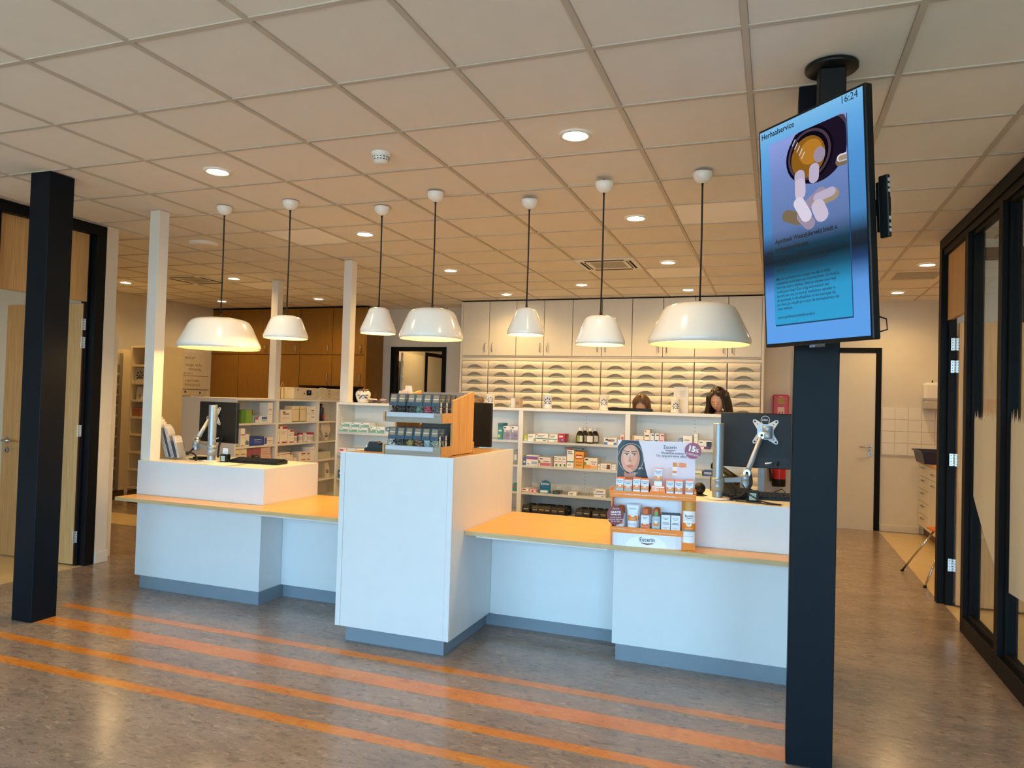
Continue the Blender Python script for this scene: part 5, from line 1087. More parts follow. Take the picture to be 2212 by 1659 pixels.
# ================================================================== workplace things on the raised desk blocks
BZ_ = .9925
def monitor_arm(x, y, el, el2, head, label, top, pr=0.0):
    """column at (x,y); el = lower arm end (dx,dy), el2 = joint height, head = plate point"""
    t = thing('monitor_stand', label, 'monitor arm', (x, y, BZ_))
    part(t, 'foot_plate', MB().lathe([(.0005, 0), (.075, 0), (.076, .004), (.068, .009), (.0005, .011)], 32), P('white_foot', 'dcd6cc', .4))
    part(t, 'column', MB().lathe([(.031, .011), (.031, top - .006), (.030, top - .001), (.0005, top)], 24), m_alu)
    part(t, 'collar', MB().lathe([(.0315, .045), (.038, .045), (.038, .095), (.036, .097), (.038, .099), (.038, .125), (.0315, .128)], 24), m_alu)
    e = Vector((el[0], el[1], .115)); dr = Vector((el[0], el[1], 0)).normalized(); 
    sd = Vector((-dr.y, dr.x, 0)) * .014; b = MB()
    p0 = dr * .036 + Vector((0, 0, .10)); p1 = e - dr * .025 + Vector((0, 0, -.012))
    b.convex([p0 - sd, p0 + sd, p0 + sd + Vector((0, 0, .024)), p0 - sd + Vector((0, 0, .024)), p1 - sd * .8, p1 + sd * .8, p1 + sd * .8 + Vector((0, 0, .03)), p1 - sd * .8 + Vector((0, 0, .03))], [(0, 1, 2, 3), (4, 5, 6, 7), (0, 1, 5, 4), (1, 2, 6, 5), (2, 3, 7, 6), (3, 0, 4, 7)], 0)
    part(t, 'lower_arm', b, m_alu)
    part(t, 'elbow', MB().lathe([(.0005, -.045), (.029, -.045), (.030, -.042), (.030, -.004), (.028, -.002), (.030, 0), (.030, .040), (.0005, .042)], 22, tuple(e)), m_alu)
    h = Vector(head) ; w0 = e + Vector((.0, -.012, .020)) + (h - e).normalized() * .03; w1 = h + Vector((-.02, -.035, -.02))
    up_ = MB().tube([w0, w1], [.017, .015], 12); part(t, 'upper_arm', up_, m_alu)
    part(t, 'arm_cover', MB().tube([w0 + Vector((0, -.004, .012)) + (w1 - w0) * .06, w1 + Vector((0, -.004, .012)) - (w1 - w0) * .06], [.010, .009], 8), P('arm_cover', 'd8cfc8', .4))
    for q in (w0, w1): part(t, 'joint', MB().cyl(q + Vector((0, -.022, 0)), q + Vector((0, .022, 0)), .021, n=18).cyl(q + Vector((0, -.024, 0)), q + Vector((0, -.021, 0)), .008, n=10, mi=1), [m_steel, m_screw])
    part(t, 'head_joint', MB().lathe([(.0005, -.04), (.027, -.04), (.029, -.037), (.029, -.003), (.027, -.001), (.029, .001), (.029, .034), (.027, .037), (.0005, .037)], 22, (h.x + .012, h.y - .035, h.z)), m_alu)
    hp_ = tuple(h); h = Vector((0, 0, 0)); part(t, 'round_plate', MB().cyl((0, -.012, 0), (0, -.004, 0), .048, n=26), m_alu, hp_, (0, 0, pr))
    for sx in (-1, 1):
        for sz in (-1, 1):
            c = Vector((h.x, h.y - .004, h.z)); d = Vector((sx, 0, sz)).normalized(); s_ = Vector((-d.z, 0, d.x)); b = MB()
            q = [c + d * .03 - s_ * .028, c + d * .03 + s_ * .028, c + d * .094 + s_ * .011, c + d * .102, c + d * .094 - s_ * .011]
            b.convex([tuple(p) for p in q] + [tuple(p + Vector((0, .004, 0))) for p in q], [(0, 1, 2, 3, 4), (5, 6, 7, 8, 9), (0, 1, 6, 5), (1, 2, 7, 6), (2, 3, 8, 7), (3, 4, 9, 8), (4, 0, 5, 9)], 0)
            for rr, ra in ((.087, .006), (.066, .0035)):
                cc = c + d * rr; b.poly([(cc.x + ra * cos(k * pi / 4), cc.y - .0003, cc.z + ra * sin(k * pi / 4)) for k in range(8)], 1)
            part(t, 'plate_wing', b, [P('plate_grey', 'c4c8cc', .4), m_screw], hp_, (0, 0, pr))
    return t
def monitor(label, x, y, z0, w_, h, rz, logo, vz, vx=0.0):
    t = thing('monitor', label, 'monitor', (x, y, z0), rz)
    part(t, 'back_case', MB().box(-w_ / 2, w_ / 2, 0, .032, 0, h, b=.006), m_dark)
    part(t, 'display', MB().poly([(-w_ / 2 + .008, .0325, .012), (-w_ / 2 + .008, .0325, h - .008), (w_ / 2 - .008, .0325, h - .008), (w_ / 2 - .008, .0325, .012)]), P('screen_off', '0c0d10', .15))
    b = MB(); r1, r2 = .0235, .0262; n = 24
    for k in range(n):
        a0, a1 = 2 * pi * k / n, 2 * pi * (k + 1) / n
        b.poly([(vx + r * cos(a), -.0006, vz + .070 + r * sin(a)) for r, a in ((r1, a0), (r2, a0), (r2, a1), (r1, a1))])
    bd = part(t, 'maker_emblem', b, PR('c8d0d4')); text(bd, 'DELL', .0165, PR('c8d0d4'), (vx, -.0008, vz + .070), bold=.0003)
    part(t, 'mount_recess', MB().box(vx - .052, vx + .052, -.0012, -.0002, vz - .052, vz + .052), m_plast)
    part(t, 'port_bay', MB().box(-w_ * .06, w_ * .48, -.0016, -.0002, .004, .062).box(-w_ * .06, w_ * .48, -.0022, -.0016, .060, .066), m_plast, label='black port bay')
    part(t, 'plugs', MB().box(w_ * .10, w_ * .13, -.03, -.002, .018, .036, b=.002).cyl((w_ * .03, -.02, .030), (w_ * .11, -.02, .038), .005, mi=1).cyl((w_ * .18, -.015, .02), (w_ * .18, -.015, .045), .007, mi=0), [m_plast, m_ceram])
    part(t, 'screws', MB().disc(-w_ * .30, .035, .006, -.0006, 0, 12).disc(-w_ * .24, .035, .006, -.0006, 0, 12), m_screw)
    return t
monitor('black monitor seen from behind on the left desk block', -4.385, 4.855, 1.122, .50, .338, -.22, True, .22, -.02)
monitor_arm(-4.195, 4.595, (-.25, .10), 0, (-.2095, .257, .35), 'silver monitor arm on the left desk block', .447, -.22)
monitor('large black monitor seen from behind on the right desk block beside the dark column', -.062, 4.70, 1.174, .50, .337, 0, True, .225, .012)
monitor_arm(-.310, 4.507, (.155, .05), 0, (.262, .188, .405), 'silver monitor arm on the right desk block, tall column left of its monitor', .452)
def cable(label, pts, r=.005):
    # smooth the path
    P_ = [Vector(p) for p in pts]; out = []
    for i in range(len(P_) - 1):
        p0, p1, p2, p3 = P_[max(i - 1, 0)], P_[i], P_[i + 1], P_[min(i + 2, len(P_) - 1)]
        for k in range(6):
            s_ = k / 6; out.append(.5 * ((2 * p1) + (p2 - p0) * s_ + (2 * p0 - 5 * p1 + 4 * p2 - p3) * s_ ** 2 + (3 * p1 - p0 - 3 * p2 + p3) * s_ ** 3))
    out.append(P_[-1]); o0 = out[0]
    return single('cable', label, 'cable', MB().tube([p - o0 for p in out], r, 7), m_cord, tuple(o0))
cable('thick black cable hanging from the right monitor arm elbow', [(-.13, 4.55, 1.16), (-.12, 4.54, 1.09), (-.16, 4.52, 1.03), (-.21, 4.50, 1.005), (-.23, 4.47, .999)], .008)
cable('black cable curving behind the right arm column', [(-.28, 4.56, 1.11), (-.24, 4.55, 1.08), (-.215, 4.54, 1.04), (-.212, 4.53, 1.0)], .007)
cable('thin black cable looping over the right desk block edge', [(-.17, 4.50, 1.09), (-.13, 4.46, 1.04), (-.06, 4.43, 1.006), (.02, 4.40, .998), (.045, 4.385, .997), (-.02, 4.38, .997), (-.14, 4.41, .997), (-.20, 4.43, .997)], .004)
cable('thin mouse cable on the right desk block left of the arm', [(-.42, 4.60, .998), (-.38, 4.58, .998), (-.36, 4.55, .998), (-.30, 4.60, .998), (-.27, 4.64, .998)], .003)
cable('black cable bunched under the left monitor arm', [(-4.44, 4.66, 1.08), (-4.47, 4.63, 1.03), (-4.40, 4.55, 1.055), (-4.30, 4.52, 1.05), (-4.25, 4.50, 1.02), (-4.25, 4.49, .999)], .007)
cable('thin black cable lying on the left desk block', [(-4.04, 4.60, 1.02), (-4.0, 4.58, .998), (-3.95, 4.60, .998), (-3.86, 4.62, .998)], .0035)
cable('black cable hanging below the left monitor', [(-4.33, 4.84, 1.14), (-4.335, 4.83, 1.08), (-4.34, 4.83, 1.0)], .008)
def keyboard(label, x, y, rz, w_=.44):
    t = thing('keyboard', label, 'keyboard', (x, y, BZ_), rz)
    part(t, 'base', MB().prism([(-.075, 0), (.075, 0), (.075, .028), (.068, .028), (-.075, .012)], 'x', -w_ / 2, w_ / 2), m_plast)
    k = MB()
    for r in range(5):
        for c in range(18): k.box(-w_ / 2 + .008 + c * .0236, -w_ / 2 + .029 + c * .0236, -.066 + r * .027, -.043 + r * .027, .014 + .003 * r, .021 + .0031 * r)
    part(t, 'keys', k, m_dark, kind='stuff')
keyboard('black keyboard on the left desk block', -3.83, 4.70, .08, .44)
keyboard('black keyboard on the right desk block behind the cables', -.10, 4.69, .04, .44)
def mouse(label, x, y, rz): 
    t = thing('mouse', label, 'computer mouse', (x, y, BZ_), rz)
    part(t, 'shell', MB().ball((0, 0, .0262), .032, 16, 10, sy=1.6, sz=.8).box(-.03, .03, -.048, .048, 0, .004, b=.002), m_plast); part(t, 'wheel', MB().cyl((-.004, -.03, .036), (.004, -.03, .036), .010, n=12), m_dark)
mouse('black mouse on the left desk block by the keyboard', -3.97, 4.84, 1.2)
def phone(label, x, y, rz, rise):
    t = thing('desk_phone', label, 'telephone', (x, y, BZ_), rz)
    part(t, 'base', MB().prism([(-.10, 0), (.10, 0), (.10, .09), (.07, .095), (-.10, .02)], 'x', -.09, .09), m_plast)
    b = MB(); pth = [(-.06, -.11, .06), (-.062, -.05, .095), (-.062, .03, .128), (-.06, .10, .145)]
    b.tube([(p[0], p[1], p[2] + rise) for p in pth], [.027, .020, .020, .028], 12); part(t, 'handset', b, m_plast)
phone('black desk phone on the right desk block, handset under the monitor corner', -.25, 4.91, .9, .02)
single('round_speaker', 'small round black speaker at the left end of the right desk block', 'speaker', MB().ball((0, 0, .042), .036, 16, 10).lathe([(.0005, 0), (.03, 0), (.03, .006), (.012, .014)], 16), m_plast, (-.425, 4.62, BZ_))
def card_reader(label, x, y, card):
    t = thing('card_reader', label, 'card reader', (x, y, BZ_), .06)
    part(t, 'cube', MB().box(-.032, .032, 0, .05, 0, .064, b=.004), m_plast); part(t, 'base', MB().box(-.04, .045, -.01, .06, -.0, .004, b=.002), m_plast)
    part(t, 'pattern', MB().front(-.022, .016, .010, .050, -.0008, 0), P('pale_teal_print', 'a8c4c0', .5)); gr = MB()
    for i in range(6):
        for j in range(5): gr.poly([(-.020 + .006 * i + a, -.0012, .014 + .006 * j + c) for a, c in ((.002, 0), (.004, .002), (.002, .004), (0, .002))])
    part(t, 'pattern_dots', gr, PR('3a5a58'), kind='stuff')
    if card: part(t, 'card', MB().box(-.024, .024, .022, .024, .05, .11, b=.001), P('pale_blue_card', 'c4d4e0', .4), label='pale blue card')
card_reader('small black card reader with a pale card on the left desk block', -4.06, 4.575, True)
card_reader('small black card reader with printed front on the right desk block', -.105, 4.475, False)
single('paper_sheet', 'white sheet of paper lying on the left desk block', 'paper', MB().box(-.15, .15, -.10, .10, 0, .0012).box(-.13, .16, -.085, .115, .0013, .0022), P('white_paper', 'e6e0da', .8), (-3.99, 4.46, BZ_), -.12)
single('sticky_note', 'yellow sticky note on the right desk block', 'note', MB().box(-.04, .04, -.025, .025, 0, .001), P('sticky_yellow', 'e6d080', .8), (.015, 4.45, BZ_), .2)
t = thing('cable_box', 'flat black adapter box among the cables on the right desk block', 'adapter', (-.195, 4.555, BZ_), .2); part(t, 'body', MB().box(-.045, .045, -.02, .025, .0065, .026, b=.006), m_plast); part(t, 'rim', MB().box(-.055, .055, -.03, .033, 0, .006, b=.002), m_dark)
t = thing('cable_box', 'flat black adapter box behind the left monitor arm', 'adapter', (-4.365, 4.67, BZ_), .1); part(t, 'body', MB().box(-.06, .05, -.03, .035, .0065, .022, b=.006), m_plast); part(t, 'rim', MB().box(-.085, .085, -.045, .05, 0, .006, b=.002), m_dark)
# leaflet holders
def leaflets(label, x, y, rz, h, nl, cols):
    t = thing('leaflet_holder', label, 'leaflet holder', (x, y, BZ_), rz)
    tl_ = -.29
    part(t, 'holder', MB().box(-.055, .055, -.012, .028, 0, .0025).box(-.055, .055, -.014, -.0122, 0, h * .62).box(-.055, .055, .028, .030, 0, h).box(-.0565, -.0552, -.012, .028, 0, h * .5).box(.0552, .0565, -.012, .028, 0, h * .5), m_acryl, (0, 0, .012), (tl_, 0, 0))
    for k in range(nl): part(t, 'leaflet', MB().box(-.05, .05, -.008 + .009 * k, -.003 + .009 * k, .004, h * (.86 + .07 * k)).front(-.03, .02, h * .7, h * .705, -.0084 + .009 * k, 1).front(-.04, .03, h * .6, h * .605, -.0084 + .009 * k, 1), [P('leaflet_' + cols[k], cols[k], .7), PR('6a7088')], (0, 0, .012), (tl_, 0, 0))
leaflets('tall acrylic holder of white leaflets against the left post', -4.612, 4.60, 1.88, .34, 3, ('d8d8e0', 'e0e0e6', 'ccccd8'))
leaflets('acrylic holder of grey leaflets, second beside the left post', -4.552, 4.60, 1.84, .28, 3, ('c8c8d4', 'd6d6de', 'c4c4d0'))
leaflets('low acrylic holder of pale leaflets nearest the left monitor arm', -4.492, 4.595, 1.80, .20, 2, ('d4d4de', 'c8c8d6'))
# ================================================================== middle block: terminal, stand, screen
t = thing('payment_terminal', 'black payment terminal on the tall middle block', 'payment terminal', (-2.43, 4.19, 1.1855), .12)
part(t, 'body', MB().prism([(-.10, 0), (.10, 0), (.10, .040), (.02, .046), (-.06, .034), (-.10, .018)], 'y', -.038, .038), m_plast)
part(t, 'printer_lid', MB().prism([(-.085, .024), (-.07, .062), (-.045, .058), (-.02, .064), (.0, .050), (-.005, .038)], 'y', -.034, .034), m_plast)
part(t, 'sticker', MB().front(.045, .085, .012, .034, -.0385, 0).front(.05, .064, .016, .030, -.0388, 1), [PR('dce4e8'), PR('3a7ab0')]); part(t, 'keypad', MB().box(-.098, -.062, -.02, .02, .022, .034, b=.002), m_steel)
for sx in (-.08, .08): part(t, 'foot', MB().box(sx - .012, sx + .012, -.036, .036, -.0, .004), m_screw)
single('customer_display', 'small black display behind the sweets stand at its left edge', 'display', MB().box(-.045, .045, 0, .02, .06, .17, b=.004).box(-.012, .012, .005, .015, 0, .06).box(-.04, .04, -.02, .03, 0, .006), m_plast, (-2.38, 4.62, 1.1855), .5)
t = thing('counter_screen', 'black screen standing behind the sweets stand on the middle block', 'monitor', (-2.06, 4.93, 1.1855), -.05)
part(t, 'panel', MB().box(-.21, .115, 0, .03, .0 + .012, .336, b=.005), m_plast); part(t, 'stand', MB().box(-.16, -.06, .03, .06, 0, .2, b=.004).box(-.20, -.02, -.0, .10, 0, .008, b=.002), m_plast)
# sweets stand
m_pine = WOOD('pine_plank', 'c08c4e', 'd8aa6c', 'z', 55, .55, knots=True); m_pineh = WOOD('pine_board', 'b8884e', 'd4a668', 'x', 55, .55); m_greyw = WOOD('grey_stained_board', '8a7e70', 'a59888', 'x', 70, .6)
SX = -1.89
t = thing('sweets_stand', 'small wooden two tier stand full of sweets bags on the middle block', 'display stand', (SX, 3.965, 1.1855))
for side, xx in ((0, 0), (1, -.395)):
    for k in range(3):
        y0 = .165 + .112 * k; zt = .345 + .022 * k
        part(t, 'plank', MB().prism([(y0, .004), (y0 + .1105, .004), (y0 + .1105, zt + .022), (y0, zt)], 'x', xx - .013, xx), m_pine)
part(t, 'corner_batten', MB().box(-.012, .002, .502, .515, 0, .075), m_pine)
for z in (.0, .205):
    part(t, 'tray_front', MB().box(-.382, -.002, 0, .014, z, z + .062, b=.001), m_greyw, label='grey stained tray front')
    part(t, 'label_rail', MB().box(-.375, -.05, -.003, -.0005, z + .034, z + .060), P('pale_label_rail', 'bcc2cc', .35), label='pale label rail')
    for xx in (0, -.395): part(t, 'tray_side', MB().box(xx - .013, xx, .0145, .164, z, z + .062, b=.001), m_pineh)
    part(t, 'tray_floor', MB().box(-.382, -.0135, .0145, .50, z + .002, z + .012), m_pineh)
part(t, 'back_board', MB().box(-.382, -.0135, .488, .50, .012, .40), m_greyw)
m_nav = P('slate_blue_card', '3f5666', .5, vary=.04); m_clear = GLASS('bag_film', (.93, .95, .96), .3, .12); m_krf = P('kraft_window', 'a58864', .6, vary=.06, scale=30)
def candy_mesh(kind, col_, w_, d, h, n, seed):
    r_ = random.Random(seed); b = MB()
    for k in range(n):
        x, y, z = r_.uniform(-w_ * .31, w_ * .31), r_.uniform(d * .26, d * .74), r_.uniform(.013, h)
        if kind == 'ball': b.ball((x, y, z), .0085, 7, 5, mi=k % len(col_))
        elif kind == 'dice': b.box(x - .006, x + .006, y - .006, y + .006, z - .006, z + .006, k % len(col_), .002)
        elif kind == 'stick':
            a, c = r_.uniform(-1.2, 1.2), r_.uniform(-.5, .5); dv = Vector((sin(a) * .014, c * .004, cos(a) * .014)); b.cyl(Vector((x, y, z)) - dv, Vector((x, y, z)) + dv, .0045, n=6, mi=k % len(col_))
        else: b.ball((x, y, z), .012, 7, 5, mi=k % len(col_), sx=1.2, sz=.6)
    return b
CM = {c: P('candy_' + c, c, .3, vary=.1, scale=30) for c in ('0c0c0e', '1c1a1e', '5f8a78', '7aa290', 'c03a52', 'd86a78', '77757c', '5a585e', 'e8e4dc', '1a1a1a', '4a3a34', 'b0a04a', 'c8b060', 'a83a22', '7a2418', 'b08a4a', 'd8e4e4', 'c4d4d4', 'a8a894', 'c0c0a8')}
def sweetbag(label, x, y, z, kind, cols_, rz=0.0, w_=.057, h=.168, side=False, n=44):
    t = thing('sweets_bag', label, 'bag of sweets', (x, y, z), rz, 'sweets bags on the wooden stand'); d = .05
    fy = lambda q: d * .42 * max(0, (q - h * .45) / (h * .55))
    def ring(q, sc=1.0): return [(-w_ / 2 * sc, fy(q), q), (w_ / 2 * sc, fy(q), q), (w_ / 2 * sc, d - fy(q), q), (-w_ / 2 * sc, d - fy(q), q)]
    lv = [ring(0, .94), ring(h * .45), ring(h, .97)]; b = MB(); b.v = [p for l in lv for p in l]
    for a in (0, 1):
        for k in range(4): b.face((a * 4 + k, a * 4 + (k + 1) % 4, a * 4 + 4 + (k + 1) % 4, a * 4 + 4 + k))
    b.face((3, 2, 1, 0)); b.face((8, 9, 10, 11)); part(t, 'film', b, m_clear, label='clear film')
    c = MB(); e = .0008
    zs = (h * .53, h * .66, h * .97)
    for z0, z1 in zip(zs[:-1], zs[1:]): c.poly([(-w_ / 2 * .985, fy(z0) - e, z0), (w_ / 2 * .985, fy(z0) - e, z0), (w_ / 2 * .97, fy(z1) - e, z1), (-w_ / 2 * .97, fy(z1) - e, z1)], 0)
    for a, b_, mi, ee in ((.68, .95, 1, .0016), (.78, .81, 2, .0022)): c.poly([(-w_ * .34, fy(h * a) - ee, h * a), (w_ * .34, fy(h * a) - ee, h * a), (w_ * .34, fy(h * b_) - ee, h * b_), (-w_ * .34, fy(h * b_) - ee, h * b_)], mi)
    for k in range(2): c.poly([(-w_ * .2, fy(h * (.56 + .03 * k)) - .0016, h * (.56 + .03 * k)), (w_ * .2, fy(h * (.56 + .03 * k)) - .0016, h * (.56 + .03 * k)), (w_ * .2, fy(h * (.57 + .03 * k)) - .0016, h * (.57 + .03 * k)), (-w_ * .2, fy(h * (.57 + .03 * k)) - .0016, h * (.57 + .03 * k))], 3)
    part(t, 'card_band', c, [m_nav, m_krf, PR('e0dccc'), PR('1e2c38')], label='slate blue card band with kraft window')
    part(t, 'sweets', candy_mesh(kind, cols_, w_, d, h * .54, n, int(x * 1e4) + int(z * 999)), [CM[c_] for c_ in cols_], kind='stuff')
    if side: text(t, 'DEENK', .030, PR('ece8e0'), (w_ / 2 + .0015, d * .52, h * .42), tuple(Matrix(((0, 0, 1), (0, -1, 0), (1, 0, 0))).to_euler()), bold=.0007)
    return t
bx = SX - .349
UP = (('ball', ('0c0c0e', '1c1a1e'), 'black shiny liquorice'), ('dice', ('0c0c0e', '1c1a1e'), 'black liquorice cubes'), ('dice', ('1c1a1e', '4a3a34'), 'dark drops, half hidden'), ('dice', ('5f8a78', '7aa290'), 'grey green sweets'), ('flat', ('c03a52', 'd86a78'), 'red gums'), ('dice', ('77757c', '5a585e'), 'grey liquorice rocks'))
LO = (('ball', ('e8e4dc', '1a1a1a', 'e8e4dc'), 'black and white balls'), ('dice', ('4a3a34', '1c1a1e'), 'dark brown sweets'), ('flat', ('b0a04a', 'c8b060'), 'yellow gums'), ('flat', ('a83a22', '7a2418', 'b08a4a'), 'red and brown gums'), ('stick', ('d8e4e4', 'c4d4d4'), 'white sticks'), ('stick', ('a8a894', 'c0c0a8'), 'grey green sticks'))
for k in range(6):
    sp = .0585 * k
    sweetbag('sweets bag with %s, upper tier of the wooden stand' % UP[k][2], bx + sp, 3.965 + .022 + (.012 if k == 2 else 0), 1.1855 + .2175, UP[k][0], UP[k][1], -.06, side=k == 5)
    sweetbag('sweets bag with %s, lower tier of the wooden stand' % LO[k][2], bx - .002 + .0585 * k, 3.965 + .0225, 1.1855 + .0128, LO[k][0], LO[k][1], -.05, h=.163, side=k == 5)
for tier, z in (('upper', .2175), ('lower', .0125)):
    for row in (1, 2, 3):
        for k in range(6):
            K = (UP if tier == 'upper' else LO)[k]
            if row > 1 and tier == 'lower': continue
            sweetbag('sweets bag with %s, row %s behind the front one, %s tier' % (K[2], ('', 'directly', 'second', 'third')[row], tier), bx + .004 + .0585 * k, 3.965 + .022 + .075 * row, 1.1855 + z, K[0], K[1], -.05, h=.168 if tier == 'upper' else .163, side=k == 5 and row == 1, n=16)
# ================================================================== sun care display
m_oc = P('orange_card', 'f58608', .45, vary=.03); m_wc = P('white_card', 'e8eaf0', .4, vary=.01); m_wc2 = PR('f6f7fa'); m_bord = PR('6e1f30'); m_nvy = PR('1e2a40'); m_plum = PR('8f4a68'); m_wp = PR('f4f2f0'); m_gr = PR('7a8496')
t = thing('sun_care_display', 'orange and white cardboard display of sun care products on the right worktop', 'display stand', (-.868, 4.124, .7305), .11)
tt = t
WD = .392
ol = []
for k in range(13): ol.append((WD * k / 12 + .004, .0 + .018 * (1 - (1 - abs(2 * k / 12 - 1) ** 6))))
fb = MB().prism(ol + [(WD + .004, .15), (.004, .15)], 'z', 0, .075); fp = part(t, 'base_front', fb, m_wc, label='white curved base front')
def logo(par, x, y, z, s, ink=m_nvy, chev=m_bord, k=1.0):
    text(par, 'Eucerin', s, ink, (x, y, z), bold=s * .012, sx=.82)
    par_ = MB(); w_ = s * 1.05; par_.poly([(x - w_, y, z - s * .50), (x, y, z - s * .60), (x + w_, y, z - s * .50), (x + w_ * .9, y, z - s * .62), (x, y, z - s * .82), (x - w_ * .9, y, z - s * .62)]); part(par, 'chevron', par_, chev)
hb_ = MB(); hb_.poly([(.20 + .115 * cos(pi * k / 20), -.0006, .003 + .066 * sin(pi * k / 20)) for k in range(21)]); part(fp, 'pale_arc', hb_, m_wc2)
logo(fp, .205, -.0022, .045, .035)
part(t, 'lower_tray_front', MB().box(-.006, WD + .008, -.004, -.001, .0755, .110, b=.0008), m_oc); part(t, 'lower_tray_floor', MB().box(.004, WD, .0, .15, .0755, .0935), m_oc); part(t, 'left_wall', MB().box(-.004, .0035, .0, .15, 0, .288), m_oc)
lt = MB()
for x0, x1, z in ((.008, .035, .097), (.095, .15, .094), (.12, .27, .0895), (.335, .37, .086)): lt.front(x0, x1, z, z + .0012, -.0048, 0)
part(t, 'print_lines', lt, m_wp)
text(t, 'DRY TOUCH', .0085, m_wp, (.065, -.005, .096), rot=(pi / 2, .03, 0)); text(t, 'LICHAAM', .0085, m_wp, (.178, -.005, .099), rot=(pi / 2, .03, 0)); text(t, 'GEVOELIGE HUID', .0080, m_wp, (.302, -.005, .0875), rot=(pi / 2, .03, 0))
part(t, 'middle_back', MB().box(.004, WD, .10, .104, .082, .288), m_wc)
part(t, 'upper_tray_front', MB().box(-.010, .468, -.012, -.008, .278, .316, b=.0008), m_oc); part(t, 'upper_tray_floor', MB().box(-.006, .466, -.0075, .135, .280, .300), m_oc)
part(t, 'upper_tray_side', MB().box(.466, .470, -.012, .14, .278, .330).box(-.012, -.0085, -.010, .14, .278, .326), m_oc)
text(t, 'ZONBESCHERMING AANBEVOLEN DOOR DERMATOLOGEN', .0105, m_wp, (.215, -.0128, .297), bold=.0001)
part(t, 'print_lines', MB().front(.012, .075, .2975, .2987, -.0126, 0).front(.355, .45, .2965, .2977, -.0126, 0), m_wp)
cl_ = part(t, 'can_column', MB().box(.397, .470, .012, .13, 0, .277, b=.001), m_oc, label='orange side column')
can = MB(); cx_ = .4335; r = .0345; n = 10
for z0, z1, mi in ((.045, .105, 0), (.105, .112, 3), (.112, .117, 4), (.117, .155, 1), (.155, .222, 0), (.222, .285, 2)):
    for k in range(n):
        a0, a1 = pi + pi * k / n, pi + pi * (k + 1) / n
        can.poly([(cx_ + r * cos(a), .014 + .024 * sin(a), z) for a, z in ((a0, z0), (a1, z0), (a1, min(z1, .2765)), (a0, min(z1, .2765)))], mi)
cn = part(t, 'can_relief', can, [m_wp, m_oc, P('gold_cap_print', 'd0923a', .35), PR('b8bcc0'), PR('6a8478')], label='printed sun spray can relief')
part(cn, 'fifty_disc', MB().disc(cx_, .152, .0155, -.0112, 0, 22), m_wp); text(cn, '50', .0165, PR('d07a3a'), (cx_ - .002, -.0118, .152), bold=.0003); text(cn, '+', .010, PR('d07a3a'), (cx_ + .011, -.0118, .156))
logo(cn, cx_, -.0116, .196, .0185); text(cn, 'SUN PROTECTION', .0055, m_gr, (cx_, -.0114, .174)); text(cn, 'SUN OIL CONTROL', .0055, m_wp, (cx_, -.0116, .126)); text(cn, 'ALCOHOL FREE', .0058, m_nvy, (cx_, -.0114, .083)); text(cn, '150 ML', .006, m_gr, (cx_, -.0114, .096))
# back board with picture
bd = part(t, 'back_board', MB().box(.012, .462, .136, .140, .288, .600, b=.0005), P('pale_mauve_card', 'ded8e2', .4, vary=.03, scale=3), label='pale back board with a portrait picture')
ms = [PR(c) for c in ('33444c', '1e2a30', 'd8a488', 'b98468', 'c87068', '2a2422', 'f0e8e4', '8f6a58', 'e4b89e', 'c8d0d4', 'a0604e', 'c69076')]
q = MB(); Y = .1355
def el(cx, cz, rx, rz, mi, y, n=26, rot=0.0): q.poly([(cx + rx * cos(a) * cos(rot) - rz * sin(a) * sin(rot), y, cz + rx * cos(a) * sin(rot) + rz * sin(a) * cos(rot)) for a in [2 * pi * k / n for k in range(n)]], mi)
q.poly([(.014, Y, .29), (.20, Y, .29), (.195, Y, .36), (.18, Y, .43), (.165, Y, .50), (.155, Y, .55), (.135, Y, .599), (.04, Y, .599), (.014, Y, .56)], 0)
q.poly([(.15, Y - .0002, .29), (.225, Y - .0002, .29), (.205, Y - .0002, .35), (.18, Y - .0002, .43), (.165, Y - .0002, .48), (.15, Y - .0002, .42)], 1)
q.poly([(.03, Y - .0004, .29), (.145, Y - .0004, .29), (.125, Y - .0004, .36), (.12, Y - .0004, .42), (.055, Y - .0004, .42), (.055, Y - .0004, .37)], 3)
el(.090, .498, .0635, .098, 1, Y - .0006); el(.089, .492, .055, .082, 2, Y - .0008, rot=-.04); el(.110, .488, .030, .068, 11, Y - .0009); el(.088, .50, .042, .066, 2, Y - .0010); el(.074, .50, .026, .050, 8, Y - .0011)
for sx, c in ((-1, .066), (1, .111)):
    el(c, .516, .0145, .0055, 6, Y - .0014, 14); el(c + .002, .516, .006, .006, 5, Y - .0016, 12); q.poly([(c - .017, Y - .0018, .517), (c + .017, Y - .0018, .517), (c + .010, Y - .0018, .5245), (c - .010, Y - .0018, .5245)], 7)
    q.poly([(c - .020, Y - .0015, .531 - .003 * sx), (c + .020, Y - .0015, .531 + .003 * sx), (c + .018, Y - .0015, .535 + .003 * sx), (c - .018, Y - .0015, .5355 - .003 * sx)], 5)
q.poly([(.088, Y - .0013, .515), (.0955, Y - .0013, .482), (.099, Y - .0013, .474), (.086, Y - .0013, .470), (.077, Y - .0013, .475)], 11); el(.082, .4725, .003, .002, 10, Y - .0015, 8); el(.094, .4725, .003, .002, 10, Y - .0015, 8)
q.poly([(.064, Y - .0014, .448), (.082, Y - .0014, .4545), (.088, Y - .0014, .453), (.094, Y - .0014, .4545), (.112, Y - .0014, .449), (.098, Y - .0014, .438), (.08, Y - .0014, .437)], 4); q.poly([(.066, Y - .0016, .4475), (.110, Y - .0016, .4485), (.09, Y - .0016, .4462)], 10)
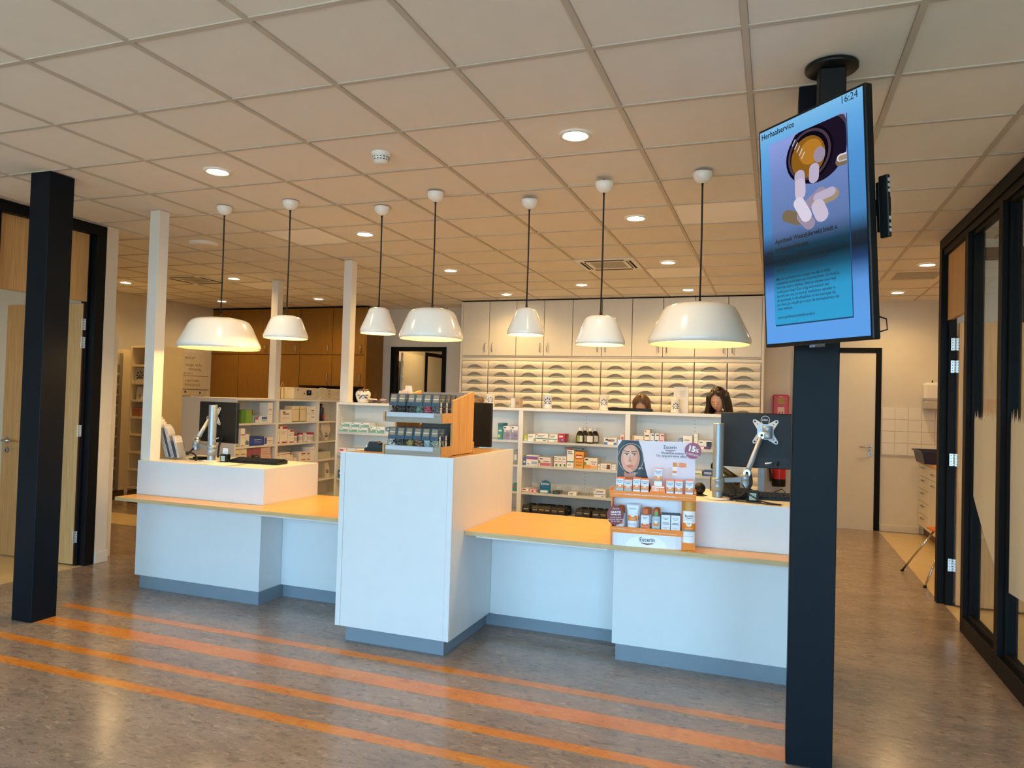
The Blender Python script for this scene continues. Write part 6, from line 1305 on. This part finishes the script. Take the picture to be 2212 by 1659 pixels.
for k in range(34):
    a0, a1 = -.9 + 3.9 * k / 34, -.9 + 3.9 * (k + 1) / 34
    q.poly([(.093 + r_ * cos(a), Y - .0019, .495 + r_ * 1.15 * sin(a)) for r_, a in ((.0735, a0), (.0755, a0), (.0755, a1), (.0735, a1))], 9)
for k in range(10):
    a0, a1 = 3.4 + .8 * k / 10, 3.4 + .8 * (k + 1) / 10
    q.poly([(.093 + r_ * cos(a), Y - .0019, .495 + r_ * 1.15 * sin(a)) for r_, a in ((.0735, a0), (.0755, a0), (.0755, a1), (.0735, a1))], 9)
part(bd, 'portrait_picture', q, ms, label='printed portrait of a woman in a dark hood')
text(bd, 'NIET OP\nPLAKT NIET', .0060, m_wp, (.152, Y - .002, .437)); text(bd, 'TREKT IN ZONDER\nWITTE WAAS', .0062, m_wp, (.108, Y - .002, .405))
logo(bd, .318, Y - .001, .567, .030, PR('4a5068'), m_plum)
text(bd, 'Ultralichte textuur', .0178, PR('3c4458'), (.333, Y - .001, .533), bold=.0002); text(bd, '12u  lang anti-shine effect', .0172, PR('3c4458'), (.325, Y - .001, .516), bold=.0002)
part(bd, 'thin_line', MB().front(.248, .44, .5035, .5047, Y - .0008, 0), PR('d8a4a0'))
q = MB(); q.front(.362, .412, .455, .478, Y - .0006, 0); el_ = q; el(.387, .4665, .020, .015, 0, Y - .0007); q.front(.335, .358, .455, .480, Y - .0008, 1); q.front(.3335, .3595, .405, .4545, Y - .0008, 2); q.front(.3345, .3585, .418, .432, Y - .0010, 0); q.front(.336, .357, .392, .4045, Y - .0008, 3); el(.325, .435, .012, .017, 4, Y - .0004); el(.325, .405, .013, .016, 4, Y - .0004)
part(bd, 'tube_print', q, [PR('ea9468'), PR('d8923a'), m_wp, PR('dcd8dc'), PR('dcd0cc')]); text(bd, '1', .022, m_wp, (.369, Y - .002, .4665), bold=.0006)
bg_ = part(t, 'discount_badge', MB().disc(.448, .553, .047, .128, 0, 36).prism([(.448 + .047 * cos(2 * pi * k / 36), .553 + .047 * sin(2 * pi * k / 36)) for k in range(36)], 'y', .1282, .130, 0), P('plum_badge', '9c4462', .4, vary=.02), label='plum round discount badge')
text(bg_, '15', .044, m_wp, (.440, .1268, .563), rot=(pi / 2, .16, 0), bold=.0022); text(bg_, '%', .030, m_wp, (.470, .1268, .553), rot=(pi / 2, .16, 0), bold=.0005); text(bg_, 'KORTING', .0165, m_wp, (.444, .1268, .530), rot=(pi / 2, .18, 0))
sg = part(t, 'round_offer_sign', MB().prism([(.024 + .0475 * cos(2 * pi * k / 36), .176 + .056 * sin(2 * pi * k / 36)) for k in range(36)], 'y', -.022, -.020, 0), P('bordeaux_sign', '7c1a22', .4, vary=.02), label='bordeaux round offer sign')
rr = -.0228
text(sg, 'Eucerin', .0125, m_wp, (.026, rr, .213), rot=(pi / 2, -.05, 0)); text(sg, 'GRATIS', .0175, m_wp, (.026, rr, .193), rot=(pi / 2, -.06, 0), bold=.0006); text(sg, 'TRAVEL SIZE', .0105, m_wp, (.026, rr, .179), rot=(pi / 2, -.06, 0), bold=.0004)
for k, s in enumerate(('Sun Oil Control', 'Dry Touch Gel-Creme', 'SPF 50+ 50ml')): text(sg, s, .0092, m_wp, (.026, rr, .164 - .0115 * k), rot=(pi / 2, -.06, 0))
# 12-hour plinth
b = MB(); b.convex([(.206, .0, .3005), (.302, .0, .3005), (.302, .06, .3005), (.206, .06, .3005), (.224, .008, .350), (.292, .008, .350), (.292, .06, .350), (.224, .06, .350)], [(0, 1, 2, 3), (4, 5, 6, 7), (0, 1, 5, 4), (1, 2, 6, 5), (2, 3, 7, 6), (3, 0, 4, 7)], 0)
p12 = part(t, 'orange_step', b, m_oc); part(p12, 'white_strip', MB().poly([(.223, .0058, .3425), (.293, .0058, .3425), (.292, .0068, .3495), (.224, .0068, .3495)]), m_wp); text(p12, '12U', .021, m_wp, (.244, .0032, .330), rot=(pi / 2 - .13, 0, 0), bold=.0010); text(p12, 'anti-shine\nsun protection', .0055, m_wp, (.281, .0032, .330), rot=(pi / 2 - .13, 0, 0))
MW = Matrix.Translation((-.868, 4.124, .7305)) @ Matrix.Rotation(.11, 4, 'Z')
def place(x, y, z): return tuple(MW @ Vector((x, y, z)))
m_flap = P('orange_flap', 'ee7a22', .4, vary=.03)
def suncarton(label, x0, x1, y, z, h, foot, top=None, rz=.11, d=.045, acc=None):
    w_ = x1 - x0; t = thing('sun_care_carton', label, 'box', place((x0 + x1) / 2, y, z), rz, 'sun care cartons on the display')
    part(t, 'carton', MB().box(-w_ / 2, w_ / 2, 0, d, 0, h, b=.0006), m_wc); part(t, 'top_flap', MB().box(-w_ / 2, w_ / 2, 0, d, h + .0002, h + .0012), top or m_flap, label='orange top flap')
    b = MB(); e = -.0004; b.front(-w_ / 2 + .0004, w_ / 2 - .0004, h * .34, h * .58, e, 0); b.front(-w_ / 2 + .0004, w_ / 2 - .0004, h * .0 + .001, h * .335, e, 1 if foot else 2); b.front(-w_ / 2 + .0004, w_ / 2 - .0004, h * .28, h * .335, e * 1.5, 1); b.disc(0, h * .58, w_ * .21, e * 2, 2, 18); b.right(.0, d, h * .0 + .002, h * .5, w_ / 2 + .0004, 3)
    part(t, 'print', b, [m_oc, PR(acc or '9cc4d0'), m_wp, PR('c8703a')]); logo(t, 0, e * 3, h * .87, w_ * .34, m_gr, m_gr); text(t, '50+', w_ * .19, PR('d07a3a'), (0, e * 3, h * .58)); text(t, 'OIL CONTROL\nSUN GEL', w_ * .12, m_wp, (0, e * 3, h * .43)); text(t, 'SUN PROTECTION', w_ * .085, m_gr, (0, e * 3, h * .72))
    return t
Z1 = .3005
suncarton('sun care carton at the left end of the display top, light blue foot', .022, .064, .000, Z1, 0.084, True)
suncarton('sun care carton second from left on the display top, light blue foot', .068, .112, -.004, Z1, 0.077, True)
suncarton('sun care carton third from left on the display top, grey green band', .117, .158, .004, Z1, 0.086, False, acc='8aa0a0')
suncarton('sun care carton fourth from left, just left of the orange step', .163, .206, .002, Z1, 0.083, False, acc='9ab4b4')
suncarton('sun care carton raised on the orange step in the middle', .236, .280, .018, .3505, .098, False, d=.035, acc='8a9ca4')
suncarton('sun care carton right of the orange step on the display top', .305, .346, .0, Z1, 0.084, False, acc='9aa4b4')
suncarton('sun care carton second from right on the display top', .352, .394, .0, Z1, 0.084, False, acc='a4b0c4')
suncarton('sun care carton at the right end with salmon top flap', .410, .452, .0, Z1, 0.089, False, P('salmon_flap', 'ea8a72', .4), acc='8ca8d4')
for nm, x0, x1, y, h in (('behind the left end carton', .024, .066, .052, .095), ('behind the third carton from left', .119, .160, .054, .097), ('behind the fourth carton from left', .161, .203, .052, .094), ('behind the carton right of the step', .307, .348, .050, .095), ('behind the second carton from right', .354, .396, .050, .095), ('behind the right end carton', .411, .453, .050, .100)):
    suncarton('sun care carton ' + nm + ' on the display top', x0, x1, y, Z1, h - .011, False)
# lower products
def place_thing(label, name, x, y, cat, rz=.11): return thing(name, label, cat, place(x, y, .0942), rz)
m_ocap = P('orange_cap', 'cc6420', .35, vary=.03)
def spray(label, x, y, col_, sticker=True):
    t = place_thing(label, 'sun_spray_bottle', x, y, 'bottle'); wav = [(.0005, 0)] + [(.024 + .0012 * sin(k * 1.6), .002 + .078 * k / 16) for k in range(17)] + [(.016, .086), (.0005, .086)]
    part(t, 'body', MB().lathe(wav, 22, sy=.62), P('bottle_' + col_, col_, .3, vary=.02)); part(t, 'cap', MB().lathe([(.017, .086), (.017, .118), (.012, .130), (.0005, .131)], 20, sy=.75), m_ocap, label='orange cap')
    b = MB(); b.front(-.015, .015, .030, .050, -.0158, 0); b.disc(0, .052, .008, -.0162, 1, 16); part(t, 'print', b, [m_oc, m_wp]); text(t, 'Eucerin', .0085, m_gr, (0, -.0165, .070)); text(t, '50', .007, PR('d07a3a'), (0, -.0168, .052)); text(t, 'Eco', .010, PR('3a5a8a'), (-.002, -.0165, .018))
    if sticker: part(t, 'green_sticker', MB().front(-.0105, .0105, .090, .112, -.0136, 0), PR('6aa858'), label='green sticker')
spray('sun spray bottle with orange cap behind the round bordeaux sign', .048, .022, 'e4e6ec'); spray('pale grey sun spray bottle with green sticker on the lower display shelf', .252, .022, 'b8cdd6'); spray('sun spray bottle standing behind the pale grey one', .256, .062, 'b8cdd6', False); spray('sun spray bottle standing behind the one at the round sign', .054, .064, 'e4e6ec')
def tube_(label, x, y):
    t = place_thing(label, 'sun_cream_tube', x, y, 'tube'); L = 12; b = MB(); n = 20; prs = [(.026, .017, 0), (.028, .018, .010), (.029, .016, .045), (.033, .010, .10), (.0365, .0035, .138), (.037, .0012, .143)]
    for k in range(n):
        a = 2 * pi * k / n
        for rx, ry, z in prs: b.v.append((rx * cos(a), ry * sin(a), z))
    m_ = len(prs)
    for k in range(n):
        j = (k + 1) % n
        for w_ in range(m_ - 1): b.face((k * m_ + w_, j * m_ + w_, j * m_ + w_ + 1, k * m_ + w_ + 1), 0, True)
    b.face([k * m_ for k in range(n)][::-1]); b.face([k * m_ + m_ - 1 for k in range(n)]); part(t, 'tube', b, m_wc)
    p = MB()
    for k in range(8):
        u0, u1 = -.026 + .052 * k / 8, -.026 + .052 * (k + 1) / 8; f_ = lambda u, z: -(.0165 - .0068 * max(0, (z - .045) / .055)) * math.sqrt(max(.03, 1 - (u / .030) ** 2)) - .0008
        p.poly([(u0, f_(u0, .052), .052), (u1, f_(u1, .052), .052), (u1, f_(u1, .082), .082), (u0, f_(u0, .082), .082)], 0)
    p.disc(.0, .086, .012, -.0165, 1, 18); p.front(-.026, .026, .0505, .052, -.0168, 2); part(t, 'print', p, [m_oc, m_wp, m_gr]); text(t, '50+', .0095, PR('d08a5a'), (0, -.0172, .086)); text(t, 'Eucerin', .0120, m_gr, (0, -.0120, .120)); text(t, 'SUN CREAM', .006, m_wp, (0, -.0180, .063)); text(t, 'DRY TOUCH\nFEUCHTIGKEIT', .0075, m_gr, (0, -.0195, .032))
tube_('white sun cream tube with orange band, front one on the lower display shelf', .119, .024); tube_('white sun cream tube standing behind the front tube', .128, .062)
def lotion(label, x, y):
    t = place_thing(label, 'sun_lotion_bottle', x, y, 'bottle'); part(t, 'body', MB().box(-.027, .022, -.012, .016, 0, .088, b=.005), m_wc); part(t, 'cap', MB().box(-.020, .018, -.010, .014, .0885, .128, b=.006), m_ocap, label='orange cap')
    b = MB(); b.front(-.024, .019, .010, .040, -.0124, 0); b.disc(-.003, .044, .010, -.0128, 1, 18); part(t, 'print', b, [PR('e2662a'), m_wp]); logo(t, -.003, -.0128, .074, .0105, m_nvy, m_gr); text(t, '50', .008, PR('d07a3a'), (-.003, -.0132, .044)); text(t, 'SUN LOTION', .0058, m_wp, (-.003, -.0128, .022))
lotion('white sun lotion bottle with orange cap, front one on the lower display shelf', .193, .022); lotion('white sun lotion bottle standing behind the front lotion bottle', .204, .062)
for k, (x0, x1) in enumerate(((.281, .331), (.335, .385))):
    for r_, yy in (('front', .006), ('back', .054)):
        w_ = x1 - x0; t = thing('balm_carton', 'white carton with navy top and plum stripe, %s %s on the lower display shelf' % (('left', 'right')[k], r_), 'box', place((x0 + x1) / 2, yy, .0942), .11); h = .097
        part(t, 'carton', MB().box(-w_ / 2, w_ / 2, 0, .045, 0, h, b=.0008), m_wc); part(t, 'top_flap', MB().box(-w_ / 2, w_ / 2, 0, .045, h + .0002, h + .0012), m_nvy, label='navy top')
        b = MB(); b.front(-.020, .020, h * .45, h * .48, -.0005, 0); b.front(-.022, -.012, h * .545, h * .55, -.0005, 1); b.front(.012, .022, h * .545, h * .55, -.0005, 1); part(t, 'print', b, [m_bord, m_nvy]); logo(t, 0, -.0008, h * .82, .0125, m_gr, m_gr); text(t, 'Aquaphor', .0085, m_nvy, (0, -.0008, h * .55), bold=.0002); text(t, 'REPARERENDE\nHUIDZALF', .005, m_gr, (0, -.0008, h * .25))
# ================================================================== standing desk behind the shelf row and the two women
t = thing('work_desk', 'long work desk behind the front shelf row', 'desk', (-.9, 6.86, 0))
part(t, 'desktop', MB().box(-.85, .85, 0, .45, 1.0, 1.03, b=.003), m_shelfw)
for sx in (-.8, .8):
    for yy in (.04, .40): part(t, 'leg', MB().box(sx - .025, sx + .025, yy - .02, yy + .02, 0, .9995), m_alu)
t = thing('desk_screen', 'wide black screen edge in front of the woman with the parted hair', 'monitor', (-1.352, 6.96, 1.0305))
part(t, 'panel', MB().box(-.255, .255, 0, .03, .10, .473, b=.004), m_plast); part(t, 'stand', MB().box(-.03, .03, .03, .05, .004, .30).box(-.11, .11, -.06, .12, 0, .006, b=.002), m_plast)
m_skin = P('skin', 'd8a488', .5, vary=.04, scale=20); m_lip = P('lips', 'a0584e', .45, vary=.03); m_brow = P('brow_hair', '2a1a14', .7, vary=.05)
def head_pt(d, off=0.0):
    x, y, z = d; fr = max(0.0, -y)
    px, py, pz = .073 * x, .092 * y, .115 * z
    if z < 0:
        k = (-z) ** 1.4; px *= 1 - .30 * k; py *= 1 - .10 * k
        py += -.010 * k * fr
    g = lambda a, b, sa, sb: math.exp(-((x - a) / sa) ** 2 - ((z - b) / sb) ** 2) * (fr > 0) * min(1, fr * 2)
    py += -.020 * g(0, -.24, .13, .13) - .010 * g(0, -.05, .10, .18)          # nose
    py += .009 * (g(.36, .04, .20, .11) + g(-.36, .04, .20, .11)) - .004 * (g(.36, .20, .3, .08) + g(-.36, .20, .3, .08))
    py += -.005 * g(0, -.50, .24, .07) + .004 * g(0, -.38, .1, .05) - .004 * (g(.5, -.22, .2, .2) + g(-.5, -.22, .2, .2)) - .006 * g(0, -.80, .25, .12)
    n = Vector((x / .073, y / .092, z / .115)).normalized()
    return Vector((px, py, pz)) + n * off
def dirv(az, el): return (sin(az) * cos(el), -cos(az) * cos(el), sin(el))
def woman(label, loc, rz, s, tilt, turn, hairc, shirtc, longhair):
    t = thing('person', label, 'person', loc, rz)
    V = [(0, .02, .93), (0, .0, 1.08), (0, -.02, 1.25), (0, -.05, 1.39), (0, -.085, 1.45)]; R_ = [(.150, .115), (.118, .092), (.142, .105), (.07, .062), (.052, .054)]; E_l = [(0, 1), (1, 2), (2, 3), (3, 4)]
    def chain(pts, rad, root):
        p = root
        for q, r in zip(pts, rad): V.append(q); R_.append(r if isinstance(r, tuple) else (r, r)); E_l.append((p, len(V) - 1)); p = len(V) - 1
        return p
    for sx in (-1, 1):
        a = chain([(sx * .085, .02, .86), (sx * .095, .0, .50), (sx * .095, .03, .10)], [(.095, .1), .060, .042], 0); chain([(sx * .10, -.06, .045), (sx * .105, -.13, .03)], [.040, .028], a)
        w_ = chain([(sx * .165, -.03, 1.345), (sx * .225, -.08, 1.12), (sx * .16, -.29, 1.075), (sx * .145, -.345, 1.07)], [.058, .043, .030, (.036, .018)], 2)
        hp = chain([(sx * .135, -.40, 1.065)], [(.036, .014)], w_)
    me = bpy.data.meshes.new('skeleton'); me.from_pydata(V, E_l, []); o = bpy.data.objects.new('skeleton', me); COL.objects.link(o)
    md = o.modifiers.new('skin', 'SKIN'); 
    if not me.skin_vertices: 
        bm = bmesh.new(); bm.from_mesh(me); bm.verts.layers.skin.verify(); bm.to_mesh(me); bm.free()
    for k, r in enumerate(R_): me.skin_vertices[0].data[k].radius = r
    me.skin_vertices[0].data[0].use_root = True
    o.modifiers.new('sub', 'SUBSURF').levels = 2
    bpy.context.view_layer.update(); body = bpy.data.meshes.new_from_object(o.evaluated_get(bpy.context.evaluated_depsgraph_get())); bpy.data.objects.remove(o)
    b = MB(); b.v = [tuple(v.co) for v in body.vertices]
    for p in body.polygons: b.face(tuple(p.vertices))
    HM = Matrix.Translation((0, -.095, 1.475)) @ Matrix.Rotation(turn, 4, 'Z') @ Matrix.Rotation(tilt, 4, 'X') @ Matrix.Translation((0, -.015, .095))
    n, k_ = 40, 28; base = len(b.v)
    for j in range(k_ + 1):
        e = -pi / 2 + pi * j / k_
        for i in range(n): b.v.append(tuple(HM @ head_pt(dirv(2 * pi * i / n, e * .999))))
    for j in range(k_):
        for i in range(n): b.face((base + j * n + i, base + j * n + (i + 1) % n, base + (j + 1) * n + (i + 1) % n, base + (j + 1) * n + i))
    for sx in (-1, 1):
        ob = len(b.v); b.ball((0, 0, 0), .03, 10, 6, sx=.35, sy=.6, sz=1.0); b.v[ob:] = [tuple(HM @ (Vector(q) + Vector((sx * .074, .012, -.002)))) for q in b.v[ob:]]
        for f_ in range(5):                                            # fingers resting on the desk edge
            base_ = Vector((sx * (.108 + .0155 * f_), -.415 + .006 * abs(f_ - 2), 1.062)) if f_ else Vector((sx * .10, -.37, 1.064)); L_ = (.05, .066, .074, .070, .055)[f_]; dv = Vector((sx * (.03 * (f_ - 2)) if f_ else -sx * .6, -1, -.12)).normalized()
            b.tube([base_, base_ + dv * L_ * .5 + Vector((0, 0, .003)), base_ + dv * L_ * .85 + Vector((0, 0, -.006)), base_ + dv * L_ + Vector((0, 0, -.014))], [.0088, .0082, .0074, .005], 8)
    me = b.mesh('body', m_skin); o = bpy.data.objects.new('body', me); COL.objects.link(o); md = o.modifiers.new('rm', 'REMESH'); md.mode = 'VOXEL'; md.voxel_size = .0058; sm = o.modifiers.new('sm', 'SMOOTH'); sm.factor = .4; sm.iterations = 2
    bpy.context.view_layer.update(); fin = bpy.data.meshes.new_from_object(o.evaluated_get(bpy.context.evaluated_depsgraph_get())); bpy.data.objects.remove(o)
    fin.name = 'body'; fin.materials.clear()
    for m in (m_skin, P('top_' + shirtc, shirtc, .85, vary=.06), P('trousers_dark', '1e222c', .8, vary=.06), P('shoe_black', '141414', .4)): fin.materials.append(m)
    for p in fin.polygons:
        c = p.center; p.use_smooth = True; arm = abs(c.x) > .13
        if c.z < .075: p.material_index = 3
        elif c.z < .96: p.material_index = 2
        elif c.z < 1.385 + .12 * max(0, c.y + .05) and not (c.y < -.30): p.material_index = 1
    bo = part(t, 'body', fin, None); bo.scale = (s, s, s); bo.location = (0, 0, 0)
    def patch(name, a0, a1, e0, e1, off, mat, na=8, ne=3, shape=None):
        p = MB(); W_ = lambda i, j: tuple(HM @ head_pt(dirv(*(shape(i / na, j / ne) if shape else (a0 + (a1 - a0) * i / na, e0 + (e1 - e0) * j / ne))), off))
        for j in range(ne):
            for i in range(na): p.poly([W_(i, j), W_(i + 1, j), W_(i + 1, j + 1), W_(i, j + 1)])
        part(bo, name, p, mat)
    for sx in (-1, 1):
        patch('eyebrow', 0, 0, 0, 0, .0022, m_brow, 8, 2, lambda u, v_, sx=sx: (sx * (.14 + .42 * u), .20 + .06 * sin(pi * (.25 + .6 * u)) + .035 * (v_ - .5) * (1.2 - u)))
        patch('eyelid_line', 0, 0, 0, 0, .0020, m_brow, 8, 1, lambda u, v_, sx=sx: (sx * (.19 + .34 * u), .02 - .035 * sin(pi * u) + .022 * (v_ - .5)))
    patch('lips', 0, 0, 0, 0, .0016, m_lip, 8, 3, lambda u, v_: (-.22 + .44 * u, -.52 + .09 * (v_ - .5) * sin(pi * u)))
    hm = P('hair_' + hairc, hairc, .42, vary=.25, scale=40); h = MB(); n, k_ = 48, 22; idx = {}
    for j in range(k_ + 1):
        e = -.55 + (pi / 2 + .55) * j / k_
        for i in range(n):
            az = 2 * pi * i / n; f_ = cos(az); hl = .80 - .50 * abs(sin(az)) ** 1.5 if f_ > 0 else -1
            if f_ > 0 and e < hl: continue
            idx[i, j] = len(h.v); h.v.append(tuple(HM @ head_pt(dirv(az, e * .999), .012 + .008 * max(0, -f_) + .0025 * sin(az * 23) - .007 * math.exp(-(sin(az) / .12) ** 2) * (f_ > 0))))
    for j in range(k_):
        for i in range(n):
            q = [(i, j), ((i + 1) % n, j), ((i + 1) % n, j + 1), (i, j + 1)]
            if all(a in idx for a in q): h.face([idx[a] for a in q], 0, True)
    r_ = random.Random(int(s * 1000))
    if longhair:
        for sx in (-1, 1):
            for k in range(26):
                u = k / 25; az = sx * (.86 + 1.95 * u); st = head_pt(dirv(az * .6, 1.15 - .2 * u), .010); m1 = head_pt(dirv(az, .35), .018 + .006 * r_.random()); m2 = head_pt(dirv(az * 1.02, -.35), .026 + .012 * r_.random())
                P0 = [HM @ st, HM @ m1, HM @ m2]; dn = P0[2] + Vector((sx * (.018 + .02 * r_.random()) * (1 - u * .6), -.012 + .05 * u, -.10 - .03 * r_.random())); dn2 = dn + Vector((sx * .012 * r_.uniform(-1, 1.4), -.02 + .04 * u, -.13 - .05 * r_.random()))
                h.tube(P0 + [dn, dn2], [.007, .015, .018, .016, .005], 7)
    else:
        for sx in (-1, 1):
            for k in range(20):
                u = k / 19; az = sx * (.85 + 2.0 * u); P0 = [HM @ head_pt(dirv(az * .5, 1.2 - .15 * u), .008), HM @ head_pt(dirv(az, .40), .013), HM @ head_pt(dirv(az, -.3), .017)]; dn = P0[2] + Vector((sx * .004, -.006 + .03 * u, -.11))
                h.tube(P0 + [dn], [.006, .012, .013, .006], 7)
    part(bo, 'hair', h, hm, label='long hair')
    return t
woman('woman with long dark brown hair looking down behind the shelf row', (-.508, 7.55, 0), .0, 1.040, .56, -.20, '1e100b', '3a3f4a', True)
woman('woman with parted light brown hair, head bowed behind a black screen edge', (-1.285, 7.60, 0), 0, .998, .74, .05, '5a3e28', '5a6068', False)
